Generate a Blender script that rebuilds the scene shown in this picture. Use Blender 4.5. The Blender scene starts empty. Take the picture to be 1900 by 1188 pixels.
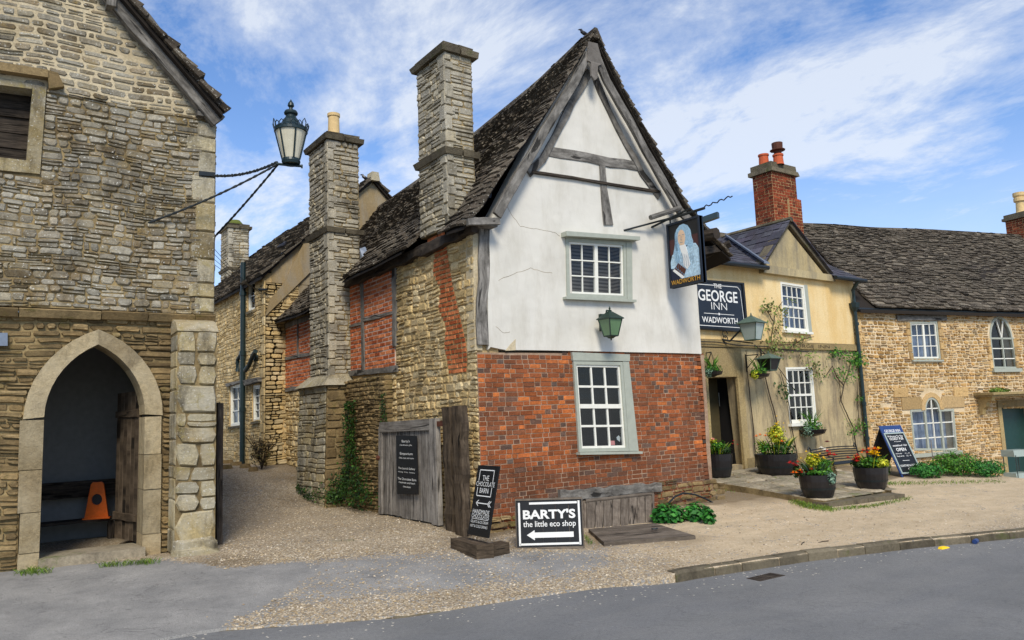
import bpy, math, random
from mathutils import Vector, noise
from mathutils.geometry import tessellate_polygon
PI=math.pi
V=Vector
# ------------------------------------------------------------------ camera geometry
F=1425.; CX,CY=950.,594.
YAW=math.radians(35.0); PITCH=math.atan(175/1425.); ROLL=math.radians(2.15)
CAM=V((-5.98,-9.48,1.6))
def basis():
    f0=V((math.sin(YAW),math.cos(YAW),0)); r0=V((math.cos(YAW),-math.sin(YAW),0)); z=V((0,0,1))
    f=f0*math.cos(PITCH)+z*math.sin(PITCH); u=z*math.cos(PITCH)-f0*math.sin(PITCH)
    c,s=math.cos(ROLL),math.sin(ROLL)
    return r0*c-u*s, u*c+r0*s, f
RR,UU,FW=basis()
def ray(x,y): return FW+RR*((x-CX)/F)-UU*((y-CY)/F)
def onz(x,y,z=0.):
    d=ray(x,y); return CAM+d*((z-CAM.z)/d.z)
def sm(a,b,x):
    t=max(0,min(1,(x-a)/(b-a))); return t*t*(3-2*t)
def ht(X,Y):
    z=.65*sm(4,8.6,Y)*(1-sm(1,5,X))
    if Y<1: z-=.055*(1-Y)
    z-=.14*max(0,X-12.5)
    return z
def gp(x,y):
    z=0.
    for _ in range(25):
        p=onz(x,y,z); z=.5*z+.5*ht(p.x,p.y)
    return V((p.x,p.y,ht(p.x,p.y)))
class Fr:
    def __init__(s,O,u,v,n): s.O,s.u,s.v,s.n=V(O),V(u),V(v),V(n)
    def pt(s,a,b,c=0.): return s.O+s.u*a+s.v*b+s.n*c
    def px(s,x,y,c=0.):
        O=s.O+s.n*c; d=ray(x,y); p=CAM+d*((O-CAM).dot(s.n)/d.dot(s.n)); q=p-s.O
        return (q.dot(s.u)/s.u.length_squared,q.dot(s.v)/s.v.length_squared)
    def pxs(s,l,c=0.): return [s.px(x,y,c) for x,y in l]
def fY(Y): return Fr((0,Y,0),(1,0,0),(0,0,1),(0,-1,0))
def fX(X): return Fr((X,0,0),(0,1,0),(0,0,1),(-1,0,0))
def fHz(z): return Fr((0,0,z),(1,0,0),(0,1,0),(0,0,1))
FG=fY(0); FS=fX(0); FI=fY(2.0); FL=fY(1.48)
a_=math.radians(-11); FRW=Fr((13.2,2.0,0),(math.cos(a_),math.sin(a_),0),(0,0,1),(math.sin(a_),-math.cos(a_),0))
# ------------------------------------------------------------------ materials
def lin(r,g,b):
    f=lambda c:(c/255/12.92 if c<=10 else ((c/255+.055)/1.055)**2.4)
    return (f(r),f(g),f(b),1)
class NT:
    def __init__(s,name):
        s.m=bpy.data.materials.new(name); s.m.use_nodes=True; s.t=s.m.node_tree; s.t.nodes.clear()
        s.out=s.n('ShaderNodeOutputMaterial')
    def n(s,ty,**k):
        o=s.t.nodes.new(ty)
        for a,b in k.items(): setattr(o,a,b)
        return o
    def l(s,a,b): s.t.links.new(a,b)
    def put(s,sock,v):
        if isinstance(v,bpy.types.NodeSocket): s.l(v,sock)
        elif v is not None: sock.default_value=v
    def pos(s,scale=(1,1,1),kind='pos'):
        if kind=='uv': c=s.n('ShaderNodeUVMap'); o=c.outputs[0]
        else: c=s.n('ShaderNodeNewGeometry'); o=c.outputs['Position']
        m=s.n('ShaderNodeMapping'); s.l(o,m.inputs[0]); m.inputs['Scale'].default_value=scale
        return m.outputs[0]
    def noise(s,vec,scale,detail=4,rough=.6,dist=0):
        o=s.n('ShaderNodeTexNoise'); s.put(o.inputs['Vector'],vec); o.inputs['Scale'].default_value=scale
        o.inputs['Detail'].default_value=detail; o.inputs['Roughness'].default_value=rough; o.inputs['Distortion'].default_value=dist
        return o.outputs['Fac']
    def vor(s,vec,scale,feat='F1',out='Distance'):
        o=s.n('ShaderNodeTexVoronoi',feature=feat); s.put(o.inputs['Vector'],vec); o.inputs['Scale'].default_value=scale
        return o.outputs[out]
    def ramp(s,fac,stops,interp='LINEAR'):
        o=s.n('ShaderNodeValToRGB'); o.color_ramp.interpolation=interp; s.put(o.inputs[0],fac)
        e=o.color_ramp.elements
        while len(e)<len(stops): e.new(.5)
        for q,(p,c) in zip(e,stops):
            q.position=p; q.color=c if isinstance(c,(tuple,list)) else (c,c,c,1)
        return o.outputs[0]
    def mix(s,fac,a,b,mode='MIX'):
        o=s.n('ShaderNodeMix',data_type='RGBA',blend_type=mode)
        s.put(o.inputs['Factor'],fac); s.put(o.inputs['A'],a) if False else None
        A=[i for i in o.inputs if i.identifier=='A_Color'][0]; B=[i for i in o.inputs if i.identifier=='B_Color'][0]
        s.put(A,a); s.put(B,b)
        return [q for q in o.outputs if q.identifier=='Result_Color'][0]
    def math(s,op,a,b=None):
        o=s.n('ShaderNodeMath',operation=op); s.put(o.inputs[0],a)
        if b is not None: s.put(o.inputs[1],b)
        return o.outputs[0]
    def attr(s,name='rnd'):
        a=s.n('ShaderNodeAttribute',attribute_name=name); q=s.n('ShaderNodeSeparateColor'); s.l(a.outputs['Color'],q.inputs[0])
        return q.outputs[0],q.outputs[1],q.outputs[2]
    def fin(s,col,rough=.9,bump=None,bs=.3,bd=.01,metal=0,spec=.3,trans=None):
        p=s.n('ShaderNodeBsdfPrincipled'); s.put(p.inputs['Base Color'],col); s.put(p.inputs['Roughness'],rough)
        p.inputs['Metallic'].default_value=metal; p.inputs['Specular IOR Level'].default_value=spec
        if bump is not None:
            b=s.n('ShaderNodeBump'); b.inputs['Strength'].default_value=bs; b.inputs['Distance'].default_value=bd
            s.l(bump,b.inputs['Height']); s.l(b.outputs[0],p.inputs['Normal'])
        sh=p.outputs[0]
        if trans is not None:
            t=s.n('ShaderNodeBsdfTranslucent'); s.put(t.inputs[0],col); mx=s.n('ShaderNodeMixShader'); mx.inputs[0].default_value=trans
            s.l(sh,mx.inputs[1]); s.l(t.outputs[0],mx.inputs[2]); sh=mx.outputs[0]
        s.l(sh,s.out.inputs[0]); return s.m
def C(*rgb): return lin(*rgb)
def stone_mat(name,cols,stain=None,stain_amt=.5,speck=None,ssc=1.3,dark=.55,moss=None):
    t=NT(name); r,g,b=t.attr(); p=t.pos()
    n=len(cols); c=t.ramp(r,[(i/(n-1),q) for i,q in enumerate(cols)])
    c=t.mix(1,c,t.ramp(g,[(0,.62),(1,1.18)]),'MULTIPLY')
    c=t.mix(1,c,t.ramp(t.noise(p,22,6,.7),[(.25,.6),(.75,1.25)]),'MULTIPLY')
    c=t.mix(t.ramp(t.noise(p,90,3,.7),[(.55,0),(.7,.45)]),c,C(60,52,40))
    if stain is not None:
        f=t.ramp(t.noise(p,ssc,7,.68,.4),[(.42,0),(.62,stain_amt)]); c=t.mix(f,c,stain)
        f=t.ramp(t.noise(t.pos((1,1,.35)),ssc*1.7,8,.7,.2),[(.5,0),(.68,dark)]); c=t.mix(f,c,C(52,46,38))
    if speck is not None:
        f=t.ramp(t.noise(p,38,2,.5),[(.64,0),(.68,.8)]); c=t.mix(f,c,speck)
    if moss is not None:
        f=t.ramp(t.noise(p,3.1,6,.75),[(.56,0),(.68,.75)]); c=t.mix(f,c,moss)
    return t.fin(c,.93,t.noise(p,34,8,.75),.9,.02,spec=.15)
def plain(name,col,rough=.6,metal=0,spec=.4,var=.15,sc=12,bs=.15):
    t=NT(name); p=t.pos(); c=t.mix(1,col,t.ramp(t.noise(p,sc,5,.65),[(.3,1-var),(.7,1+var)]),'MULTIPLY')
    return t.fin(c,rough,t.noise(p,sc*6,4),bs,.004,metal,spec)
def wood_mat(name,c1,c2,c3,su=3.,sv=34.):
    t=NT(name); u=t.pos((su,sv,1),'uv'); r,g,b=t.attr(); p=t.pos()
    f=t.noise(u,1,6,.7,.35)
    c=t.ramp(f,[(.28,c1),(.5,c2),(.72,c3)])
    c=t.mix(1,c,t.ramp(g,[(0,.7),(1,1.15)]),'MULTIPLY')
    c=t.mix(t.ramp(t.noise(p,4,5,.7),[(.45,0),(.7,.6)]),c,c1)
    k=t.ramp(t.noise(t.pos((su*.6,sv*.9,1),'uv'),1,3,.5,.6),[(.36,0),(.4,1)])
    c=t.mix(1,c,t.mix(.8,(1,1,1,1),k),'MULTIPLY')
    return t.fin(c,.85,f,.8,.012,spec=.2)
def glass_mat(name,tint=(.75,.8,.85,1),refl=.14):
    t=NT(name); lw=t.n('ShaderNodeLayerWeight'); lw.inputs[0].default_value=.35
    tr=t.n('ShaderNodeBsdfTransparent'); tr.inputs[0].default_value=tint
    g=t.n('ShaderNodeBsdfGlossy'); g.inputs['Roughness'].default_value=.04
    bp=t.n('ShaderNodeBump'); bp.inputs['Strength'].default_value=.25; bp.inputs['Distance'].default_value=.02
    t.l(t.noise(t.pos(),3,2),bp.inputs['Height']); t.l(bp.outputs[0],g.inputs['Normal'])
    mx=t.n('ShaderNodeMixShader'); t.l(t.ramp(lw.outputs['Facing'],[(0,.03),(1,refl)]),mx.inputs[0])
    t.l(tr.outputs[0],mx.inputs[1]); t.l(g.outputs[0],mx.inputs[2]); t.l(mx.outputs[0],t.out.inputs[0]); return t.m
def leaf_mat(name,cols):
    t=NT(name); r,g,b=t.attr(); n=len(cols); c=t.ramp(r,[(i/(n-1),q) for i,q in enumerate(cols)])
    c=t.mix(1,c,t.ramp(g,[(0,.6),(1,1.3)]),'MULTIPLY')
    return t.fin(c,.55,spec=.35,trans=.25)
def flat(name,col,rough=.6,spec=.3):
    t=NT(name); return t.fin(col,rough,spec=spec)

M={}
M['grey_rubble']=stone_mat('grey_rubble',[C(112,98,74),C(162,148,118),C(180,172,152),C(142,120,84),C(140,134,118)],C(180,176,162),.5,C(214,212,200),1.9,.62,moss=C(150,124,64))
M['ochre_rubble']=stone_mat('ochre_rubble',[C(196,168,114),C(222,196,142),C(206,176,120),C(228,208,164),C(196,174,132)],C(208,188,146),.4,None,1.1,.42)
M['pale_ochre_rubble']=stone_mat('pale_ochre_rubble',[C(166,124,70),C(205,165,102),C(190,146,86),C(222,192,142),C(158,122,74)],C(222,192,140),.3,None,.9,.28)
M['dark_rubble']=stone_mat('dark_rubble',[C(112,94,66),C(158,134,94),C(136,114,78),C(176,152,110)],C(150,130,92),.4,None,1.4,.5,moss=C(104,96,48))
M['chimney_stone']=stone_mat('chimney_stone',[C(150,141,120),C(190,181,158),C(164,155,134),C(204,193,166),C(180,166,134)],C(190,184,168),.5,C(205,202,190),1.8,.6)
M['ashlar']=stone_mat('ashlar',[C(150,132,94),C(196,182,148),C(146,138,118),C(206,190,148),C(170,150,104)],C(184,178,160),.6,C(205,200,185),1.9,.75,moss=C(150,134,70))
M['arch_stone']=stone_mat('arch_stone',[C(168,148,112),C(188,170,134),C(154,136,102)],C(190,176,146),.5,None,2.,.5)
M['cottage_dress']=stone_mat('cottage_dress',[C(206,170,112),C(214,182,132),C(196,160,104)],None)
M['inn_stone']=stone_mat('inn_stone',[C(178,154,104),C(190,168,118),C(160,140,100)],C(150,132,100),.4,None,1.2,.4)
M['paver']=stone_mat('paver',[C(176,164,140),C(158,146,124),C(190,176,150)],C(140,132,112),.4,None,2.,.4,moss=C(88,104,40))
M['kerbstone']=stone_mat('kerbstone',[C(100,92,76),C(130,120,100),C(86,79,66)],C(132,122,100),.4,None,2.,.6,moss=C(84,92,44))
M['brick']=stone_mat('brick',[C(104,94,86),C(146,90,60),C(174,98,58),C(196,110,60),C(216,124,64)],C(124,78,54),.5,None,1.1,.45)
M['panel_brick']=stone_mat('panel_brick',[C(176,88,50),C(202,112,66),C(218,134,86),C(186,100,60)],None)
M['stack_brick']=stone_mat('stack_brick',[C(110,52,36),C(160,76,48),C(140,62,40),C(176,92,60)],C(70,44,36),.5,None,1.4,.7)
M['roof_stone']=stone_mat('roof_stone',[C(64,57,49),C(88,79,68),C(106,96,83),C(76,68,59),C(134,124,108)],C(104,96,82),.4,C(190,186,172),1.2,.55)
M['slate']=stone_mat('slate',[C(74,76,86),C(96,96,104),C(84,80,92),C(108,108,116)],C(60,62,70),.5,None,1.4,.5)
def mortar(name,a,b,c=None):
    t=NT(name); p=t.pos(); q=t.ramp(t.noise(p,2.2,7,.7),[(.38,a),(.62,b)])
    q=t.mix(1,q,t.ramp(t.noise(p,40,4),[(.3,.8),(.7,1.15)]),'MULTIPLY')
    return t.fin(q,.95,t.noise(p,60,6,.8),.6,.01,spec=.1)
M['mortar_light']=mortar('mortar_light',C(178,162,130),C(205,190,158))
M['mortar_mid']=mortar('mortar_mid',C(96,82,58),C(160,140,100))
M['mortar_ochre']=mortar('mortar_ochre',C(168,142,98),C(212,184,134))
M['mortar_cream']=mortar('mortar_cream',C(200,178,140),C(226,206,172))
M['mortar_brick']=mortar('mortar_brick',C(140,112,90),C(180,156,132))
M['mortar_white']=mortar('mortar_white',C(190,160,140),C(215,195,180))
M['roof_under']=flat('roof_under',C(40,34,28),.9)
t=NT('white_render'); p=t.pos()
c=t.ramp(t.noise(p,1.1,6,.6),[(.3,C(206,202,190)),(.7,C(222,218,207))])
c=t.mix(t.ramp(t.noise(t.pos((1,1,.3)),3.2,7,.7),[(.48,0),(.7,.42)]),c,C(176,169,152))
ck=t.vor(t.pos((.9,.9,1.1)),.75,'DISTANCE_TO_EDGE')
wv=t.math('ADD',t.math('MULTIPLY',t.noise(p,1.6,3,.45),.8),t.math('MULTIPLY',t.noise(p,30,4),.03))
M['white_render']=t.fin(c,.9,wv,.55,.09,spec=.15)
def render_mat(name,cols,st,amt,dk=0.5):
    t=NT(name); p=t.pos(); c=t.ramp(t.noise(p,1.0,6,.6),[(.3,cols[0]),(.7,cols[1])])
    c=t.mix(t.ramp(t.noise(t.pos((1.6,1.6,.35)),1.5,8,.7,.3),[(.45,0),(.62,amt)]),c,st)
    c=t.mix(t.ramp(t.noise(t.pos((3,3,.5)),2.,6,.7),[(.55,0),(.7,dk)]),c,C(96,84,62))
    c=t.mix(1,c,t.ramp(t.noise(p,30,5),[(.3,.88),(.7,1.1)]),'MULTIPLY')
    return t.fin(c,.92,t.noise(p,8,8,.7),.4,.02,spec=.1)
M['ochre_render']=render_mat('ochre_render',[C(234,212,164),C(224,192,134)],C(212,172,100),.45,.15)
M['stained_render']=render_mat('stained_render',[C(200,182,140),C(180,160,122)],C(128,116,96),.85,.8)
M['gable_render']=render_mat('gable_render',[C(192,176,136),C(170,152,112)],C(134,126,108),.8,.3)
M['rear_render']=render_mat('rear_render',[C(160,140,104),C(146,128,96)],C(150,146,136),.6,.3)
M['timber']=wood_mat('timber',C(58,55,51),C(118,114,107),C(158,153,145))
M['dark_timber']=wood_mat('dark_timber',C(30,26,22),C(66,58,50),C(96,86,74))
M['gate_wood']=wood_mat('gate_wood',C(70,64,58),C(138,132,124),C(168,163,154),2.,30.)
M['hatch_wood']=wood_mat('hatch_wood',C(70,62,54),C(112,102,90),C(132,122,110),2.,22.)
M['brown_wood']=wood_mat('brown_wood',C(40,33,26),C(80,68,54),C(110,96,80))
M['grey_paint']=plain('grey_paint',C(164,168,154),.5,var=.08)
M['white_paint']=plain('white_paint',C(230,228,215),.45,var=.06)
M['black_iron']=plain('black_iron',C(34,40,42),.45,.3,.5)
M['green_iron']=plain('green_iron',C(22,42,44),.4,.1,.5)
M['lantern_green']=plain('lantern_green',C(34,54,44),.45,.1,.5)
M['copper_green']=plain('copper_green',C(86,104,92),.55,.1,.4)
M['dark_steel']=plain('dark_steel',C(44,58,60),.4,.4,.5)
M['lead']=plain('lead',C(120,130,144),.45,.2,.5)
M['black_board']=plain('black_board',C(22,23,25),.45,var=.2,sc=5)
M['navy_board']=plain('navy_board',C(20,30,44),.45,var=.15,sc=5)
M['blue_board']=plain('blue_board',C(40,64,116),.4)
M['letter_white']=flat('letter_white',C(232,232,228))
M['letter_dark']=flat('letter_dark',C(70,58,40))
M['gold']=flat('gold',C(214,160,60))
M['tub_black']=plain('tub_black',C(30,28,30),.35,.0,.5,.3)
M['terracotta']=plain('terracotta',C(190,90,52),.8)
M['buff_pot']=plain('buff_pot',C(214,184,130),.8)
M['orange_plastic']=plain('orange_plastic',C(240,110,20),.4)
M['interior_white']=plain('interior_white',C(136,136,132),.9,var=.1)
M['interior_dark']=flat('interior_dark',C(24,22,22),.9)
M['door_green']=plain('door_green',C(18,58,56),.45)
M['door_olive']=plain('door_olive',C(78,70,48),.5)
M['soil']=plain('soil',C(60,46,32),.95)
M['moss']=plain('moss',C(92,100,40),.95,sc=30)
M['rust']=plain('rust',C(86,48,32),.8)
M['paper']=flat('paper',C(205,208,200))
M['glass']=glass_mat('glass')
t=NT('curtain'); c=t.ramp(t.noise(t.pos((14,14,1.2)),1.5,4,.6,.5),[(.35,C(120,138,170)),(.65,C(205,214,226))]); M['curtain']=t.fin(c,.9,trans=.3)
t=NT('blind'); w=t.n('ShaderNodeTexWave',bands_direction='Z'); t.l(t.pos(),w.inputs[0]); w.inputs['Scale'].default_value=5; w.inputs['Distortion'].default_value=.4
c=t.ramp(w.outputs['Fac'],[(.3,C(66,58,50)),(.6,C(120,112,102))]); M['blind']=t.fin(c,.8)
M['frost_green']=plain('frost_green',C(98,128,92),.25,0,.5,.15,3)
M['frost_cream']=plain('frost_cream',C(206,200,176),.25,0,.5,.14,3)
M['frost_grey']=plain('frost_grey',C(158,172,166),.25,0,.5,.12,3)
M['ivy']=leaf_mat('ivy',[C(22,40,16),C(44,76,26),C(70,104,36)])
M['weed']=leaf_mat('weed',[C(24,78,26),C(50,122,44),C(84,150,60)])
M['shrub']=leaf_mat('shrub',[C(32,80,18),C(64,122,28),C(108,158,48)])
M['climber']=leaf_mat('climber',[C(96,72,44),C(110,126,58),C(140,160,80)])
M['blue_leaf']=leaf_mat('blue_leaf',[C(70,110,92),C(120,152,130),C(150,180,150)])
M['lime_leaf']=leaf_mat('lime_leaf',[C(130,150,30),C(190,196,40),C(222,220,70)])
M['dry_leaf']=leaf_mat('dry_leaf',[C(70,56,34),C(112,92,56),C(86,84,40)])
M['grass']=leaf_mat('grass',[C(64,96,26),C(104,138,44),C(140,150,60)])
M['pebble']=stone_mat('pebble',[C(200,184,156),C(170,148,118),C(224,212,190),C(184,160,120),C(140,128,112)],None)
for k,c in dict(yellow=(250,206,20),orange=(240,120,20),red=(190,30,24),whitef=(240,238,225),pinkf=(236,150,140),dred=(96,18,40)).items():
    M[k]=flat(k,C(*c),.6)
# ground / road
def ground_mat(name):
    t=NT(name); p=t.pos((1,1,1)); tar,dirt,yel=t.attr()
    v1=t.n('ShaderNodeTexVoronoi'); t.l(p,v1.inputs['Vector']); v1.inputs['Scale'].default_value=52
    sc=t.n('ShaderNodeSeparateColor'); t.l(v1.outputs['Color'],sc.inputs[0])
    grav=t.ramp(sc.outputs[0],[(0,C(138,122,98)),(.3,C(180,162,134)),(.6,C(202,184,156)),(.85,C(214,198,172)),(1,C(232,222,202))])
    grav=t.mix(1,grav,t.ramp(v1.outputs['Distance'],[(.25,1.05),(.75,.55)]),'MULTIPLY')
    grav=t.mix(1,grav,t.ramp(t.noise(p,1.1,8,.7),[(.32,.76),(.68,1.14)]),'MULTIPLY')
    grav=t.mix(t.ramp(t.noise(p,260,2),[(.35,.0),(.7,.5)]),grav,C(150,132,104))
    sand=t.ramp(t.noise(p,5,9,.75),[(.3,C(196,174,140)),(.7,C(220,200,168))])
    sand=t.mix(t.ramp(t.noise(p,150,3,.7),[(.5,0),(.66,.5)]),sand,C(146,126,98)); sand=t.mix(1,sand,t.ramp(t.noise(t.pos((.5,1.4,1)),1.3,8,.7),[(.34,.8),(.66,1.1)]),'MULTIPLY')
    sand=t.mix(t.ramp(t.noise(p,26,6,.8),[(.56,0),(.68,.55)]),sand,C(142,120,92))
    g2=t.mix(t.math('MULTIPLY',yel,.85),grav,sand)
    g2=t.mix(t.math('MULTIPLY',dirt,.85),g2,C(92,76,52))
    tc=t.ramp(t.noise(p,1.4,7,.6),[(.3,C(128,127,124)),(.7,C(162,159,153))])
    tc=t.mix(1,tc,t.ramp(t.noise(p,9,8,.8),[(.3,.84),(.7,1.12)]),'MULTIPLY')
    tc=t.mix(t.ramp(t.noise(p,120,3,.8),[(.38,.75),(.5,0)]),tc,C(88,86,83)); tc=t.mix(t.ramp(t.noise(p,100,2,.8),[(.64,0),(.7,.6)]),tc,C(196,190,178))
    tc=t.mix(t.ramp(t.noise(t.pos((1,1,1)),.7,5,.5,1.5),[(.496,0),(.5,.5),(.504,0)]),tc,C(84,82,80))
    # scattered stones over the tarmac : density depends on mask
    v2=t.n('ShaderNodeTexVoronoi'); t.l(p,v2.inputs['Vector']); v2.inputs['Scale'].default_value=46
    s2=t.n('ShaderNodeSeparateColor'); t.l(v2.outputs['Color'],s2.inputs[0])
    q=t.math('ADD',s2.outputs[1],t.math('MULTIPLY',t.math('SUBTRACT',t.noise(p,2.6,8,.75),.5),1.5))
    hit=t.math('GREATER_THAN',q,tar)      # tar 0 -> always gravel, tar 1+ -> rarely
    col=t.mix(hit,tc,g2)
    h=t.math('ADD',t.math('MULTIPLY',v1.outputs['Distance'],-1.),t.math('MULTIPLY',t.noise(p,200,3),.5))
    h=t.math('MULTIPLY',h,t.math('ADD',t.math('MULTIPLY',hit,.8),.15))
    return t.fin(col,.95,h,.7,.015,spec=.15)
M['ground']=ground_mat('ground')
t=NT('road'); p=t.pos()
c=t.ramp(t.noise(p,.8,6,.6),[(.3,C(116,116,114)),(.7,C(136,135,132))])
c=t.mix(t.ramp(t.noise(t.pos((.15,1.3,1)),1.2,5,.6),[(.45,0),(.65,.35)]),c,C(104,106,110))
c=t.mix(t.ramp(t.noise(p,190,3,.8),[(.36,.7),(.48,0)]),c,C(80,82,84))
c=t.mix(t.ramp(t.noise(p,240,2,.8),[(.6,0),(.68,.6)]),c,C(170,170,168))
v2=t.n('ShaderNodeTexVoronoi'); t.l(p,v2.inputs['Vector']); v2.inputs['Scale'].default_value=20
s2=t.n('ShaderNodeSeparateColor'); t.l(v2.outputs['Color'],s2.inputs[0]); r_,g_,b_=t.attr()
hit=t.math('MULTIPLY',t.math('GREATER_THAN',t.math('ADD',s2.outputs[0],t.math('MULTIPLY',r_,.3)),1.03),t.math('LESS_THAN',v2.outputs['Distance'],.25))
c=t.mix(hit,c,C(205,196,178))
c=t.mix(1,c,t.ramp(t.noise(p,28,9,.85),[(.32,.8),(.7,1.16)]),'MULTIPLY')
c=t.mix(t.ramp(t.noise(p,1.1,6,.6,1.2),[(.494,0),(.5,.45),(.506,0)]),c,C(84,84,84))
M['road']=t.fin(c,.92,t.noise(p,60,8,.85),.7,.01,spec=.1)
# ------------------------------------------------------------------ mesh building
COL=bpy.context.scene.collection
ORG={}
rng=random.Random(7)
class MB:
    def __init__(s): s.v=[];s.f=[];s.c=[];s.m=[];s.uv=[]
    def poly(s,pts,mi=0,c=None,uv=None):
        b=len(s.v); s.v+= [tuple(p) for p in pts]; s.f.append(tuple(range(b,b+len(pts))))
        s.c.append(c or (rng.random(),rng.random(),0)); s.m.append(mi); s.uv.append(uv or [(0,0)]*len(pts))
    def box8(s,P,mi=0,c=None,uvl=None):
        # P: 4 bottom, 4 top (same order)
        c=c or (rng.random(),rng.random(),0)
        q=[(0,3,2,1),(4,5,6,7),(0,1,5,4),(1,2,6,5),(2,3,7,6),(3,0,4,7)]
        o=rng.random()*20
        for k,idx in enumerate(q):
            pts=[V(P[i]) for i in idx]
            l1=(pts[1]-pts[0]).length; l2=(pts[2]-pts[1]).length
            if l1>=l2: uv=[(o,0),(o+l1,0),(o+l1,l2),(o,l2)]
            else: uv=[(o,0),(o,l1),(o+l2,l1),(o+l2,0)]
            s.poly(pts,mi,c,uv)
    def fbox(s,fr,a0,a1,b0,b1,c0,c1,mi=0,c=None):
        s.box8([fr.pt(a0,b0,c0),fr.pt(a1,b0,c0),fr.pt(a1,b1,c0),fr.pt(a0,b1,c0),fr.pt(a0,b0,c1),fr.pt(a1,b0,c1),fr.pt(a1,b1,c1),fr.pt(a0,b1,c1)],mi,c)
    def fquad(s,fr,q,c0,c1,mi=0,c=None):
        s.box8([fr.pt(a,b,c0) for a,b in q]+[fr.pt(a,b,c1) for a,b in q],mi,c)
    def slab(s,fr,poly,holes,c0,c1,mi=0,back=True,jam=True):
        # flat plate with openings, cut into trapezoids between vertex heights
        loops=[list(poly)]+[list(h) for h in holes]
        ys=sorted(set(round(q[1],5) for l in loops for q in l))
        for y0,y1 in zip(ys,ys[1:]):
            if y1-y0<1e-4: continue
            e=(y1-y0)*1e-3; A=spans(poly,holes,y0+e); B=spans(poly,holes,y1-e)
            if len(A)!=len(B): continue
            for (a,b),(c,d) in zip(A,B):
                q=[(a,y0),(b,y0),(d,y1),(c,y1)]
                s.poly([fr.pt(*p,c1) for p in q],mi)
                if back: s.poly([fr.pt(*p,c0) for p in q],mi)
        for li,l in enumerate(loops):
            if li and not jam: continue
            for i in range(len(l)):
                a,b=l[i],l[(i+1)%len(l)]
                s.poly([fr.pt(*a,c0),fr.pt(*b,c0),fr.pt(*b,c1),fr.pt(*a,c1)],mi)
    def tube(s,path,r,n=8,mi=0,c=None,caps=True):
        path=[V(p) for p in path]; c=c or (rng.random(),rng.random(),0)
        if not isinstance(r,(list,tuple)): r=[r]*len(path)
        up=V((0,0,1)); rings=[]
        for i,p in enumerate(path):
            d=(path[min(i+1,len(path)-1)]-path[max(i-1,0)]).normalized()
            x=d.cross(up)
            if x.length<.05: x=d.cross(V((1,0,0)))
            x.normalize(); y=d.cross(x).normalized()
            rings.append([p+(x*math.cos(2*PI*k/n)+y*math.sin(2*PI*k/n))*r[i] for k in range(n)])
        L=0
        for i in range(len(path)-1):
            l=(path[i+1]-path[i]).length
            for k in range(n):
                k2=(k+1)%n
                s.poly([rings[i][k],rings[i][k2],rings[i+1][k2],rings[i+1][k]],mi,c,[(L,k/n),(L,(k+1)/n),(L+l,(k+1)/n),(L+l,k/n)])
            L+=l
        if caps: s.poly(rings[0],mi,c); s.poly(rings[-1],mi,c)
    def lathe(s,cen,prof,n=20,mi=0,c=None,ax=None,wob=0):
        cen=V(cen); c=c or (rng.random(),rng.random(),0); ang=[2*PI*k/n for k in range(n)]
        rg=[[cen+V((r*math.cos(a),r*math.sin(a),z)) for a in ang] for r,z in prof]
        for i in range(len(prof)-1):
            for k in range(n):
                k2=(k+1)%n
                if prof[i][0]<1e-5: s.poly([rg[i][0],rg[i+1][k2],rg[i+1][k]],mi,c)
                elif prof[i+1][0]<1e-5: s.poly([rg[i][k],rg[i][k2],rg[i+1][0]],mi,c)
                else: s.poly([rg[i][k],rg[i][k2],rg[i+1][k2],rg[i+1][k]],mi,c)
    def beam(s,fr,path,w,d0,d1,mi=0,seg=.25,jit=.012,taper=None):
        # timber lying on a wall: path in uv, width w, from offset d0 to d1, slightly crooked
        pts=[V((a,b)) for a,b in path]; out=[]
        for i in range(len(pts)-1):
            l=(pts[i+1]-pts[i]).length; k=max(1,int(l/seg))
            for j in range(k): out.append(pts[i].lerp(pts[i+1],j/k))
        out.append(pts[-1]); R=[]; o=rng.random()*9; L=0; c=(rng.random(),.5+.4*rng.random(),0)
        for i,p in enumerate(out):
            d=(out[min(i+1,len(out)-1)]-out[max(0,i-1)]).normalized(); nn=V((-d.y,d.x))
            ww=w/2*(1 if taper is None else taper[0]+(taper[1]-taper[0])*i/(len(out)-1))
            j1=rng.uniform(-jit,jit); j2=rng.uniform(-jit,jit); j3=rng.uniform(-jit,jit)*.6
            A=p-nn*(ww+j1); B=p+nn*(ww+j2)
            if i: L+=(p-out[i-1]).length
            R.append(([fr.pt(A.x,A.y,d0),fr.pt(A.x,A.y,d1+j3-.006),fr.pt(A.x+(p.x-A.x)*.12,A.y+(p.y-A.y)*.12,d1+j3),fr.pt(B.x+(p.x-B.x)*.12,B.y+(p.y-B.y)*.12,d1+j3),fr.pt(B.x,B.y,d1+j3-.006),fr.pt(B.x,B.y,d0)],L))
        for i in range(len(R)-1):
            a,la=R[i]; b,lb=R[i+1]; vv=[0,.1,.12,w,w+.02,w+.1]
            for k in range(5):
                s.poly([a[k],b[k],b[k+1],a[k+1]],mi,c,[(o+la,vv[k]),(o+lb,vv[k]),(o+lb,vv[k+1]),(o+la,vv[k+1])])
            s.poly([a[5],b[5],b[0],a[0]],mi,c)
        s.poly(R[0][0],mi,c); s.poly(R[-1][0],mi,c)
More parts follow.
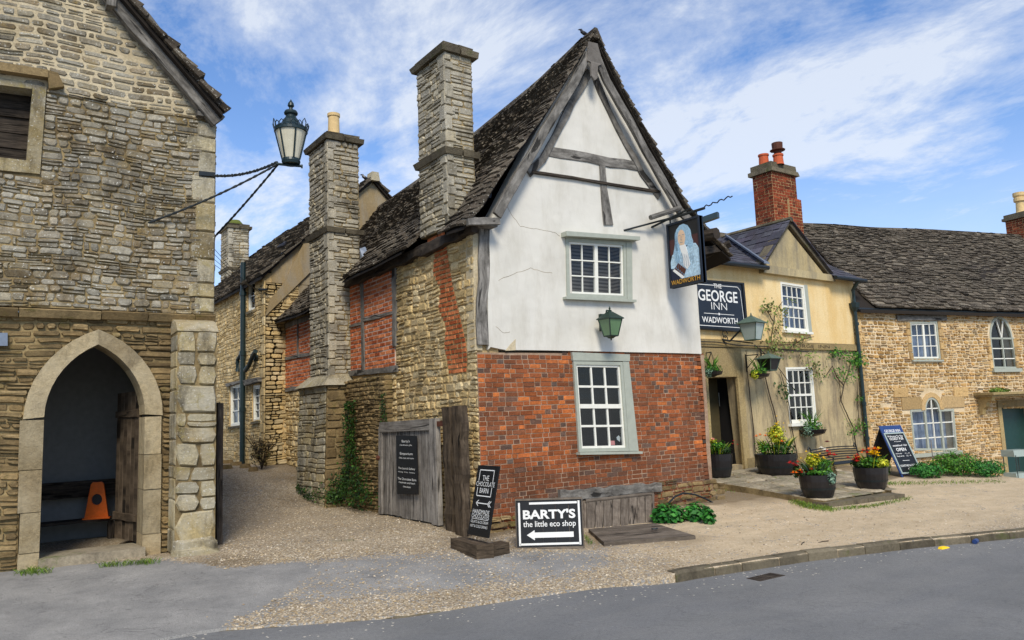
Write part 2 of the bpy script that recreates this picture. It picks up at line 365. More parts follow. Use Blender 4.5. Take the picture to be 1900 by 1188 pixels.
    def build(s,name,mats,parent=None,smooth=False):
        if not isinstance(mats,(list,tuple)): mats=[mats]
        me=bpy.data.meshes.new(name); o=V((0,0,0)) if parent is None else ORG[parent.name]
        me.from_pydata([(x-o.x,y-o.y,z-o.z) for x,y,z in s.v],[],s.f)
        for m in mats: me.materials.append(M[m])
        me.polygons.foreach_set('material_index',s.m)
        ca=me.color_attributes.new(name='rnd',type='FLOAT_COLOR',domain='CORNER'); arr=[]
        uv=me.uv_layers.new(name='UVMap'); ua=[]
        for f,c,u in zip(s.f,s.c,s.uv):
            for k in range(len(f)): arr+= (c[0],c[1],c[2],1); ua+=u[k]
        ca.data.foreach_set('color',arr); uv.data.foreach_set('uv',ua)
        if smooth: me.polygons.foreach_set('use_smooth',[True]*len(s.f))
        me.update()
        ob=bpy.data.objects.new(name,me); COL.objects.link(ob)
        if parent is not None: ob.parent=parent
        ORG[ob.name]=o; return ob
def tag(o,label=None,cat=None,group=None,kind=None):
    if label: o['label']=label
    if cat: o['category']=cat
    if group: o['group']=group
    if kind: o['kind']=kind
    return o
def thing(name,label,cat,loc,group=None):
    o=bpy.data.objects.new(name,None); COL.objects.link(o); o.location=loc; o.empty_display_size=.2
    ORG[o.name]=V(loc); return tag(o,label,cat,group)
def single(mb,name,mats,label,cat,loc,group=None,smooth=False):
    # one-mesh thing with its origin at its base
    e=bpy.data.objects.new('tmp',None); ORG[e.name]=V(loc)
    me=mb.build(name,mats,None,smooth); me.data.transform(__import__('mathutils').Matrix.Translation(-V(loc))); me.location=loc
    ORG[me.name]=V(loc); return tag(me,label,cat,group)
# ------------------------------------------------------------------ masonry
def scan(poly,v):
    xs=[]
    for i in range(len(poly)):
        (a,b),(c,d)=poly[i],poly[(i+1)%len(poly)]
        if (b<=v)!=(d<=v): xs.append(a+(v-b)/(d-b)*(c-a))
    xs.sort(); return [(xs[i],xs[i+1]) for i in range(0,len(xs)-1,2)]
def spans(poly,holes,v):
    I=scan(poly,v)
    for h in holes:
        for a,b in scan(h,v):
            N=[]
            for c,d in I:
                if b<=c or a>=d: N.append((c,d)); continue
                if a>c: N.append((c,a))
                if b<d: N.append((b,d))
            I=N
    return I
def stone(mb,fr,q,base,dep,mi,c,rub=True,bev=.25):
    cx=sum(p[0] for p in q)/len(q); cy=sum(p[1] for p in q)/len(q)
    o=[fr.pt(a,b,base) for a,b in q]; w=min(max(p[0] for p in q)-min(p[0] for p in q),max(p[1] for p in q)-min(p[1] for p in q))
    inn=[]
    for a,b in q:
        dx,dy=cx-a,cy-b; L=math.hypot(dx,dy) or 1; k=min(.45,w*bev/L)
        inn.append(fr.pt(a+dx*k,b+dy*k,base+dep*(rng.uniform(.75,1.15) if rub else 1)))
    mb.poly(inn,mi,c)
    for i in range(len(q)):
        j=(i+1)%len(q); mb.poly([o[i],o[j],inn[j],inn[i]],mi,c)
def masonry(mb,fr,poly,holes=(),ch=(.06,.11),sl=(.12,.34),gap=.012,dep=.022,mi=1,base=0.,wob=.02,split=.25,cf=None,minw=.05,jit=.012,bev=.16):
    v=min(b for a,b in poly); top=max(b for a,b in poly); holes=list(holes)
    def w(u,vv): return wob*noise.noise(V((u*1.3,vv*.7,3.3)))*2
    while v<top-.02:
        h=rng.uniform(*ch); h=min(h,top-v) if top-v-h>ch[0]*.6 else top-v
        for a,b in spans(poly,holes,v+h*.5):
            u=a
            while u<b-1e-3:
                L=rng.uniform(*sl)*(1 if rng.random()>.12 else .5)
                if b-u-L<minw+sl[0]*.5: L=b-u
                parts=[(v,v+h)]
                if rng.random()<split and L>.12: m=v+h*rng.uniform(.4,.6); parts=[(v,m),(m,v+h)]
                for v0,v1 in parts:
                    g=gap/2; u0,u1=u+g,u+L-g; y0,y1=v0+g,v1-g
                    if u1-u0<.015 or y1-y0<.012: continue
                    J=lambda s=1:rng.uniform(-jit,jit)*s
                    um=(u0+u1)/2+J(2)
                    cr=min((u1-u0)*.2,(y1-y0)*.35)
                    pts=[(u0+cr*rng.random(),y0+abs(J())*.6),(um,y0+J(.5)),(u1-cr*rng.random(),y0+abs(J())*.6),(u1+J(.3),(y0+y1)/2),(u1-cr*rng.random(),y1-abs(J())*.6),(um+J(),y1+J(.5)),(u0+cr*rng.random(),y1-abs(J())*.6),(u0+J(.3),(y0+y1)/2)]
                    pts=[(x,y+w(x,v)) for x,y in pts]
                    c=cf(u,v) if cf else (rng.random(),rng.random(),0)
                    stone(mb,fr,pts,base,dep*rng.uniform(.35,1.5),mi,c,True,bev)
                u+=L
        v+=h
def bricks(mb,fr,poly,holes=(),h=.072,bl=.225,gap=.011,dep=.008,mi=1,base=0.,cf=None,wob=.008,flem=True):
    v=min(b for a,b in poly); top=max(b for a,b in poly); holes=list(holes); row=0
    while v<top-.02:
        for a,b in spans(poly,holes,v+h*.5):
            u=a; k=row; first=True
            while u<b-1e-3:
                hd=flem and ((k%2==0) if rng.random()>.15 else rng.random()<.5)
                L=(bl*.5 if hd else bl)*rng.uniform(.94,1.06)
                if first and row%2: L*=.6
                first=False
                if b-u-L<bl*.22: L=b-u
                if L>bl*1.35: L=bl
                g=gap/2; j=lambda:rng.uniform(-.003,.003); dd=wob*noise.noise(V((u*1.1,v*.4,8)))*2
                q=[(u+g+j(),v+g+j()+dd),(u+L-g+j(),v+g+j()+dd),(u+L-g+j(),v+h-g+j()+dd),(u+g+j(),v+h-g+j()+dd)]
                c=cf(u,v,hd) if cf else (rng.random(),rng.random(),0)
                stone(mb,fr,q,base,dep*rng.uniform(.4,1.5),mi,c,False,.1); u+=L; k+=1
        v+=h; row+=1
def blocks_v(mb,fr,u0,u1,v0,v1,hs=(.22,.4),alt=.12,side=1,base=.0,dep=.02,mi=0):
    # quoins / jambs : alternately long and short blocks, side=+1 long towards -u
    v=v0;k=0
    while v<v1-.05:
        h=rng.uniform(*hs)
        if v1-v-h<.12: h=v1-v
        e=alt*rng.uniform(.5,1.1) if k%2 else alt*rng.uniform(0,.2)
        a,b=(u0-e,u1) if side>0 else (u0,u1+e)
        j=lambda:rng.uniform(-.006,.006)
        q=[(a+.006+j(),v+.006+j()),((a+b)/2,v+.006+j()),(b-.004,v+.008+j()),(b-.002,v+h/2),(b-.004,v+h-.008+j()),((a+b)/2,v+h-.006+j()),(a+.006+j(),v+h-.006+j()),(a+j(),v+h/2)]
        stone(mb,fr,q,base,dep*rng.uniform(.7,1.3),mi,(rng.random(),rng.random(),0),True,.08); v+=h;k+=1
# ------------------------------------------------------------------ roofs
def slates(mb,surf,u0,u1,T,exp=(.13,.08),wid=(.16,.34),th=.022,mi=0,ov=1.9,ragged=.015,trim=None,holes=None):
    # surf(u,s) -> point, s metres up the slope 0..T
    s=0.
    def N(u,s):
        a=surf(u,s); b=surf(u+.02,s); c=surf(u,s+.02); n=(b-a).cross(c-a).normalized()
        return n if n.z>0 else -n
    while s<T:
        f=s/T; e=exp[0]*(1-f)+exp[1]*f; u=u0+rng.uniform(-.12,0)
        while u<u1:
            w=rng.uniform(*wid)*(1-.25*f); a=max(u,u0+rng.uniform(-ragged,ragged)); b=min(u+w,u1+rng.uniform(-ragged,ragged))
            u+=w
            if b-a<.04: continue
            if trim and not trim((a+b)/2,s+e*.5): continue
            n=N((a+b)/2,s+e*.5); l=e*ov; t=th*rng.uniform(.6,1.5); lift=t*1.0+rng.uniform(0,.012)
            j=lambda:rng.uniform(-ragged,ragged)*.6
            s1=min(s+l,T+.05)
            A=surf(a+.003,s+j()); B=surf(b-.003,s+j()); Cc=surf(b-.003,s1); D=surf(a+.003,s1)
            lo=[A+n*lift*.45,B+n*(lift*.45+j()*.3),Cc+n*.0,D+n*.0]; hi=[A+n*(lift+t),B+n*(lift+t+j()*.3),Cc+n*(t*.6),D+n*(t*.6)]
            mb.box8(lo+hi,mi)
        s+=e
def interp(tab,x):
    if x<=tab[0][0]: return tab[0][1]
    for (a,b),(c,d) in zip(tab,tab[1:]):
        if x<=c: return b+(d-b)*(x-a)/(c-a)
    return tab[-1][1]
# ------------------------------------------------------------------ windows
def bil(q,s,t):
    # q = tl,tr,br,bl
    tl,tr,br,bl=q
    return tuple((tl[i]*(1-s)+tr[i]*s)*(1-t)+(bl[i]*(1-s)+br[i]*s)*t for i in (0,1))
def qbox(mb,fr,q,s0,s1,t0,t1,c0,c1,mi=0,c=None):
    mb.fquad(fr,[bil(q,s0,t0),bil(q,s1,t0),bil(q,s1,t1),bil(q,s0,t1)],c0,c1,mi,c)
def window(parent,fr,q,cols,rows,fw=.06,bw=.022,fm='white_paint',bm='white_paint',depth=.0,split=0,meet=False,sill=None,hood=None,behind='interior_dark',sillm=None,name='window'):
    W=math.dist(q[0],q[1]); H=math.dist(q[0],q[3]); a,b=fw/W,fw/H
    m=MB()
    for r in [(0,1,0,b),(0,1,1-b,1),(0,a,b,1-b),(1-a,1,b,1-b)]: qbox(m,fr,q,*r,depth-.05,depth+.035)
    w=m.build(name,fm,parent)
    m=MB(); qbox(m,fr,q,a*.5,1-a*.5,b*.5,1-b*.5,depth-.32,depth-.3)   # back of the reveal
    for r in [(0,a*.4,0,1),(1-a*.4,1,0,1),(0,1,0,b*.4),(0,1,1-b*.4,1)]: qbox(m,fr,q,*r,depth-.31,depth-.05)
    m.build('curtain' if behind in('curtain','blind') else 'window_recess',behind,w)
    m=MB(); n=max(1,split)
    for k in range(n):
        s0=a+(1-2*a)*k/n; s1=a+(1-2*a)*(k+1)/n; ew=.035/W; eh=.035/H
        for r in [(s0,s1,b,b+eh),(s0,s1,1-b-eh,1-b),(s0,s0+ew,b+eh,1-b-eh),(s1-ew,s1,b+eh,1-b-eh)]: qbox(m,fr,q,*r,depth-.03,depth+.012)
        iw0,iw1=s0+ew,s1-ew; cc=cols//n
        for i in range(1,cc):
            x=iw0+(iw1-iw0)*i/cc; qbox(m,fr,q,x-bw/2/W,x+bw/2/W,b+eh,1-b-eh,depth-.022,depth+.004)
        for i in range(1,rows):
            y=b+eh+(1-2*b-2*eh)*i/rows; hw=(bw if not(meet and i==rows//2) else bw*2)/2/H
            qbox(m,fr,q,iw0,iw1,y-hw,y+hw,depth-.020,depth+(.007 if not(meet and i==rows//2) else .02))
    m.build('sash',bm,w)
    m=MB(); m.poly([fr.pt(*bil(q,s,t),depth-.012) for s,t in((a,b),(1-a,b),(1-a,1-b),(a,1-b))]); m.build('pane','glass',w)
    if sill:
        e,h,pr=sill; m=MB(); y0=q[3]; y1=q[2]
        m.fquad(fr,[(y0[0]-e,y0[1]-h),(y1[0]+e,y1[1]-h),(y1[0]+e,y1[1]-.002),(y0[0]-e,y0[1]-.002)],-.02,pr); m.build('sill',sillm or fm,w)
    if hood:
        e,h,pr=hood; m=MB(); y0=q[0]; y1=q[1]
        m.fquad(fr,[(y0[0]-e,y0[1]+.002),(y1[0]+e,y1[1]+.002),(y1[0]+e,y1[1]+h),(y0[0]-e,y0[1]+h)],-.02,pr); m.build('hood',fm,w)
    return w
# ------------------------------------------------------------------ text
def text(parent,body,fr,u,v,size,mat='letter_white',sx=1.,off=0.,d=.0,align='CENTER',name='lettering',th=.004,shear=0,skew=0,serif=0):
    cu=bpy.data.curves.new('t','FONT'); cu.body=body; cu.size=size; cu.align_x=align; cu.offset=off; cu.resolution_u=3; cu.shear=shear
    o=bpy.data.objects.new('t',cu); COL.objects.link(o)
    dg=bpy.context.evaluated_depsgraph_get(); me=o.evaluated_get(dg).to_mesh()
    m=MB(); vs=[v_.co.copy() for v_ in me.vertices]
    for p in me.polygons:
        pts=[vs[i] for i in p.vertices]
        m.poly([fr.pt(u+q.x*sx,v+q.y+skew*q.x,d+th) for q in pts])
    ed={}
    for p in me.polygons:
        for k in p.edge_keys: ed[k]=ed.get(k,0)+1
    for (i,j),n in ed.items():
        if n==1:
            a,b=vs[i],vs[j]; m.poly([fr.pt(u+a.x*sx,v+a.y+skew*a.x,d),fr.pt(u+b.x*sx,v+b.y+skew*b.x,d),fr.pt(u+b.x*sx,v+b.y+skew*b.x,d+th),fr.pt(u+a.x*sx,v+a.y+skew*a.x,d+th)])
    o.evaluated_get(dg).to_mesh_clear(); bpy.data.objects.remove(o); bpy.data.curves.remove(cu)
    return m.build(name,mat,parent)
# ------------------------------------------------------------------ plants
def leaf(mb,p,n,size,mi=0,c=None,asp=.6):
    n=n.normalized(); t=n.cross(V((rng.uniform(-1,1),rng.uniform(-1,1),rng.uniform(-1,1))))
    if t.length<.05: return
    t.normalize(); b=n.cross(t); L=size*rng.uniform(.6,1.25); w=L*asp
    c=c or (rng.random(),rng.random(),0)
    m1=p+t*L*.45-n*L*.12
    mb.poly([p-t*L*.5,p-b*w*.5-n*.0,m1+t*L*.1,p+b*w*.5],mi,c)
def cloud(mb,cen,rad,n,size,mi=0,up=.5,shell=.35,asp=.6):
    cen=V(cen)
    for _ in range(n):
        d=V((rng.gauss(0,1),rng.gauss(0,1),rng.gauss(0,1)))
        if d.length<.01: continue
        d.normalize(); r=(shell+(1-shell)*rng.random())**.6*(.8+.35*noise.noise(d*2.3+cen))
        p=cen+V((d.x*rad[0],d.y*rad[1],d.z*rad[2]))*r
        leaf(mb,p,d+V((rng.uniform(-.6,.6),rng.uniform(-.6,.6),up+rng.uniform(-.6,.6))),size,mi,None,asp)
def blade(mb,p,d,L,w,mi=0,bend=.5):
    d=V(d).normalized(); s=d.cross(V((rng.uniform(-1,1),rng.uniform(-1,1),.1))).normalized()*w; c=(rng.random(),rng.random(),0)
    p=V(p); q=p+d*L*.55; r=p+d*L+V((d.x,d.y,-.5))*L*bend*.5
    mb.poly([p-s*.6,p+s*.6,q+s,q-s],mi,c); mb.poly([q-s,q+s,r],mi,c)
def flower(mb,p,r,mi=0):
    p=V(p)
    for k in range(5):
        a=k*2*PI/5+rng.random(); d=V((math.cos(a),math.sin(a),.3)); e=V((-math.sin(a),math.cos(a),0))
        mb.poly([p,p+d*r*.6+e*r*.5,p+d*r,p+d*r*.6-e*r*.5],mi)
    for k in range(3):
        a=k*2*PI/3; d=V((math.cos(a)*.4,math.sin(a)*.4,1)); mb.poly([p+V((.3*r,0,0)),p-V((.3*r,0,0)),p+d*r*.9],mi)
# ================================================================== SETTING
RL=[onz(x,y,z) for x,y,z in [(400,1190,-.28),(640,1169,-.29),(750,1158,-.29),(950,1126,-.3),(1150,1097,-.31),(1290,1073,-.33),(1500,1040,-.34),(1700,1014,-.35),(1900,992,-.36)]]
RL=[(p.x,p.y) for p in RL]
sl0=(RL[1][1]-RL[0][1])/(RL[1][0]-RL[0][0]); sl1=-.16
RL=[(-60,RL[0][1]-.03*(-60-RL[0][0])),(-12,RL[0][1]-.05*(-12-RL[0][0]))]+RL+[(9,RL[-1][1]+(9-RL[-1][0])*-.17),(60,RL[-1][1]+(9-RL[-1][0])*-.17-3)]
def rl(X): return interp(RL,X)
def hroad(X,Y):   # road surface sits a kerb below the yard
    e=rl(X); k=.02+.08*sm(-.6,.6,X)
    return ht(X,e)-k-.01*max(0,min(1,(e-Y)))
def grid(X0s,Ts,fn,colf):
    mb=MB(); n=len(X0s); P=[[fn(x,t_) for x in X0s] for t_ in Ts]; Cc=[[colf(*P[j][i][:2]) for i in range(n)] for j in range(len(Ts))]
    return P,Cc
def build_grid(name,mat,P,Cc,keep,parent=None):
    vs=[];idx={};fs=[];cs=[]
    def gi(j,i):
        if (j,i) not in idx: idx[(j,i)]=len(vs); vs.append(tuple(P[j][i])); cs.append(Cc[j][i])
        return idx[(j,i)]
    for j in range(len(P)-1):
        for i in range(len(P[0])-1):
            if keep(j,i): fs.append((gi(j,i),gi(j,i+1),gi(j+1,i+1),gi(j+1,i)))
    me=bpy.data.meshes.new(name); me.from_pydata(vs,[],fs); me.materials.append(M[mat])
    ca=me.color_attributes.new(name='rnd',type='FLOAT_COLOR',domain='POINT'); ca.data.foreach_set('color',[k for c in cs for k in (*c,1)])
    me.polygons.foreach_set('use_smooth',[True]*len(fs)); o=bpy.data.objects.new(name,me); COL.objects.link(o); ORG[o.name]=V((0,0,0)); return o
def pdist(poly,x,y):
    # signed distance, positive inside
    d=1e9; ins=False
    for i in range(len(poly)):
        (a,b),(c,e)=poly[i],poly[(i+1)%len(poly)]
        if (b>y)!=(e>y) and x<(c-a)*(y-b)/(e-b)+a: ins=not ins
        l2=(c-a)**2+(e-b)**2; t_=max(0,min(1,((x-a)*(c-a)+(y-b)*(e-b))/l2)); d=min(d,math.hypot(x-a-t_*(c-a),y-b-t_*(e-b)))
    return d if ins else -d
def gpoly(l): return [tuple(gp(x,y)[:2]) for x,y in l]
TAR1=gpoly([(-900,1700),(-400,1090),(0,1055),(300,1040),(420,1056),(560,1042),(590,1062),(520,1110),(430,1150),(380,1200),(300,1400)])
TAR2=gpoly([(560,1045),(700,1028),(960,1022),(1120,1020),(1150,1045),(1060,1072),(880,1092),(700,1108),(520,1128),(450,1150),(420,1148),(540,1100)])
DIRT=[gp(x,y) for x,y in [(420,1045),(560,930),(700,950),(1340,930),(1400,925),(1240,1000),(880,1000),(540,885),(1100,1000)]]
def gcol(x,y):
    d1=pdist(TAR1,x,y); d2=pdist(TAR2,x,y)
    tar=max(sm(-.12,.12,d1)*1.55, sm(-.25,.35,d2)*.98)
    tar=max(tar,.18 if d1<0 and d2<0 and -4.5<y<-.5 and x<1 else 0)
    dirt=0
    for q in DIRT: dirt=max(dirt,.55*(1-sm(.1,.8,math.hypot(x-q.x,y-q.y))))
    if x<.1 and y>.8: dirt=max(dirt,.5*sm(-.55,-.1,x)+.06)
    if y>-.35 and x>-.3 and y<1: dirt=max(dirt,.8)
    if y>.9 and x>5: dirt=max(dirt,.5*sm(.8,1.8,y))
    return (tar,dirt,sm(-.5,3.,x)*sm(-4.6,-3.4,y))
def frange(a,b,s):
    o=[];
    while a<b: o.append(a); a+=s
    return o
XS=[-400,-120,-60,-30,-20,-14]+frange(-11,9,.14)+frange(9,26,.5)+[27,32,45,80,160,400]
TS=[-.021,-.02]+frange(.0,7.5,.12)+frange(7.5,22,.4)+[23,30,50,100,200,400]
P,Cg=grid(XS,TS,lambda x,t_:V((x,rl(x)+t_,ht(x,rl(x)+t_)+.012*noise.noise(V((x*2,t_*2,0))) if t_>-.0205 else hroad(x,rl(x))-.1)),gcol)
def istar(j,i):
    c=P[j][i]; return pdist(TAR1,c.x,c.y)>0
build_grid('ground','ground',P,Cg,lambda j,i:not istar(j,i))['kind']='structure'
build_grid('pavement','ground',P,Cg,istar)['kind']='structure'
TR=[-.03]+frange(0,3,.25)+frange(3,12,1)+[14,30,80,200,400]
P2,C2=grid(XS,TR,lambda x,t_:V((x,rl(x)+.03-t_,hroad(x,rl(x)-t_))),lambda x,y:(1-sm(.05,.9,rl(x)-y),0,0))
build_grid('road','road',P2,C2,lambda j,i:True)['kind']='structure'
# kerb
mb=MB(); x=RL[2][0]
while x<14:
    L=rng.uniform(.38,.75); x1=x+L
    if x<-1.6 or x>RL[7][0]-.45:
        flush=x<0; k0=x+.008; k1=x1-.008
        zt=lambda X,f_=flush:ht(X,rl(X))+(-.006 if X<-1 else .012); zb=lambda X:hroad(X,rl(X))-.1
        wd=.13; r0=rng.uniform(-.012,.012); r1=rng.uniform(-.012,.012); o=-.035 if not flush else -.05
        n0=8; pts=[]
        lo=[];up=[];ui=[]
        fa=lambda X:(X,rl(X)+o+.012*noise.noise(V((X*6,1,0))))
        for j in range(5):
            X=k0+(k1-k0)*j/4; a=fa(X); jt=.012*noise.noise(V((X*7,5,0)))
            lo.append((V((a[0],a[1],zb(X))),V((a[0],a[1],zt(X)-.03+jt+r0)),V((a[0],a[1]+.035,zt(X)+jt+r0)),V((a[0],a[1]+wd,zt(X)+.004+r0*.5)),V((a[0],a[1]+wd,zb(X)))))
        c=(rng.random(),rng.random(),0)
        for j in range(4):
            for q in range(4): mb.poly([lo[j][q],lo[j+1][q],lo[j+1][q+1],lo[j][q+1]],0,c)
        mb.poly(lo[0],0,c); mb.poly(lo[-1],0,c)
    x=x1
kb=mb.build('kerb','kerbstone'); kb['kind']='structure'
# ================================================================== LEFT STONE BUILDING
LX=-3.33
L=thing('stone_building','old grey rubble stone building at the left with a pointed arch doorway and street lantern','building',(LX,1.48,0))
ridX,ridZ,eZ,sl=-6.9,9.72,5.93,1.06
WP=FL.pxs([(0,125),(62,165),(50,298),(0,292)])
win_in=FL.pxs([(-70,150),(60,167),(49,299),(-75,285)]); win_out=FL.pxs([(-90,128),(86,163),(74,324),(-95,308)])
def parch(xm,hw,z0,zs,rise,n=9):
    r=(hw*hw+rise*rise)/(2*hw); cL=xm-hw+r; cR=xm+hw-r; a0=math.atan2(rise,xm-cL)
    pts=[(xm-hw,z0)]
    for k in range(n+1):
        a=PI+(a0-PI)*k/n; pts.append((cL+r*math.cos(a),zs+r*math.sin(a)))
    b0=PI-a0
    for k in range(1,n+1):
        a=b0*(1-k/n); pts.append((cR+r*math.cos(a),zs+r*math.sin(a)))
    pts.append((xm+hw,z0)); return pts
xm=-4.73; A_in=parch(xm,.56,-.2,1.78,.90); A_out=parch(xm,.775,-.2,1.76,1.11)
low=[(-10.5,-.4),(LX,-.4),(LX,3.06),(-10.5,3.06)]
topz=5.95
mid=[(-10.5,3.12),(LX,3.12),(LX,topz-.05),(-10.5,topz-.05)]
gab=[(-10.4,topz-.05),(LX,topz-.05),(ridX,ridZ)]
mb=MB(); mb.slab(FL,low,[A_out],-.45,-.06,0); mb.slab(FL,mid,[win_out],-.45,0,0)
mb.slab(FL,gab,[],-.45,0,2)
masonry(mb,FL,[(-9,-.3),(-3.84,-.3),(-3.84,3.06),(-9,3.06)],[A_out],ch=(.05,.1),sl=(.12,.36),gap=.016,dep=.035,base=-.06,mi=1,jit=.014)
masonry(mb,FL,[(-9,3.12),(-3.5,3.12),(-3.5,5.9),(-9,5.9)],[win_out],ch=(.06,.115),sl=(.09,.3),gap=.008,dep=.022,mi=3,jit=.018,split=.4,wob=.022)
masonry(mb,FL,[(-9.5,5.9),(-3.36,5.9),(ridX,ridZ-.1)],[win_out],ch=(.06,.11),sl=(.14,.36),gap=.022,dep=.014,mi=3,jit=.014,split=.15,wob=.03)
wl=mb.build('wall',['mortar_mid','dark_rubble','mortar_light','grey_rubble'],L)
mb=MB(); blocks_v(mb,FL,-3.56,LX+.012,3.14,5.86,(.18,.42),.16,1,.0,.03); mb.build('quoins','ashlar',L)
mb=MB(); FLs=Fr((LX,0,0),(0,1,0),(0,0,1),(1,0,0))
mb.slab(FLs,[(1.5,-.4),(9,.3),(9,6),(1.5,6)],[],-.4,0,0); masonry(mb,FLs,[(1.5,-.3),(9,.3),(9,5.95),(1.5,5.95)],[],ch=(.09,.16),sl=(.2,.5),dep=.02,mi=1); mb.build('side_wall',['mortar_mid','grey_rubble'],L)
# string course
mb=MB(); x=-9.
while x<LX:
    l=rng.uniform(.4,.9); x1=min(x+l,LX+.02); j=rng.uniform(-.01,.01)
    mb.box8([FL.pt(x,3.0+j,-.1),FL.pt(x1-.01,3.0+j,-.1),FL.pt(x1-.01,3.0+j,.03),FL.pt(x,3.0+j,.03),FL.pt(x,3.14+j,-.1),FL.pt(x1-.01,3.14+j,-.1),FL.pt(x1-.01,3.09+j,.09),FL.pt(x,3.09+j,.09)],0); x=x1
mb.build('string_course','dark_rubble',L)
# door surround
mb=MB()
def ring(mb,fr,o,i,c0,c1,mi,joints,n):
    for k in range(len(o)-1):
        g=.0
        q=[i[k],i[k+1],o[k+1],o[k]]
        mb.fquad(fr,q,c0,c1,mi,joints[k])
seg=[];cc=(rng.random(),rng.random(),0)
for k in range(len(A_in)-1):
    if k in(1,5,10,14,19): cc=(rng.random(),rng.random(),0)
    seg.append(cc)
ring(mb,FL,A_out[1:-1],A_in[1:-1],-.44,-.005,0,seg[1:],0)
for s_ in (-1,1):
    z=-.25;k=0
    while z<1.74:
        h=min(rng.uniform(.28,.6),1.75-z)
        if 1.75-z-h<.15: h=1.75-z
        a=xm+s_*.56; b=xm+s_*(.77+rng.uniform(-.02,.04)); a2,b2=min(a,b),max(a,b); j=rng.uniform(-.01,.01)
        mb.fquad(FL,[(a2,z+.004),(b2,z+.004),(b2,z+h-.004),(a2,z+h-.004)],-.44,.0+j,0); z+=h
mb.build('door_arch','arch_stone',L)
# window : stone frame, dark boarded opening, hood
mb=MB(); o,i_=win_out,win_in
for k in range(4): mb.fquad(FL,[i_[k],i_[(k+1)%4],o[(k+1)%4],o[k]],-.3,.03,0)
wf=mb.build('window','ashlar',L)
mb=MB(); p_=bil
for k in range(9):
    qbox(mb,FL,i_,0,1,k/9+.005,(k+1)/9-.005,-.28,-.22+rng.uniform(-.02,.02))
mb.build('shutter','dark_timber',wf)
mb=MB(); hq=FL.pxs([(-90,108),(88,136),(88,150),(-90,124)]); mb.fquad(FL,hq,0,.12); hq=FL.pxs([(86,136),(106,141),(118,166),(90,170)]); mb.fquad(FL,hq,0,.11); mb.build('hood','dark_rubble',wf)
# buttress pillar at the right of the door
FP=fY(1.12); mb=MB()
mb.fbox(FP,-3.86,-3.37,-.4,2.86,-.4,0,0); masonry(mb,FP,[(-3.865,.16),(-3.365,.16),(-3.365,2.84),(-3.865,2.84)],[],ch=(.16,.4),sl=(.22,.6),gap=.012,dep=.03,mi=1,jit=.016,split=.1,bev=.07)
FPs=fX(-3.86); blocks_v(mb,FPs,1.12,1.5,.0,2.8,(.15,.4),.0,-1,.0,.012,mi=1)
mb.box8([FP.pt(-3.87,2.82,-.4),FP.pt(-3.35,2.82,-.4),FP.pt(-3.35,2.84,.02),FP.pt(-3.87,2.84,.02),FP.pt(-3.87,3.05,-.4),FP.pt(-3.34,3.05,-.4),FP.pt(-3.36,2.98,-.12),FP.pt(-3.86,2.97,-.12)],1)
stone(mb,Fr((0,1.1,0),(1,0,0),(0,0,1),(0,-1,0)),[(-3.98,-.3),(-3.3,-.3),(-3.32,.02),(-3.5,.09),(-3.9,.07)],.0,.17,1,(.7,.5,0),True,.12)
stone(mb,FP,[(-3.92,-.2),(-3.33,-.2),(-3.34,.12),(-3.42,.2),(-3.88,.18)],.0,.07,1,(.3,.4,0),True,.15)
mb.build('buttress',['mortar_mid','ashlar'],L)
# porch inside
mb=MB(); zi=.06
mb.fbox(fY(1.9),-6.3,-3.7,-.3,zi-.12,-2.2,.0,0); mb.build('porch_floor','paver',L)
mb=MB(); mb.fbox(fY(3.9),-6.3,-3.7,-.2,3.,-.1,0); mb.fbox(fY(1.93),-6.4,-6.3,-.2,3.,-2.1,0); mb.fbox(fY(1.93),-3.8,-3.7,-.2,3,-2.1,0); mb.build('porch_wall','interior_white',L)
mb=MB(); mb.fbox(fY(1.93),-6.4,-3.7,3.,3.1,-2.2,0); mb.build('porch_ceiling','dark_timber',L)
mb=MB(); q=[gp(62,1058),gp(275,1031)]
mb.box8([V((-5.3,1.36,-.2)),V((-4.15,1.36,-.2)),V((-4.15,2.1,-.2)),V((-5.3,2.1,-.2)),V((-5.3,1.38,.11)),V((-4.15,1.38,.11)),V((-4.15,2.1,.09)),V((-5.3,2.1,.09))],0); mb.build('step','paver',L)
# open plank door leaf
mb=MB(); FD=Fr((-4.16,1.9,0),(-.22,.98,0),(0,0,1),(-.98,-.22,0))
for k in range(6): mb.beam(FD,[(.06+k*.125,.12),(.06+k*.125,2.1 if k else 1.95)],.12,-.03,.015,0,jit=.002)
mb.beam(FD,[(0,.42),(.75,.42)],.1,.012,.04); mb.beam(FD,[(0,1.8),(.75,1.8)],.1,.012,.04); dr=mb.build('door','brown_wood',L)
# roof : right slope + left slope
def sL(sign):
    def f(u,s):
        c=1/math.hypot(1,sl); x0=LX+.03; z0=eZ+.02
        x=x0-s*c; z=z0+s*c*sl
        if sign<0: x=2*ridX-x
        return V((x,u,z+.03*noise.noise(V((s,u,1)))))
    return f
TL=(LX+.03-ridX)*math.hypot(1,sl)
mb=MB(); slates(mb,sL(1),1.16,9,TL,(.17,.12),(.2,.42),.05,ragged=.045); slates(mb,sL(-1),1.18,9,TL,(.3,.2),(.4,.7),.035)
for sg in(1,-1):
    f=sL(sg); mb.box8([f(1.22,0)-V((0,0,.06)),f(9,0)-V((0,0,.06)),f(9,TL)-V((0,0,.06)),f(1.22,TL)-V((0,0,.06)),f(1.22,0)-V((0,0,.0)),f(9,0)-V((0,0,.0)),f(9,TL),f(1.22,TL)],1)
mb.build('roof',['roof_stone','roof_under'],L)
mb=MB(); mb.beam(FL,[(LX+.02,5.86),(ridX,ridZ-.13)],.2,.02,.16,jit=.012); mb.beam(FL,[(LX+.08,6.02),(ridX,ridZ+.1)],.16,.1,.2,jit=.02)
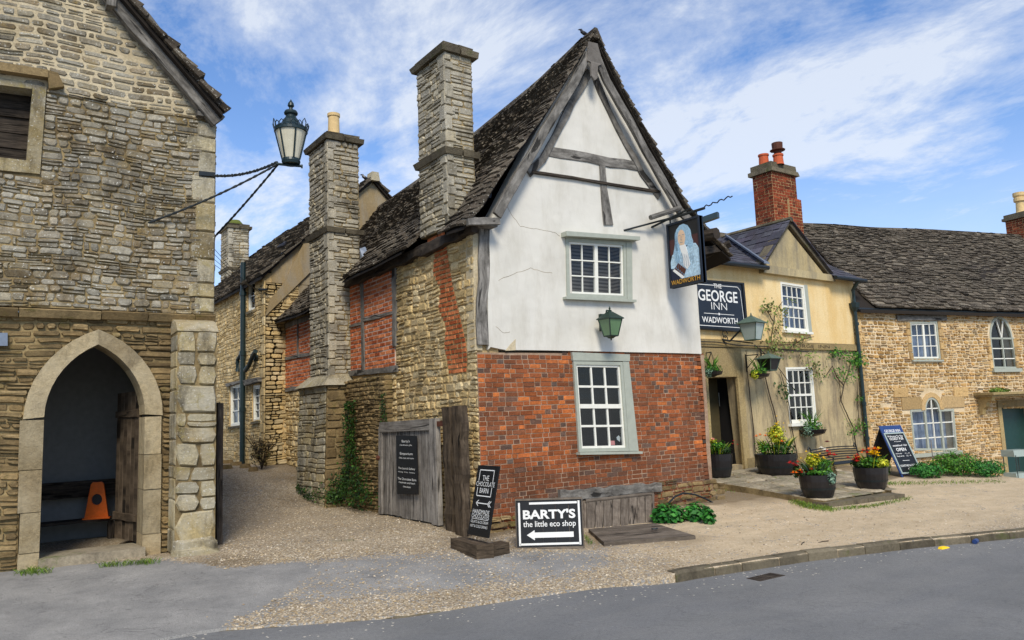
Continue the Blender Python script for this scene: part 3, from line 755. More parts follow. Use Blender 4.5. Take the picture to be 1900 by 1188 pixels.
mb.fbox(FL,-3.6,-3.33,5.9,5.98,0,.12); mb.fbox(FL,*sorted([FL.px(195,10)[0],FL.px(212,10)[0]]),FL.px(200,22)[1],FL.px(200,5)[1],0,.2); mb.build('bargeboard','timber',L)
# ---- things in the porch
mb=MB(); b=thing('bench','dark wooden bench against the white back wall of the arched porch','bench',(-5.2,3.6,.0))
mb.fbox(fY(3.7),-6.2,-4.0,.62,.86,-.05,0); mb.build('backrest','dark_timber',b); mb=MB(); mb.fbox(fY(3.55),-6.2,-4.0,.27,.31,-.2,.1); mb.build('seat','dark_timber',b)
for xx in(-5.9,-4.3): mb=MB(); mb.fbox(fY(3.5),xx,xx+.07,-.08,.27,-.1,0); mb.build('leg','dark_timber',b)
b=thing('traffic_cone','orange plastic cone with a dark round hole standing on the bench in the arched porch','cone',(-4.46,3.5,.31))
FCn=Fr((-4.46,3.47,.31),(.95,-.3,0),(0,0,1),(-.3,-.95,0)); n=20; hole=[(.07*math.cos(2*PI*k/n),.28+.08*math.sin(2*PI*k/n)) for k in range(n)]
mb=MB(); mb.slab(FCn,[(-.16,.0),(.16,.0),(.085,.5),(.06,.53),(-.06,.53),(-.085,.5)],[hole],-.025,.025); mb.build('body','orange_plastic',b)
mb=MB(); mb.fbox(FCn,-.08,.08,.19,.37,-.02,-.012); mb.build('hole_plate','tub_black',b)
mb=MB(); mb.fbox(FCn,-.18,.18,-.0,.02,-.05,.05); mb.build('base','orange_plastic',b)
# stray plaque on the wall at far left
mb=MB(); q=FL.pxs([(-14,618),(14,618),(14,642),(-14,642)]); mb.fquad(FL,q,-.04,.02); single(mb,'wall_plaque','lead','small blue grey plaque on the stone wall left of the arched doorway','plaque',FL.pt(*q[3]))
# ---- street lantern on bracket
lp=FL.px(540,305,.55); LC=FL.pt(lp[0],lp[1],.55); top=FL.px(541,184,.55); H=(top[1]-lp[1]); R=H*.24
b=thing('street_lantern','dark green street lantern with cream glass on twisted iron arms on the left building corner','lantern',FL.pt(-3.4,4.95,0))
c=LC
mb=MB(); mb.lathe(c,[(0,.0),(R*.52,0),(R*.56,H*.04),(R*.53,H*.075),(.0,H*.075)],24); base_=mb.build('base','green_iron',b)
mb=MB(); mb.lathe(c,[(R*.5,H*.075),(R*.93,H*.5)],24); gl=mb.build('glass_shade','frost_cream',b,True)
mb=MB()
for k in range(6):
    a=2*PI*k/6+.5; d=V((math.cos(a),math.sin(a),0)); mb.tube([c+d*R*.52+V((0,0,H*.07)),c+d*R*.95+V((0,0,H*.5))],.013,6)
mb.build('frame_bar','green_iron',b)
mb=MB(); mb.lathe(c,[(R*.9,H*.48),(R,H*.485),(R*1.0,H*.53),(R*.9,H*.56),(R*.62,H*.6),(R*.5,H*.66),(R*.36,H*.70),(R*.3,H*.73),(R*.3,H*.74),(R*.4,H*.76),(R*.42,H*.78),(R*.36,H*.81),(R*.14,H*.83),(R*.1,H*.86),(R*.2,H*.89),(R*.17,H*.93),(R*.06,H*.97),(0,H*1.0)],24); mb.build('cap','green_iron',b,True)
mb=MB()
for k in range(18):
    a=2*PI*k/18; d=V((math.cos(a),math.sin(a),0)); e=V((-math.sin(a),math.cos(a),0)); hh=H*(.12 if k%3==0 else .07)
    p=c+d*R*1.0+V((0,0,H*.53)); mb.tube([p-e*.03,p-e*.035+d*.01+V((0,0,hh*.6)),p+d*.015+V((0,0,hh)),p+e*.035+d*.01+V((0,0,hh*.6)),p+e*.03],.007,5)
mb.build('crown','green_iron',b)
def twist(mb,A,B,r,sag=0,n=26,tw=9,C=None):
    pts=[]
    for s in(0,PI):
        P_=[]
        for k in range(n+1):
            t_=k/n; p=A.lerp(B,t_)+V((0,0,-sag*4*t_*(1-t_)))
            if C is not None: p=A*(1-t_)**2+C*2*t_*(1-t_)+B*t_*t_
            a=tw*2*PI*t_+s; P_.append(p+V((math.cos(a)*.6,math.cos(a)*-.5,math.sin(a)))*r*.75)
        mb.tube(P_,r,6)
mb=MB(); e=c+V((-.16,0.05,.0)); w1=FL.pt(*FL.px(372,324),.03)
mid_=FL.pt(*FL.px(455,324,.28),.28)
twist(mb,w1+V((.15,0,0)),e+V((-.02,0,.02)),.015,C=None,sag=.07); mb.build('arm','black_iron',b)
mb=MB(); twist(mb,FL.pt(*FL.px(275,414),.02),e,.012,.05); mb.build('arm','black_iron',b)
mb=MB(); twist(mb,V((LX+.02,2.2,4.2)),e,.012,.03); mb.build('arm','black_iron',b)
mb=MB(); mb.fquad(FL,FL.pxs([(368,319),(398,322),(398,329),(368,327)]),.02,.05); mb.build('wall_plate','black_iron',b)
mb=MB(); mb.tube([c+V((-.2,.05,-.01)),c+V((0,0,-.015)),c+V((.14,-.05,-.02))],.02,8); mb.tube([c+V((.14,-.05,0)),c+V((.14,-.05,-.05))],.014,8);mb.build('bracket_foot','green_iron',b)
# dark open gate leaf behind the corner
mb=MB(); FQ=fX(-3.22)
for k in range(7): mb.beam(FQ,[(1.62+k*.16,-.02),(1.62+k*.16,1.9+rng.uniform(-.03,.03))],.15,-.05,.03,0)
o=single(mb,'yard_gate','dark_timber','dark old wooden gate leaf folded back behind the corner of the left building','gate',(-3.22,1.62,0))
# ================================================================== GABLED HOUSE
G=thing('gabled_house','timber framed corner house with white plaster gable above red brick','house',(0,0,0))
lwq=FG.pxs([(1063,661),(1165,664),(1183,838),(1075,842)]); uwq=FG.pxs([(1050,444),(1170,452),(1172,553),(1052,550)])
uwi=FG.pxs([(1056,447),(1158,455),(1160,549),(1059,545)])
hatch=FG.pxs([(1085,925),(1212,912),(1212,990),(1085,1000)]); beamq=FG.pxs([(1038,913),(1225,896),(1226,911),(1040,927)])
BP=FG.pxs([(876,654),(1299,657),(1303,700),(1307,760),(1311,840),(1320,925),(1320,960),(1085,1010),(878,1005),(877,780)])
BP=[(max(a,.012),b) for a,b in BP]
def cfb(u,v,hd):
    k=rng.random(); lowz=v<.75+.25*noise.noise(V((u,0,0)))
    if lowz: r=rng.choice([.05,.2,.22,.3,.3,.45]) ; g=rng.uniform(0,.6)
    else:
        r=rng.uniform(.0,.12) if (k<(.3 if hd else .03)) else (rng.uniform(.25,.68) if u>2.9 else rng.uniform(.32,.9)); g=rng.uniform(.0,1)
        if noise.noise(V((u*.9,v*.9,5)))>.12: r=min(r,rng.uniform(.2,.5))
        if rng.random()<.04: r=1;g=1
    return (min(1,r+rng.uniform(-.05,.05)),g,0)
mb=MB(); mb.slab(FG,BP,[lwq,hatch],-.35,0,0); bricks(mb,FG,BP,[lwq,FG.pxs([(1085,912),(1212,900),(1212,990),(1085,1000)])],h=.07,bl=.225,cf=cfb)
# rough stone footing under the bricks
masonry(mb,FG,[(-.08,-.35),(.9,-.35),(.9,.12),(-.08,.15)],[],ch=(.08,.14),sl=(.2,.45),dep=.06,mi=2,base=.0,gap=.02)
masonry(mb,FG,[(3.5,-.3),(5.22,-.3),(5.22,.25),(3.5,.4)],[],ch=(.08,.13),sl=(.15,.35),dep=.02,mi=2,base=.004,gap=.02)
mb.build('brick_wall',['mortar_brick','brick','dark_rubble'],G)
# white plaster
pl=[(.2,2.60),(4.80,2.57),(4.80,5.15),(3.9,6.0),(2.46,7.9),(1.25,6.1),(.55,4.95),(.24,4.42)]
lo=FG.pxs([(907,654),(940,650),(1062,653),(1165,657),(1298,656)])
pl=[(.19,2.56),(.23,2.6)]+[(x,2.565+.012*noise.noise(V((x*3,0,0)))) for x in (.5,.9,1.3,1.9,2.5,3.1,3.7,4.3)]+[(4.8,2.56),(4.80,5.15),(3.9,6.0),(2.46,7.9),(1.25,6.1),(.55,4.95),(.24,4.42)]
mb=MB(); mb.slab(FG,pl,[uwi],-.2,.035,0); mb.build('plaster_wall','white_render',G)
mb=MB(); FE=Fr((4.8,0,0),(0,1,0),(0,0,1),(1,0,0)); mb.slab(FE,[(0.0,2.55),(9,2.55),(9,4.9),(0.0,4.9)],[],-.1,.01,0); mb.slab(FE,[(-.0,-.3),(9,-.3),(9,2.55),(-.0,2.55)],[],-.1,.1,1); bricks(mb,FE,[(0,-.3),(4,-.3),(4,2.55),(0,2.55)],[],base=.1,cf=cfb,mi=2); mb.build('right_wall',['white_render','mortar_brick','brick'],G)
# plaster patch + cracks
mb=MB(); q=FG.pxs([(938,651),(946,640),(957,629),(957,650)],.04); mb.fquad(FG,q,.03,.038)
mb.build('bare_patch','mortar_light',G)
mb=MB()
for path in ([(940,382),(950,400),(960,412),(965,420),(990,424),(1010,428),(1030,432),(1042,440)],[(925,520),(960,506),(985,498),(1010,505),(1030,507)],[(920,606),(935,618),(950,615)]):
    p_=[FG.pt(*FG.px(x,y,.036),.0335) for x,y in path]; q=[]
    for a,b in zip(p_,p_[1:]):
        for k in range(4): q.append(a.lerp(b,k/4)+V((0,0,rng.uniform(-.008,.008))))
    mb=MB(); mb.tube(q,.0045,4); mb.build('crack','mortar_mid',G)
# framing on the front
mb=MB(); mb.beam(FG,FG.pxs([(899,418),(897,520),(893,560),(896,640)],.03),.19,-.05,.05,jit=.016); mb.build('corner_post','timber',G)
mb=MB(); mb.fquad(FG,[(-.03,2.55),(.1,2.55),(.14,4.3),(.0,4.3)],-.2,.01); mb.build('corner_render','mortar_light',G)
mb=MB(); mb.beam(FG,FG.pxs([(1012,281),(1090,293),(1130,302),(1182,309)],.03),.17,.0,.055,jit=.012); mb.build('collar_beam','timber',G)
mb=MB(); mb.beam(FG,FG.pxs([(1116,306),(1119,350),(1128,418)],.03),.17,.0,.058,jit=.01,taper=(.8,1.2)); mb.build('stud','timber',G)
mb=MB(); mb.beam(FG,FG.pxs([(984,320),(1060,331),(1130,343),(1222,357)],.03),.045,.0,.085,jit=.004); mb.build('drip_rail','dark_timber',G)
iL=FG.pxs([(1092,135),(1060,190),(1026,258),(1006,296),(978,322)],.03); iR=FG.pxs([(1098,135),(1128,205),(1160,268),(1190,322),(1222,366)],.03)
for pth in (iL,iR):
    mb=MB(); mb.beam(FG,pth,.13,.0,.07,jit=.014); mb.build('rafter','timber',G)
FGb=fY(-.22)
bL=FGb.pxs([(1089,100),(1066,150),(1020,228),(968,318),(922,400)]); bR=FGb.pxs([(1104,100),(1126,150),(1168,225),(1212,305),(1262,392),(1300,430)])
for pth in (bL,bR):
    mb=MB(); mb.beam(FGb,pth,.15,-.03,.03,jit=.012); mb.build('bargeboard','timber',G)
mb=MB(); q=FGb.pxs([(1088,80),(1104,84),(1110,105),(1112,122),(1105,125),(1104,148),(1099,152),(1093,143),(1092,118),(1086,115)]); 
mb.slab(FGb,q,[],.03,.065); mb.build('pendant_board','gate_wood',G)
# stone side wall and framing
pan=FS.pxs([(653,532),(735,500),(735,682),(655,690)]); print('pan',pan)
pan=[(4.55,4.22),(2.62,4.22),(2.62,2.5),(4.55,2.5)]
pan2=[(8.4,3.85),(6.0,3.85),(6.0,2.38),(8.4,2.38)]
side=[(.02,-.4),(8.4,-.4),(8.4,4.0),(5.8,4.0),(5.7,4.4),(.02,4.4)]
mb=MB(); mb.slab(FS,side,[],-.4,0,0)
def strip(v): return interp([(2.0,.42),(2.6,.55),(3.3,.72),(4.0,.9),(4.5,1.05)],v)
sp_=[(strip(v)-.27+.07*math.sin(v*23),v) for v in (2.25,2.45,2.7,3.0,3.3,3.6,3.9,4.2,4.5)]+[(strip(v)+.27+.08*math.sin(v*31),v) for v in (4.5,4.2,3.9,3.6,3.3,3.0,2.7,2.45,2.25)]
masonry(mb,FS,[(-.02,-.2),(2.6,-.2),(2.6,4.4),(-.02,4.4)],[sp_],ch=(.08,.15),sl=(.1,.28),gap=.014,dep=.024,mi=1,jit=.024,split=.45,wob=.025)
masonry(mb,FS,[(2.6,-.1),(8.4,-.1),(8.4,2.4),(2.6,2.4)],[],ch=(.08,.15),sl=(.1,.28),gap=.014,dep=.026,mi=1,jit=.024,base=.0,wob=.025,split=.4)
bricks(mb,FS,sp_,[],h=.075,bl=.23,base=.012,cf=lambda u,v,h:(rng.uniform(.0,.9),rng.uniform(.1,.9),0),mi=2,gap=.022)
mb.build('stone_wall',['mortar_ochre','ochre_rubble','panel_brick'],G)
mb=MB(); mb.slab(FS,[(2.75,-.3),(4.6,-.1),(4.6,2.32),(2.75,2.36)],[],0,.16,0); masonry(mb,FS,[(2.75,-.3),(4.6,-.1),(4.6,2.34),(2.75,2.36)],[],ch=(.05,.09),sl=(.12,.3),gap=.016,dep=.03,mi=1,base=.16,jit=.014)
FSf=fY(2.75); masonry(mb,FSf,[(-.19,-.3),(0,-.3),(0,2.36),(-.19,2.36)],[],ch=(.06,.1),sl=(.1,.2),dep=.02,mi=1,base=.003); mb.build('plinth_wall',['mortar_mid','dark_rubble'],G)
for i,(P_,base_) in enumerate(((pan,.02),(pan2,.02))):
    mb=MB(); mb.slab(FS,P_,[],-.05,base_,0); bricks(mb,FS,P_,[],h=.078,bl=.235,base=base_,mi=1,gap=.022,flem=False,cf=lambda u,v,h:(rng.random(),rng.uniform(.2,1),0)); mb.build('brick_panel',['mortar_white','panel_brick'],G)
for pth,wd in (([(2.6,2.85),(2.57,4.25)],.13),([(3.92,2.5),(3.95,4.22)],.13),([(2.62,3.45),(3.9,3.47)],.07),([(4.0,3.42),(4.55,3.42)],.06),([(2.5,2.46),(4.6,2.5)],.11),([(8.35,3.1),(6.0,3.06)],.08),([(8.4,2.36),(6.0,2.4)],.09),([(7.5,3.1),(7.5,3.85)],.06),([(5.7,3.9),(8.4,3.86)],.12)):
    mb=MB(); mb.beam(FS,pth,wd,.0,.05,jit=.012); mb.build('frame_timber','timber',G)
mb=MB(); mb.beam(FS,[(-.15,4.33),(4.7,4.25)],.15,.0,.12,jit=.03); mb.build('wall_plate','dark_timber',G)
mb=MB(); mb.fbox(FG,-.22,.28,4.37,4.47,-.1,.26,0); mb.beam(FG,[(-.26,4.38),(.3,4.44)],.1,.24,.3,jit=.02); mb.build('eaves_bracket','timber',G)
# roof
pL=[(0,0),(.35,.10),(.62,.22),(1.02,.36),(1.6,.56),(2.2,.80),(2.7,1.0)]   # x from eave, fraction of rise
def lerp_t(tab,x): return interp(tab,x)
def ridz(Y): return interp([(-.5,8.05),(0,8.02),(1.4,7.74),(3.8,7.46),(6.2,7.17),(8.2,7.06),(9,7.05)],Y)
def eavz(Y): return interp([(-.5,4.28),(0,4.36),(1.0,4.35),(4.2,4.28),(5.0,4.26),(6.0,3.97),(8.4,3.95)],Y)
def arc(tab,H):
    L=[0]
    for (a,b),(c,d) in zip(tab,tab[1:]): L.append(L[-1]+math.hypot(c-a,(d-b)*H))
    return L
LL=arc(pL,3.6)
def sG(u,s):
    x=interp(list(zip(LL,[a for a,b in pL])),s); f=interp(list(zip(LL,[b for a,b in pL])),s)
    e,r=eavz(u),ridz(u); return V((-.28+x*(2.74/2.7),u,e+f*(r-e)+.03*noise.noise(V((u*.8,s*.8,4)))))
pR=[(0,0),(.4,.10),(.95,.24),(1.6,.42),(2.2,.62),(2.9,1.0)]
pR=[(0,0),(.55,.09),(1.1,.22),(1.7,.42),(2.25,.62),(2.8,.83),(3.15,1.0)]
LR=arc(pR,3.7)
def sGR(u,s):
    x=interp(list(zip(LR,[a for a,b in pR])),s); f=interp(list(zip(LR,[b for a,b in pR])),s)
    r=ridz(u); e=r-3.66; return V((5.60-x,u,e+f*(r-e)+.02*noise.noise(V((u*.8,s*.8,4)))))
c1b=(.52,1.62); c2b=(4.5,5.75)
def trimL(u,s):
    p=sG(u,s)
    if c1b[0]<u<c1b[1] and p.x<.5: return False
    if c2b[0]<u<c2b[1] and p.x<.3: return False
    return True
mb=MB(); slates(mb,sG,-.26,8.45,LL[-1],(.12,.06),(.12,.3),.02,ragged=.022,trim=trimL)
mb.build('roof','roof_stone',G)
mb=MB(); slates(mb,sGR,-.26,8.45,LR[-1],(.13,.08),(.14,.3),.03,ragged=.025); mb.build('roof','roof_stone',G)
mb=MB()
for f,T_ in((sG,LL[-1]),(sGR,LR[-1])):
    for a in frange(-.2,8.3,.5):
        for k in range(8):
            s0,s1=T_*k/8,T_*(k+1)/8; a1=min(a+.5,8.4)
            if f is sG and not trimL((a+a1)/2,(s0+s1)/2) : continue
            dz=V((0,0,-.015)); d2=V((0,0,-.05))
            mb.box8([f(a,s0)+d2,f(a1,s0)+d2,f(a1,s1)+d2,f(a,s1)+d2,f(a,s0)+dz,f(a1,s0)+dz,f(a1,s1)+dz,f(a,s1)+dz])
mb.build('roof_boarding','roof_under',G)
mb=MB(); y=-.26
while y<8.4:
    l=rng.uniform(.3,.5); z=ridz(y)-.0
    mb.box8([V((2.45-.13,y,z-.13)),V((2.45+.13,y,z-.13)),V((2.45+.13,y+l-.01,ridz(y+l)-.13)),V((2.45-.13,y+l-.01,ridz(y+l)-.13)),V((2.42,y,z+.05)),V((2.48,y,z+.05)),V((2.48,y+l-.01,ridz(y+l)+.05)),V((2.42,y+l-.01,ridz(y+l)+.05))]); y+=l
mb.build('ridge_tile','roof_stone',G)
# purlin ends at right eave
mb=MB(); mb.tube([V((4.9,.1,4.75)),V((4.95,-.45,4.72))],.11,8); mb.tube([V((5.2,.3,4.4)),V((5.5,-.3,4.62))],.07,6); mb.box8([V((4.75,-.2,4.35)),V((5.45,-.2,4.5)),V((5.45,.1,4.5)),V((4.75,.1,4.35)),V((4.75,-.2,4.5)),V((5.45,-.2,4.62)),V((5.45,.1,4.62)),V((4.75,.1,4.5))]); mb.build('purlin_end','dark_timber',G)
# chimneys
def stack(parent,x0,x1,y0,y1,z0,z1,strz,top,taper=.0,mat='chimney_stone',pots=(),dz=0,bands=True):
    mb=MB(); fa=fX(x0); fb=fY(y0); 
    mb.box8([V((x0,y0,z0)),V((x1,y0,z0)),V((x1,y1,z0)),V((x0,y1,z0)),V((x0,y0,z1)),V((x1,y0,z1)),V((x1,y1,z1)),V((x0,y1,z1))],0)
    kw=dict(ch=(.07,.13),sl=(.12,.4),gap=.012,dep=.022,mi=1,jit=.012,split=.25)
    for za,zb in ((z0,strz),(strz+.02,z1)):
        masonry(mb,fa,[(y0+.1,za),(y1,za),(y1,zb),(y0+.1,zb)],[],**kw); masonry(mb,fb,[(x0+.1,za),(x1,za),(x1,zb),(x0+.1,zb)],[],**kw)
        fr2=Fr((x1,0,0),(0,1,0),(0,0,1),(1,0,0)); masonry(mb,fr2,[(y0,za),(y1,za),(y1,zb),(y0,zb)],[],**kw)
        blocks_v(mb,fa,y0-.022,y0+.1,za,zb,(.12,.26),.1,-1,0,.03,1); blocks_v(mb,fb,x0-.022,x0+.1,za,zb,(.12,.26),.08,-1,.001,.027,1)
    mb.build('stack',['mortar_mid',mat],parent)
    mb=MB()
    def band(z,h,e,mi=0):
        k=0
        for (a0,a1,b0,b1) in ((x0-e,(x0+x1)/2,y0-e,y1+e),((x0+x1)/2+.004,x1+e,y0-e,y1+e)):
            j=rng.uniform(-.012,.012); mb.box8([V((a0+.03,b0+.03,z)),V((a1,b0+.03,z)),V((a1,b1-.03,z)),V((a0+.03,b1-.03,z)),V((a0,b0,z+h+j)),V((a1,b0,z+h)),V((a1,b1,z+h)),V((a0,b1,z+h+j))],mi)
    if bands: band(strz-.03,.09,.08)
    mb.build('string_course','kerbstone',parent) if bands else None
    mb=MB(); band(z1,.09,.1); band(z1+.085,.08,.03); mb.build('cap','kerbstone',parent)
ch=MB()
stack(G,-.06,.44,.58,1.5,4.52,7.38,5.72,7.5)
mb=MB(); mb.lathe(V((.19,1.0,7.5)),[(.13,0),(.14,.1),(.15,.13),(.11,.13)],14); mb.build('chimney_pot','terracotta',G)
# chimney 2 with buttress
stack(G,-.42,.22,4.62,5.66,2.42,7.18,5.32,7.3)
mb=MB(); mb.lathe(V((-.1,5.1,7.33)),[(.17,0),(.15,.08),(.125,.1),(.118,.3),(.112,.52),(.13,.54),(.13,.6),(.09,.6)],20); mb.build('chimney_pot','buff_pot',G,True)
mb=MB(); bx0,bx1,by0,by1=-.56,.0,4.5,6.0
mb.box8([V((bx0-.05,by0-.07,-.2)),V((bx1,by0-.07,-.2)),V((bx1,by1,-.2)),V((bx0-.05,by1,-.2)),V((bx0+.04,by0,2.3)),V((bx1,by0,2.3)),V((bx1,by1,2.3)),V((bx0+.04,by1,2.3))],0)
fa=Fr((bx0-.055,0,0),(0,1,0),(.04,0,1),(-1,0,0)); fb=Fr((0,by0-.075,0),(1,0,0),(0,.03,1),(0,-1,0))
masonry(mb,fa,[(by0-.05,-.1),(by1,-.0),(by1,2.3),(by0+.02,2.3)],[],ch=(.09,.2),sl=(.2,.6),gap=.01,dep=.02,mi=1); masonry(mb,fb,[(bx0-.07,-.1),(bx1,-.1),(bx1,2.3),(bx0+.02,2.3)],[],ch=(.1,.22),sl=(.2,.45),gap=.012,dep=.025,mi=2)
mb.box8([V((bx0-.06,by0-.09,2.28)),V((.05,by0-.09,2.28)),V((.05,by1+.05,2.28)),V((bx0-.06,by1+.05,2.28)),V((-.42,4.6,2.5)),V((.05,4.6,2.5)),V((.05,5.75,2.5)),V((-.42,5.75,2.5))],1,(.3,.3,0))
mb.build('buttress',['mortar_mid','ashlar','dark_rubble'],G)
# lead flashings
mb=MB(); mb.box8([V((.4,.5,5.02)),V((.56,.5,5.08)),V((.56,.3,5.0)),V((.4,.3,4.95)),V((.4,.56,5.25)),V((.56,.56,5.3)),V((.58,.32,5.1)),V((.42,.28,5.05))]); mb.build('flashing','lead',G); mb=MB(); mb.box8([V((.2,4.54,4.62)),V((.34,4.54,4.75)),V((.34,4.4,4.7)),V((.2,4.4,4.55)),V((.2,4.56,5.0)),V((.32,4.56,5.05)),V((.36,4.4,4.85)),V((.22,4.38,4.7))]); mb.build('flashing','lead',G)
# windows
w1=window(G,FG,FG.pxs([(1050,441),(1161,449),(1163,556),(1052,551)],.05),4,3,.06,.02,'grey_paint','white_paint',.02,split=2,behind='blind')
mb=MB(); mb.fquad(FG,FG.pxs([(1161.5,449),(1172,450),(1173,557),(1163.5,556)],.05),-.03,.06); mb.build('casing','grey_paint',w1)
mb=MB(); mb.fquad(FG,FG.pxs([(1045,551.5),(1175,557.5),(1175,562),(1045,556)],.05),.0,.13); mb.build('sill','grey_paint',w1)
mb=MB(); mb.fquad(FG,FG.pxs([(1042,432),(1178,442),(1178,448.5),(1042,440.5)],.05),.0,.18); mb.build('hood','grey_paint',w1)
w2=window(G,FG,FG.pxs([(1063,670),(1154,672),(1166,837),(1074,839)],.03),3,4,.055,.034,'grey_paint','white_paint',.01,split=1,meet=True)
mb=MB(); mb.fquad(FG,FG.pxs([(1154.5,671),(1166,671),(1184,837),(1166.5,837)],.03),-.03,.045); mb.build('casing','grey_paint',w2)
mb=MB(); mb.fquad(FG,FG.pxs([(1071,839.5),(1187,837.5),(1187,842),(1071,844)],.03),.0,.1); mb.build('sill','grey_paint',w2)
mb=MB(); mb.fquad(FG,FG.pxs([(1060,654),(1167,658),(1167,670.5),(1062,669.5)],.03),.0,.055); mb.build('hood','grey_paint',w2)
text(w2,'',FG,0,0,.1) if False else None
mb=MB(); q=FG.pxs([(1133,818),(1141,818),(1142,826),(1134,826)],-.05); mb.fquad(FG,q,-.07,-.06); mb.build('window_sticker','pinkf',w2)
mb=MB(); q=FG.pxs([(1145,812),(1149,808),(1152,812),(1151,820),(1146,816)],-.05); mb.slab(FG,q,[],-.07,-.06); mb.build('window_sticker','paper',w2)
# cellar opening
mb=MB(); bp=FG.pxs([(1038,920),(1130,913),(1226,904)],.05); mb.beam(FG,bp,.155,-.1,.07,jit=.02,seg=.1); mb.build('lintel_beam','timber',G)
g1,g2=gp(1088,984),gp(1212,974)
FW2=fY(-.1); t1=V(FW2.pt(*FW2.px(1088,929))); t2=V(FW2.pt(*FW2.px(1212,915)))
hh=thing('cellar_hatch','weathered board cellar hatch with a leaning front and a flap on the ground','hatch',(g1+g2)/2)
nn=(g2-g1).cross(t1-g1).normalized(); nn=nn if nn.y<0 else -nn
g1=g1-V((0,0,.04)); g2=g2-V((0,0,.04))
mb=MB(); n=8
def hq(a0,a1,b0,b1,c0,c1):
    f=lambda a,b,c:(g1.lerp(g2,a)).lerp(t1.lerp(t2,a),b)+nn*c
    mb.box8([f(a0,b0,c0),f(a1,b0,c0),f(a1,b1,c0),f(a0,b1,c0),f(a0,b0,c1),f(a1,b0,c1),f(a1,b1,c1),f(a0,b1,c1)])
for k in range(n): hq(k/n+.004,(k+1)/n-.004,0,.94,-.03,rng.uniform(-.003,.003))
hq(-.01,1.01,.93,1.01,-.04,.02); hq(.98,1.015,0,.93,-.04,.02); mb.build('front_boards','hatch_wood',hh)
mb=MB()
for gq,tq in((g1,t1),(g2,t2)): mb.box8([gq+V((-.015,.02,0)),gq+V((.015,.02,0)),V((gq.x+.015,.0,-.2)),V((gq.x-.015,0,-.2)),tq+V((-.015,.02,-.01)),tq+V((.015,.02,-.01)),V((tq.x+.015,0,tq.z)),V((tq.x-.015,0,tq.z))])
mb.build('side_board','hatch_wood',hh)
f1,f2,f3,f4=gp(1092,988),gp(1214,977),gp(1291,1001),gp(1121,1014)
mb=MB(); n=7
for k in range(n):
    a,b=k/n+.003,(k+1)/n-.003; A=f1.lerp(f4,a);B=f1.lerp(f4,b);Cc=f2.lerp(f3,b);D=f2.lerp(f3,a); z=V((0,0,.05)); y=V((0,0,.0))
    mb.box8([A-y,D-y,Cc-y,B-y,A+z,D+z,Cc+z,B+z])
mb.build('flap','hatch_wood',hh)
mb=MB(); cp=(f1+f2+f3+f4)/4+V((.25,-.12,.06)); mb.tube([cp+V((math.cos(a)*.05,math.sin(a)*.03,.02)) for a in [k*PI/6 for k in range(13)]],.008,6); mb.build('ring_handle','black_iron',hh)
# ================================================================== REAR HOUSE
Rh=thing('rear_house','tan stone house at the end of the gravel lane behind the brick panels','house',(-.5,8.4,.6))
mb=MB(); FH=fX(-.5); FB=fY(8.4)
hw=[FH.pxs(q) for q in ([(459,521),(473,519),(473,575),(459,580)],[(426,714),(449,712),(449,789),(426,792)],[(468,715),(484,714),(485,780),(468,783)])]
sidep=[(8.4,-.2),(18,.2),(18,5.2),(8.4,5.12)]
mb.slab(FH,sidep,hw,-.4,0,0); masonry(mb,FH,sidep,hw,ch=(.07,.12),sl=(.12,.32),gap=.014,dep=.016,mi=1,jit=.014)
fp=[(-.5,-.2),(0.3,-.2),(.3,4.9),(-.5,4.9)]; mb.slab(FB,fp,[],-.4,0,0); masonry(mb,FB,fp,[],ch=(.07,.13),sl=(.12,.3),gap=.014,dep=.03,mi=1,jit=.014)
blocks_v(mb,FH,8.38,8.55,.3,5.0,(.15,.3),.15,-1,.0,.03,1); mb.build('wall',['mortar_ochre','ochre_rubble'],Rh)
mb=MB(); gp_=[(-.35,4.9),(6.0,4.9),(2.3,7.75),(-.35,5.25)]; mb.slab(FB,[(.3,3.5),(5.5,3.5),(5.5,4.9),(.3,4.9)],[],-.3,.0,0); mb.slab(FB,gp_,[],-.3,.01,0); mb.build('rendered_gable','rear_render',Rh)
def sR(sg):
    def f(u,s):
        c=1/math.hypot(1,.97); x=-.62+s*c; z=5.02+s*c*.97
        if sg<0: x=2*2.25-x
        return V((x,u,z))
    return f
TR_=(2.25+.62)*math.hypot(1,.97)
mb=MB(); slates(mb,sR(1),8.25,18,TR_,(.2,.14),(.25,.5),.035,ragged=.03); slates(mb,sR(-1),8.25,18,TR_,(.2,.14),(.3,.6),.035,ragged=.03); mb.build('roof','roof_stone',Rh)
mb=MB()
for sg in(1,-1):
    f=sR(sg); z=V((0,0,-.07)); mb.box8([f(8.3,0)+z,f(18,0)+z,f(18,TR_)+z,f(8.3,TR_)+z,f(8.3,0),f(18,0),f(18,TR_),f(8.3,TR_)])
mb.build('roof_boarding','roof_under',Rh)
mb=MB(); mb.box8([V((2.15,8.2,7.72)),V((2.4,8.2,7.72)),V((2.4,8.5,7.72)),V((2.15,8.5,7.72)),V((2.18,8.2,7.95)),V((2.36,8.2,7.95)),V((2.36,8.5,7.95)),V((2.18,8.5,7.95))]); mb.build('ridge_stone','ashlar',Rh)
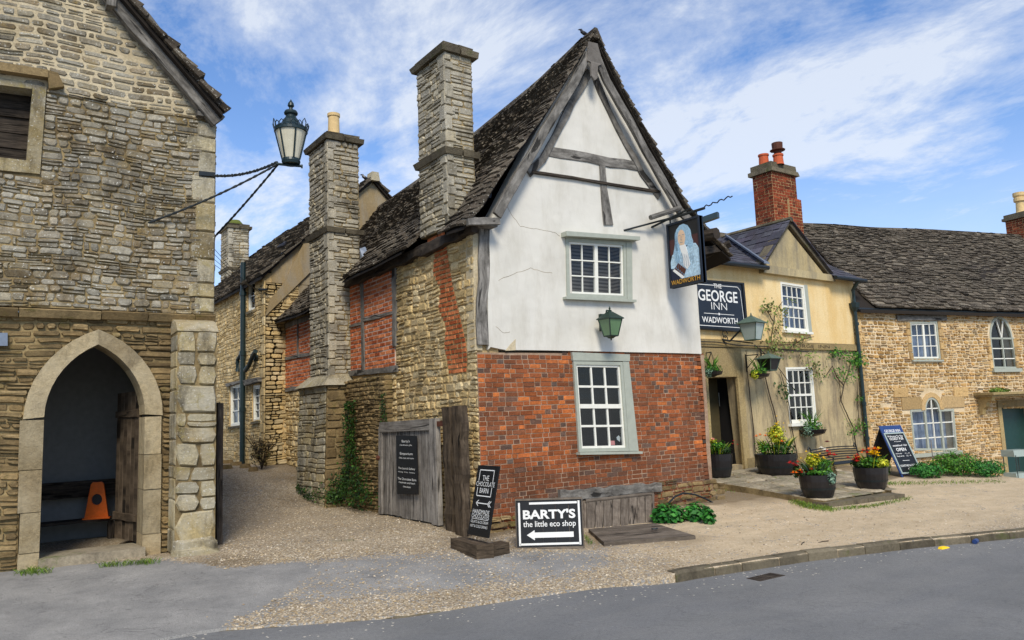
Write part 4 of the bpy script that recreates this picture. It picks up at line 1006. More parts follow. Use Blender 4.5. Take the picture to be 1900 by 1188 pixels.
# lead/render fillet above the low roof
mb=MB(); mb.slab(fY(8.33),[(-.5,4.1),(.9,5.55),(.9,6.0),(.4,5.9),(-.1,4.85),(-.4,4.5)],[],-.06,.0,0); mb.build('weathering_fillet','mortar_light' if False else 'rear_render',Rh)
for q,c_,r_ in ((hw[0],1,2),(hw[1],2,3),(hw[2],2,4)):
    q2=[q[1],q[0],q[3],q[2]] if False else [q[0],q[1],q[2],q[3]]
    window(Rh,FH,q2,c_,r_,.06,.025,'white_paint','white_paint',-.06,sill=(.05,.06,.06),behind='curtain' if c_==2 else 'interior_dark',sillm='kerbstone')
mb=MB(); q=FH.pxs([(459,706),(487,700),(488,708),(462,716)]); mb.fquad(FH,q,0,.12); q=FH.pxs([(422,712),(450,706),(450,710),(424,718)]); mb.fquad(FH,q,0,.06); mb.build('lintel','timber',Rh)
# chimney of the rear house at far left
mb=MB(); y0=FH.px(400,420)[0]
stack(Rh,.95,1.62,17.2,18.2,5.5,8.35,6.9,8.45); 
mb=MB(); mb.lathe(V((1.3,17.7,8.5)),[(.26,0),(.26,.12),(.15,.25),(0,.28)],12); mb.build('chimney_top','moss',Rh)
# green soil pipe
pz=FH.px(452,640,.08)[0]; Pp=lambda z,o=.1:V((-.5-o,pz,z))
mb=MB(); mb.tube([Pp(.5),Pp(FH.px(452,487,.1)[1])],.062,10)
for y_ in (655,760,545): mb.tube([Pp(FH.px(452,y_,.1)[1]-.05),Pp(FH.px(452,y_,.1)[1]+.05)],.08,10)
e=[(455,688),(462,678),(468,662),(474,652)]; mb.tube([FH.pt(*FH.px(x,y,.12),.12) for x,y in e],.055,8); a=FH.px(477,664); mb.tube([FH.pt(*a,-.02),FH.pt(*a,.06)],.1,10)
mb.tube([FH.pt(*FH.px(449,655,.1),.1),FH.pt(*FH.px(441,668,.12),.12),FH.pt(*FH.px(441,690,.12),.12)],.05,8)
mb.build('soil_pipe','green_iron',Rh)
mb=MB()
for k in range(4):
    a=V((-.55,8.6,4.75-.03*k)); mb.tube([a.lerp(V((LX+.05,3.5,4.6+.15*k)),t_)+V((0,0,-.5*t_*(1-t_))) for t_ in [i/10 for i in range(11)]],.006,4)
mb.tube([V((-.5,8.6,4.72)),V((-.62,8.45,4.72)),V((-.5,8.25,4.7))],.03,6); single(mb,'overhead_cable','black_iron','thin overhead cables strung across the lane from the rear house','cable',V((-.55,8.6,4.75)))
# ================================================================== INN
I=thing('inn_building','ochre rendered inn with a small gable and slate roof behind the planted tubs','inn',(9.5,2.0,.1))
iu=FI.pxs([(1447,523),(1491,530),(1500,617),(1453,613)]); il=FI.pxs([(1457,682),(1506,681),(1515,784),(1465,786)])
idoor=FI.pxs([(1311,701),(1367,700),(1386,862),(1316,866)]); IR=FI.px(1586,560)[0]; eav=4.86
mb=MB(); mb.slab(FI,[(5.0,3.06),(IR,3.06),(IR,eav),(5.0,eav)],[iu],-.3,0,0); mb.build('wall','ochre_render',I)
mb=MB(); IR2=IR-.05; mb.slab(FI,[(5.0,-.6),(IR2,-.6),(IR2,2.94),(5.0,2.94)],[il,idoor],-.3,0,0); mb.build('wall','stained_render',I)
mb=MB(); mb.fbox(FI,5.0,IR,2.93,3.07,-.05,.07,0); mb.fbox(FI,5.0,IR,3.07,3.1,-.05,.045,0)
mb.build('string_course','inn_stone',I)
mb=MB(); mb.fbox(FI,8.35,IR2,-.4,.42,-.1,.06,0); mb.build('plinth','inn_stone',I)
mb=MB()
x1=idoor[1][0]; mb.fquad(FI,[(x1+.0,.2),(x1+.2,.2),(x1+.17,2.4),(x1-.04,2.4)],-.02,.05); mb.fquad(FI,[(idoor[0][0]-.25,2.26),(x1+.17,2.26),(x1+.17,2.9),(idoor[0][0]-.25,2.9)],-.02,.045); mb.fquad(FI,[(idoor[0][0]-.25,.0),(idoor[0][0]-.0,.0),(idoor[0][0]-.0,2.26),(idoor[0][0]-.25,2.26)],-.02,.04); mb.build('door_surround','inn_stone',I)
mb=MB(); dx0,dx1=idoor[0][0],idoor[1][0]; mb.fbox(FI,dx0-.1,dx1+.1,.0,2.4,-1.2,-1.1); mb.fbox(FI,dx0-.1,dx0,.0,2.4,-1.2,-.3);mb.fbox(FI,dx1+.12,dx1+.2,.0,2.4,-1.2,-.3); mb.fbox(FI,dx0-.1,dx1+.2,2.3,2.4,-1.2,-.3); mb.build('door_recess','interior_dark',I)
mb=MB(); mb.fbox(FI,dx0+.45,dx1+.1,.25,2.25,-.7,-.66); do=mb.build('door','door_olive',I)
mb=MB(); q=FI.pxs([(1334,729),(1357,728),(1358,752),(1336,754)],-.64); mb.fquad(FI,q,-.655,-.645); mb.build('door_window','paper',do)
mb=MB(); mb.fbox(FI,(q[0][0]+q[1][0])/2-.008,(q[0][0]+q[1][0])/2+.008,q[3][1],q[0][1],-.644,-.638); mb.build('glazing_bar','black_iron',do)
window(I,FI,iu,4,4,.05,.024,'white_paint','white_paint',-.02,meet=True,sill=(.06,.06,.1),behind='curtain')
mb=MB(); q=iu; mb.fquad(FI,[(q[1][0]+.0,q[1][1]+.02),(q[1][0]+.14,q[1][1]+.02),(q[2][0]+.14,q[2][1]),(q[2][0]+.0,q[2][1])],-.05,.015); mb.build('window_reveal','grey_paint',I)
window(I,FI,il,4,4,.05,.026,'white_paint','white_paint',-.02,meet=True,sill=(.06,.07,.1))
# gablet
ga,gb,gc_=FI.px(1409,495),FI.px(1536,514),FI.px(1458,413)
mb=MB(); mb.slab(FI,[(ga[0]+.1,eav-.02),(gb[0]-.1,eav-.02),(gc_[0],gc_[1]-.15)],[],-.2,.02,0); mb.build('gable','gable_render',I)
mb=MB(); mb.fquad(FI,[(ga[0]-.03,ga[1]-.17),(gb[0]+.12,gb[1]-.14),(gb[0]+.06,gb[1]+.03),(ga[0],ga[1]+.03)],.0,.14); mb.build('cornice','gable_render',I)
mb=MB()
for (a,b) in((ga,gc_),(gb,gc_)): mb.beam(FI,[(a[0],a[1]+.03),(b[0],b[1]-.02)],.1,-.15,.1,seg=.4,jit=.006)
mb.build('verge_coping','kerbstone',I)
RYI,RZI=4.3,6.35
def sI(u,s):
    c=math.cos(math.atan2(RZI-eav,RYI-1.8)); t_=s*c/(RYI-1.8); return V((u,1.8+(RYI-1.8)*t_,eav-.02+(RZI-eav)*t_))
TI=math.hypot(RZI-eav,RYI-1.8)
def yv(u,z):  # cut of the gablet
    return None
def trimI(u,s):
    p=sI(u,s)
    if ga[0]<u<gb[0]:
        # height of gablet roof at this x
        h=gc_[1]-(abs(u-gc_[0]))*((gc_[1]-ga[1])/((gc_[0]-ga[0]) if u<gc_[0] else (gb[0]-gc_[0])))
        return p.z>h-.05
    return True
mb=MB(); slates(mb,sI,5.0,IR+.12,TI,(.2,.2),(.24,.34),.008,ragged=.006,trim=trimI)
mb.box8([sI(5,0)-V((0,0,.06)),sI(ga[0],0)-V((0,0,.06)),sI(ga[0],TI)-V((0,0,.06)),sI(5,TI)-V((0,0,.06)),sI(5,0)-V((0,0,.0)),sI(ga[0],0)-V((0,0,.0)),sI(ga[0],TI)-V((0,0,.0)),sI(5,TI)-V((0,0,.0))],1)
mb.box8([sI(gb[0],0)-V((0,0,.06)),sI(IR+.1,0)-V((0,0,.06)),sI(IR+.1,TI)-V((0,0,.06)),sI(gb[0],TI)-V((0,0,.06)),sI(gb[0],0),sI(IR+.1,0),sI(IR+.1,TI),sI(gb[0],TI)],1)
def sB(u,s): p=sI(u,s); return V((p.x,2*RYI-p.y,p.z))
slates(mb,sB,5.0,IR+.12,TI,(.3,.3),(.5,.7),.012,ragged=.006)
mb.build('slate_roof',['slate','roof_under'],I)
def sgab(sg):
    a=ga if sg<0 else gb
    dx=gc_[0]-a[0]; dz=gc_[1]-a[1]; Lg=math.hypot(dx,dz)
    def f(u,s): t_=s/Lg; return V((a[0]+dx*t_-0*.0,1.85+u,a[1]+dz*t_+.05))
    return f,Lg
ym=RYI-1.75
for sg in(-1,1):
    f,Lg=sgab(sg); mb=MB()
    tr=lambda u,s:(f(u,s).z> eav+(f(u,s).y-1.8)*(RZI-eav)/(RYI-1.8)-.1)
    slates(mb,f,-.02,ym,Lg,(.24,.2),(.25,.5),.012,ragged=.01,trim=tr); mb.build('gable_roof','slate',I)
mb=MB()
for k in range(9):
    y=1.83+k*.27; mb.tube([V((gc_[0],y,gc_[1]+.05)),V((gc_[0],y+.26,gc_[1]+.05))],.07,6,c=(rng.random(),rng.random(),0))
x=5.
while x<IR: l=.45; mb.box8([V((x,RYI-.1,RZI-.06)),V((x+l-.01,RYI-.1,RZI-.06)),V((x+l-.01,RYI+.1,RZI-.06)),V((x,RYI+.1,RZI-.06)),V((x,RYI-.03,RZI+.05)),V((x+l-.01,RYI-.03,RZI+.05)),V((x+l-.01,RYI+.03,RZI+.05)),V((x,RYI+.03,RZI+.05))]); x+=l
mb.build('ridge_tile','kerbstone',I)
vz=lambda t_:V((ga[0]-.08+(gc_[0]-ga[0])*t_,1.72+(RYI-1.8)*(gc_[1]-ga[1])/(RZI-eav)*t_,eav+.06+(gc_[1]-ga[1])*t_))
mb=MB(); A,B=vz(0),vz(1); n_=V((.1,0,.0)); mb.box8([A-n_,A+n_,B+n_,B-n_,A-n_+V((0,0,.05)),A+n_+V((0,0,.03)),B+n_+V((0,0,.03)),B-n_+V((0,0,.05))]); mb.build('valley_lead','lead',I)
mb=MB(); mb.tube([V((5.,1.72,eav-.06)),V((ga[0]-.05,1.72,eav-.04))],.055,8); mb.build('gutter','black_iron',I)
mb=MB(); mb.tube([V((gb[0]-.1,1.72,eav-.07)),V((IR+.15,1.72,eav-.07))],.055,8); mb.build('gutter','black_iron',I)
xd=FI.px(1587,600,.08)[0]; xb=FI.px(1606,800,.08)[0]
mb=MB(); mb.tube([V((xd-.02,1.72,eav-.1)),V((xd,1.9,4.55)),V((xd,1.9,4.25)),V((xd+.02,1.9,2.2)),V((xb,1.9,-.2))],.05,8); mb.lathe(V((xd,1.9,4.1)),[(.06,-.12),(.12,-.02),(.14,.1),(.05,.12)],8)
for z in(3.6,2.6,1.5,.6): mb.tube([V((xd+.02,1.9,z)),V((xd+.02,1.9,z+.08))],.066,8)
mb.build('downpipe','dark_steel',I)
# brick stack on the inn
fzc=fY(3.9); cx0=fzc.px(1432,330)[0]; cx1=fzc.px(1476,330)[0]; tz=fzc.px(1432,318)[1]; Fs=fX(cx0); cyb=Fs.px(1396,330)[0]
mb=MB(); mb.box8([V((cx0,3.9,5.2)),V((cx1,3.9,5.2)),V((cx1,cyb,5.2)),V((cx0,cyb,5.2)),V((cx0,3.9,tz)),V((cx1,3.9,tz)),V((cx1,cyb,tz)),V((cx0,cyb,tz))],0)
for fr_,a,b in((Fs,3.9,cyb),(fzc,cx0,cx1)): bricks(mb,fr_,[(a,5.3),(b,5.3),(b,tz),(a,tz)],[],h=.09,bl=.26,gap=.01,mi=1,cf=lambda u,v,h:(rng.random(),rng.uniform(0,1),0))
mb.fbox(fzc,cx0+(cx1-cx0)*.55,cx1+.08,5.3,tz-.75,-.5,.07,0); bricks(mb,fzc,[(cx0+(cx1-cx0)*.55,5.3),(cx1+.08,5.3),(cx1+.08,tz-.75),(cx0+(cx1-cx0)*.55,tz-.75)],[],base=.07,h=.09,bl=.26,mi=1)
st=mb.build('brick_stack',['mortar_ochre','stack_brick'],I)
mb=MB()
for e,z0,z1 in((.09,tz,tz+.12),(.03,tz+.12,tz+.3)): mb.box8([V((cx0-e,3.9-e,z0)),V((cx1+e,3.9-e,z0)),V((cx1+e,cyb+e,z0)),V((cx0-e,cyb+e,z0)),V((cx0-e,3.9-e,z1)),V((cx1+e*.2,3.9-e,z1)),V((cx1+e*.2,cyb+e,z1)),V((cx0-e,cyb+e,z1))])
mb.build('stack_cap','kerbstone',st)
cym=(3.9+cyb)/2
for k,(dx,dy,h,r) in enumerate(((.12,.35,.4,.15),(.3,-.02,.32,.15))):
    mb=MB(); mb.lathe(V((cx0+dx+.1,cym+dy-.3,tz+.25)),[(r*1.1,0),(r,.05),(r*.9,h-.05),(r*1.05,h-.05),(r*1.05,h),(r*.8,h)],14); p_=mb.build('chimney_pot','terracotta',st,True)
    if k: 
        mb=MB(); z=V((cx0+dx+.1,cym+dy-.3,tz+.25+h)); mb.lathe(z,[(.11,0),(.11,.1),(.22,.12),(.22,.14),(.14,.16)],12); mb.lathe(z+V((0,0,.15)),[(.15,0),(.16,.2),(.13,.2)],12); mb.build('cowl','rust',p_,True)
# carved name on the string course
INNB=None
# ---- THE GEORGE INN board
sg_=[(1289,518),(1380,525),(1388,617),(1292,610)]; q=FI.pxs(sg_,.1); q[0]=(q[0][0]-.2,q[0][1]+.0); q[3]=(q[3][0]-.2,q[3][1])
b=thing('inn_sign','navy THE GEORGE INN board with white lettering on the ochre wall above the doorway','sign',FI.pt(*q[3],.06))
mb=MB(); mb.fquad(FI,q,.02,.09); bo=mb.build('board','navy_board',b)
mb=MB()
for i in range(4): mb.fquad(FI,[q[i],q[(i+1)%4],tuple(x+(y-x)*.035 for x,y in zip(q[(i+1)%4],q[(i+3)%4])),tuple(x+(y-x)*.035 for x,y in zip(q[i],q[(i+2)%4]))],.088,.115)
mb.build('frame','black_board',b)
mb=MB()
def line(fr,pts,w,d,mb_=None):
    for a_,b_ in zip(pts,pts[1:]):
        A=V(a_);B=V(b_); n=(B-A).normalized(); n=V((-n.y,n.x))*w/2; mb.poly([fr.pt(*(A-n),d),fr.pt(*(B-n),d),fr.pt(*(B+n),d),fr.pt(*(A+n),d)])
line(FI,[FI.px(x,y,.09) for x,y in[(1291,527),(1368,533),(1373,540),(1382,609),(1292,603)]],.014,.094); line(FI,[FI.px(x,y,.09) for x,y in[(1306,581),(1362,585)]],.012,.094)
innsign=b; c_=FI.px(1334,583,.09); mb.poly([FI.pt(c_[0]+.03*math.cos(k*PI/4),c_[1]+.03*math.sin(k*PI/4),.096) for k in range(8)]); mb.build('border_line','letter_white',b)
INNT=[('THE',1324,1338,527,535),('GEORGE',1296,1367,539,560),('INN',1320,1348,562,575),('WADWORTH',1303,1368,589,600)]
# ================================================================== COTTAGE ROW
Rw=thing('stone_cottage','honey rubble cottage with arched white windows and a long stone slate roof','cottage',FRW.pt(2,-.2,0))
def rz(u): return -.14*u-.4
cE=4.08
wA=FRW.pxs([(1687,598),(1738,596),(1745,668),(1692,668)]); wB=FRW.pxs([(1832,590),(1874,590),(1888,684),(1843,684)]); 
wC=FRW.pxs([(1688,760),(1769,759),(1776,836),(1696,836)]); wCa=FRW.px(1728,737)
dq=FRW.pxs([(1856,756),(1915,756),(1925,890),(1868,882)])
def arcw(q,frac,n=10):
    # arched opening: tl,tr,br,bl + top rises by frac of width
    tl,tr,br,bl=q; W=tr[0]-tl[0]; out=[bl,br,tr]
    for k in range(1,n): a=PI*k/n; out.append(((tl[0]+tr[0])/2+W/2*math.cos(a),tl[1]+W*frac*math.sin(a)))
    return out+[tl]
Bsp=FRW.px(1838,628)[1]; qB=[(wB[0][0],Bsp),(wB[1][0],Bsp),wB[2],wB[3]]
top_=FRW.px(1852,587)[1]; fB=(top_-Bsp)/(wB[1][0]-wB[0][0])
cwA=wC[0][0]+.33*(wC[1][0]-wC[0][0]); cwB=wC[0][0]+.68*(wC[1][0]-wC[0][0])
holeC=[wC[3],wC[2],wC[1],(cwB,wC[1][1])]+[((cwA+cwB)/2+(cwB-cwA)/2*math.cos(PI*k/8),wC[1][1]+(wCa[1]-wC[1][1])*math.sin(PI*k/8)) for k in range(1,8)]+[(cwA,wC[0][1]),wC[0]]
holeB=arcw(qB,fB)
wp=[(-.05,-.6),(14,-2.6),(14,cE),(-.05,cE)]
def dil(q,e): 
    cx=sum(p[0] for p in q)/len(q); cy=sum(p[1] for p in q)/len(q); return [(a+(e if a>cx else -e),b+(e if b>cy else -e)*0) for a,b in q]
mb=MB(); mb.slab(FRW,wp,[wA,holeB,holeC,dq],-.35,0,0)
drC=[FRW.px(x,y) for x,y in[(1671,738),(1787,738),(1787,760),(1671,760)]]
drCa=[(drC[0][0],drC[2][1]),(drC[1][0],drC[2][1]),(drC[1][0],drC[0][1]-.02),(cwB+.14,drC[0][1]-.02)]+[((cwA+cwB)/2+((cwB-cwA)/2+.14)*math.cos(PI*k/8),drC[0][1]-.02+.28*math.sin(PI*k/8)) for k in range(1,8)]+[(cwA-.14,drC[0][1]-.02),(drC[0][0],drC[0][1]-.02)]
jA=[(wA[0][0]-.13,wA[3][1]),(wA[0][0],wA[3][1]),(wA[0][0],wA[0][1]),(wA[0][0]-.13,wA[0][1])]
masonry(mb,FRW,[(-.05,-.6),(9,-2),(9,cE),(-.05,cE)],[dil(wA,.12),dil(holeB,.08),holeC,drCa,dil(dq,.12)],ch=(.07,.12),sl=(.1,.27),gap=.026,dep=.028,mi=1,jit=.018,split=.3)
mb.build('wall',['mortar_cream','pale_ochre_rubble'],Rw)
mb=MB(); mb.slab(FRW,drCa,[holeC] if False else [],.0,.001,0); mb.build('x','cottage_dress',Rw) if False else None
# dressed stones
mb=MB(); hs=holeC
ol=[((cwA+cwB)/2+((cwB-cwA)/2+.14)*math.cos(PI*k/8),wC[1][1]+(wCa[1]-wC[1][1]+.13)*math.sin(PI*k/8)) for k in range(9)]; il_=[((cwA+cwB)/2+((cwB-cwA)/2)*math.cos(PI*k/8),wC[1][1]+(wCa[1]-wC[1][1])*math.sin(PI*k/8)) for k in range(9)]
for k in range(8): mb.fquad(FRW,[il_[k],il_[k+1],ol[k+1],ol[k]],-.1,.03,0,(.3 if k<4 else .6,.6,0))
mb.fquad(FRW,[(drC[0][0],wC[0][1]),(cwA,wC[0][1]),(cwA-.12,drC[0][1]),(drC[0][0],drC[0][1])],-.1,.028,0); mb.fquad(FRW,[(cwB,wC[0][1]),(drC[1][0],wC[0][1]),(drC[1][0],drC[0][1]),(cwB+.12,drC[0][1])],-.1,.028,0)
mb.build('window_arch','cottage_dress',Rw); mb=MB(); blocks_v(mb,FRW,-.02,.22,-.3,4.0,(.2,.4),.12,-1,.0,.03,0); mb.build('quoins','cottage_dress',Rw)
for q_ in(wA,qB):
    mb=MB(); blocks_v(mb,FRW,q_[0][0]-.13,q_[0][0],q_[3][1],q_[0][1],(.15,.3),.05,1,0,.03,0); mb.build('jamb','cottage_dress',Rw); mb=MB(); blocks_v(mb,FRW,q_[1][0],q_[1][0]+.12,q_[2][1],q_[1][1],(.15,.3),.08,-1,0,.03,0); mb.build('jamb','cottage_dress',Rw)
mb=MB(); q_=FRW.pxs([(1657,720),(1684,719),(1684,737),(1658,738)]); stone(mb,FRW,q_[::-1],0,.034,0,(.8,.6,0),True,.05); mb.build('dressed_stone','cottage_dress',Rw); mb=MB(); q_=FRW.pxs([(1768,718),(1795,718),(1795,736),(1769,737)]); stone(mb,FRW,q_[::-1],0,.034,0,(.2,.8,0),True,.05)
mb.build('dressed_stone','cottage_dress',Rw)
w_=window(Rw,FRW,wA,4,3,.05,.022,'grey_paint','white_paint',-.02,split=2,sill=(.04,.05,.08),behind='curtain')
def bars(name,mat,parent,segs,w,d0,d1):
    mb=MB()
    for a_,b_ in segs:
        A=V(a_);B=V(b_); n=(B-A).normalized(); n=V((-n.y,n.x))*w/2; mb.fquad(FRW,[tuple(A-n),tuple(B-n),tuple(B+n),tuple(A+n)],d0,d1)
    return mb.build(name,mat,parent)
def ringw(hole,e):
    cx=sum(p[0] for p in hole)/len(hole); cy=(max(p[1] for p in hole)+min(p[1] for p in hole))/2
    inn=[(a+(cx-a)/max(abs(cx-a),.3)*min(e,abs(cx-a)),b+(cy-b)/max(abs(cy-b),.3)*min(e,abs(cy-b))) for a,b in hole]
    mb=MB()
    for i in range(len(hole)):
        j=(i+1)%len(hole); mb.fquad(FRW,[hole[i],hole[j],inn[j],inn[i]],-.06,.015)
    return mb,inn
for hole,nm in((holeB,'b'),(holeC,'c')):
    mb,inn=ringw(hole,.055); wf=mb.build('window','grey_paint' ,Rw)
    x0,x1=min(p[0] for p in hole),max(p[0] for p in hole); y0,y1=min(p[1] for p in hole),max(p[1] for p in hole)
    mb=MB(); mb.slab(FRW,hole,[],-.31,-.29,0,jam=False); mb.build('curtain','curtain' if nm=='c' else 'interior_dark',wf)
    mb=MB(); mb.slab(FRW,inn,[],-.04,-.039,0,back=False); mb.build('pane','glass',wf)
    if nm=='b':
        xm_=(x0+x1)/2; s_=[((xm_,y0),(xm_,Bsp)),((xm_,Bsp),((xm_-.17),y1-.04)),((xm_,Bsp),((xm_+.17),y1-.04))]
        s_+=[((x0,y0+(Bsp-y0)*k/3),(x1,y0+(Bsp-y0)*k/3)) for k in(1,2)]
        bars('sash','white_paint',wf,s_,.028,-.035,.0); bars('transom','grey_paint',wf,[((x0,Bsp),(x1,Bsp)),((xm_,y0),(xm_,Bsp))],.05,-.037,.006)
    else:
        yt=wC[0][1]; s_=[(((x0+cwA)/2*0+cwA,y0),(cwA,yt)),((cwB,y0),(cwB,yt)),((cwA,yt),(cwB,yt))]
        bars('mullion','grey_paint',wf,s_[:2],.07,-.037,.012)
        s_=[(((cwA+cwB)/2,y0),((cwA+cwB)/2,y1))]+[((x0,y0+(yt-y0)*k/3),(x1,y0+(yt-y0)*k/3)) for k in(1,2)]+[((cwA,yt),(cwB,yt))]
        s_+=[((x0+.06,y0),(x0+.06,yt)),((x1-.06,y0),(x1-.06,yt)),((x0,y0+.06),(x1,y0+.06)),((x0,yt-.06),(cwA,yt-.06)),((cwB,yt-.06),(x1,yt-.06))]
        bars('sash','white_paint',wf,s_,.028,-.035,.0)
    mb=MB(); mb.fquad(FRW,[(x0-.08,y0-.1),(x1+.08,y0-.1),(x1+.08,y0),(x0-.08,y0)],-.02,.09); mb.build('sill','grey_paint',wf)
mb=MB(); lq=FRW.pxs([(1663,586),(1755,586)],.03); mb.beam(FRW,[(lq[0][0],lq[0][1]-.06),(lq[1][0],lq[1][1]-.06)],.16,-.02,.06,jit=.012); mb.build('lintel','timber',Rw)
# door + porch hood
mb=MB(); mb.fquad(FRW,[dq[0],dq[1],dq[2],dq[3]],-.3,-.25); do=mb.build('door','door_green',Rw)
mb=MB(); mb.fquad(FRW,[(dq[0][0]-.16,dq[3][1]),(dq[0][0],dq[3][1]),(dq[0][0],dq[0][1]+.1),(dq[0][0]-.16,dq[0][1]+.1)],-.2,.04); mb.fquad(FRW,[(dq[0][0]-.16,dq[0][1]),(dq[1][0]+.16,dq[0][1]),(dq[1][0]+.16,dq[0][1]+.2),(dq[0][0]-.16,dq[0][1]+.2)],-.2,.042); mb.build('door_surround','inn_stone',Rw)
hq0=FRW.px(1836,733,.55); mb=MB(); mb.fbox(FRW,hq0[0]+.1,dq[1][0]+.5,hq0[1],hq0[1]+.07,0,.6); mb.fbox(FRW,hq0[0]+.13,dq[1][0]+.45,hq0[1]-.06,hq0[1],0,.54)
ho=mb.build('porch_hood','inn_stone',Rw)
mb=MB(); x=hq0[0]+.25; z=hq0[1]-.06
prof=[(0,-.5),(.1,-.48),(.14,-.34),(.24,-.26),(.28,-.14),(.42,-.1),(.44,0),(0,0)]
for s0,s1 in((x,x+.14),): 
    for i in range(8):
        a_,b_=prof[i],prof[(i+1)%8]; mb.poly([FRW.pt(s0,z+a_[1],a_[0]),FRW.pt(s1,z+a_[1],a_[0]),FRW.pt(s1,z+b_[1],b_[0]),FRW.pt(s0,z+b_[1],b_[0])])
    for s_ in(s0,s1): mb.poly([FRW.pt(s_,z+b_,a_) for a_,b_ in prof])
mb.build('console','inn_stone',ho)
mb=MB(); cloud(mb,FRW.pt(hq0[0]+.8,hq0[1]+.1,.3),(.6,.28,.13),500,.07); single(mb,'roof_plants','grass','low green plants growing on top of the cottage porch hood','plants',FRW.pt(hq0[0]+.8,hq0[1]+.07,.3))
# roof
rzz=7.0; rd=2.5
Frg=Fr(FRW.pt(0,0,-rd),FRW.u,(0,0,1),FRW.n); uL=Frg.px(1470,412)[0]; print('uL',uL)
def sW(u,s):
    T_=math.hypot(rd+.2,rzz-cE); t_=s/T_; p=FRW.pt(u,cE+(rzz-cE)*t_,.2-(rd+.2)*t_); p.z+=.028*u*t_+.05*noise.noise(V((u*.5,s*.6,2)))-.05*math.sin(t_*PI); return p
TW=math.hypot(rd+.2,rzz-cE)
mb=MB(); slates(mb,sW,uL,14.5,TW,(.13,.085),(.14,.34),.034,ragged=.026,trim=lambda u,s:u>.0 or sW(u,s).y>2.45)
def sWb(u,s):
    T_=math.hypot(rd+.2,rzz-cE); t_=s/T_; return FRW.pt(u,cE+(rzz-cE)*t_,-2*rd-.2+(rd+.2)*t_)
slates(mb,sWb,uL,14.5,TW,(.3,.3),(.5,.8),.02)
for u0_,u1_,s0_ in((uL,.05,.9),(.05,14.5,0)):
    a_=[sW(u0_,s0_),sW(u1_,s0_),sW(u1_,TW),sW(u0_,TW)]; mb.box8([p-V((0,0,.15)) for p in a_]+[p-V((0,0,.08)) for p in a_],1)
a_=[sWb(uL,0),sWb(14.5,0),sWb(14.5,TW),sWb(uL,TW)]; mb.box8([p-V((0,0,.1)) for p in a_]+[p-V((0,0,.02)) for p in a_],1)
x=uL
while x<14.5:
    l=rng.uniform(.35,.5); A=sW(x,TW)+V((0,0,.03));B=sW(x+l-.01,TW)+V((0,0,.03)); n=FRW.n*.12; d_=V((0,0,.1)); mb.box8([A+n-d_,B+n-d_,B-n-d_,A-n-d_,A+n*.3+V((0,0,.03)),B+n*.3+V((0,0,.03)),B-n*.3+V((0,0,.03)),A-n*.3+V((0,0,.03))],0); x+=l
mb.build('roof',['roof_stone','roof_under'],Rw)
mb=MB(); mb.tube([FRW.pt(0,cE-.05,.14),FRW.pt(9.4,cE-.05,.14)],.05,6); mb.build('gutter','black_iron',Rw)
# side / back walls
mb=MB(); mb.slab(FRW,[(uL,-.6),(14,-2),(14,cE),(uL,cE)],[],-2*rd-.1,-2*rd,0); FE2=Fr(FRW.pt(14,0,0),-FRW.n,(0,0,1),FRW.u); mb.slab(FE2,[(0,-2),(2*rd,-2),(2*rd,cE),(rd,rzz-.1),(0,cE)],[],-.2,0,0)
FE3=Fr(FRW.pt(uL+.1,0,0),-FRW.n,(0,0,1),FRW.u); mb.slab(FE3,[(0.2,-2),(2*rd,-2),(2*rd,cE),(rd,rzz-.1),(0.2,cE)],[],-.2,0,0); mb.build('end_wall','mortar_ochre',Rw)
# far right chimney
FRb=Fr(FRW.pt(0,0,-rd+.35),FRW.u,(0,0,1),FRW.n); cu=FRb.px(1908,440)[0]; ctz=FRb.px(1883,400)[1]
def fb2(mb,e,z0,z1,mi=0): mb.fbox(FRb,cu-e,cu+.75+e,z0,z1,-.75-e,e,mi)
mb=MB(); fb2(mb,0,5.6,ctz); bricks(mb,FRb,[(cu,5.6),(cu+.75,5.6),(cu+.75,ctz),(cu,ctz)],[],h=.085,bl=.25,mi=1); FRc=Fr(FRW.pt(cu,0,0),-FRW.n,(0,0,1),-FRW.u); bricks(mb,FRc,[(rd-.35,5.6),(rd+.4,5.6),(rd+.4,ctz),(rd-.35,ctz)],[],h=.085,bl=.25,mi=1); st=mb.build('brick_stack',['mortar_ochre','stack_brick'],Rw)
mb=MB(); fb2(mb,.08,ctz,ctz+.1); fb2(mb,.03,ctz+.1,ctz+.22); mb.build('stack_cap','kerbstone',st)
mb=MB(); mb.lathe(FRb.pt(cu+.32,ctz+.2,-.35),[(.2,0),(.15,.1),(.13,.45),(.19,.48),(.19,.6),(.16,.62),(.2,.68),(.2,.8),(.14,.8)],16); mb.build('chimney_pot','buff_pot',st,True)
# ================================================================== SMALLER THINGS
def fit(parent,body,fr,u0,u1,v0,v1,mat='letter_white',d=0.,off=0.,name='lettering',th=.003,skew=0.):
    cu=bpy.data.curves.new('t','FONT'); cu.body=body; cu.size=1; cu.offset=off; cu.resolution_u=3
    o=bpy.data.objects.new('t',cu); COL.objects.link(o); dg=bpy.context.evaluated_depsgraph_get(); me=o.evaluated_get(dg).to_mesh()
    vs=[v_.co.copy() for v_ in me.vertices]; x0=min(q.x for q in vs);x1=max(q.x for q in vs);y0=min(q.y for q in vs);y1=max(q.y for q in vs)
    mb=MB(); f=lambda q:fr.pt(u0+(q.x-x0)/(x1-x0)*(u1-u0),v0+(q.y-y0)/(y1-y0)*(v1-v0)+skew*(q.x-x0)/(x1-x0),d+th)
    for p in me.polygons: mb.poly([f(vs[i]) for i in p.vertices])
    o.evaluated_get(dg).to_mesh_clear(); bpy.data.objects.remove(o); bpy.data.curves.remove(cu)
    return mb.build(name,mat,parent)
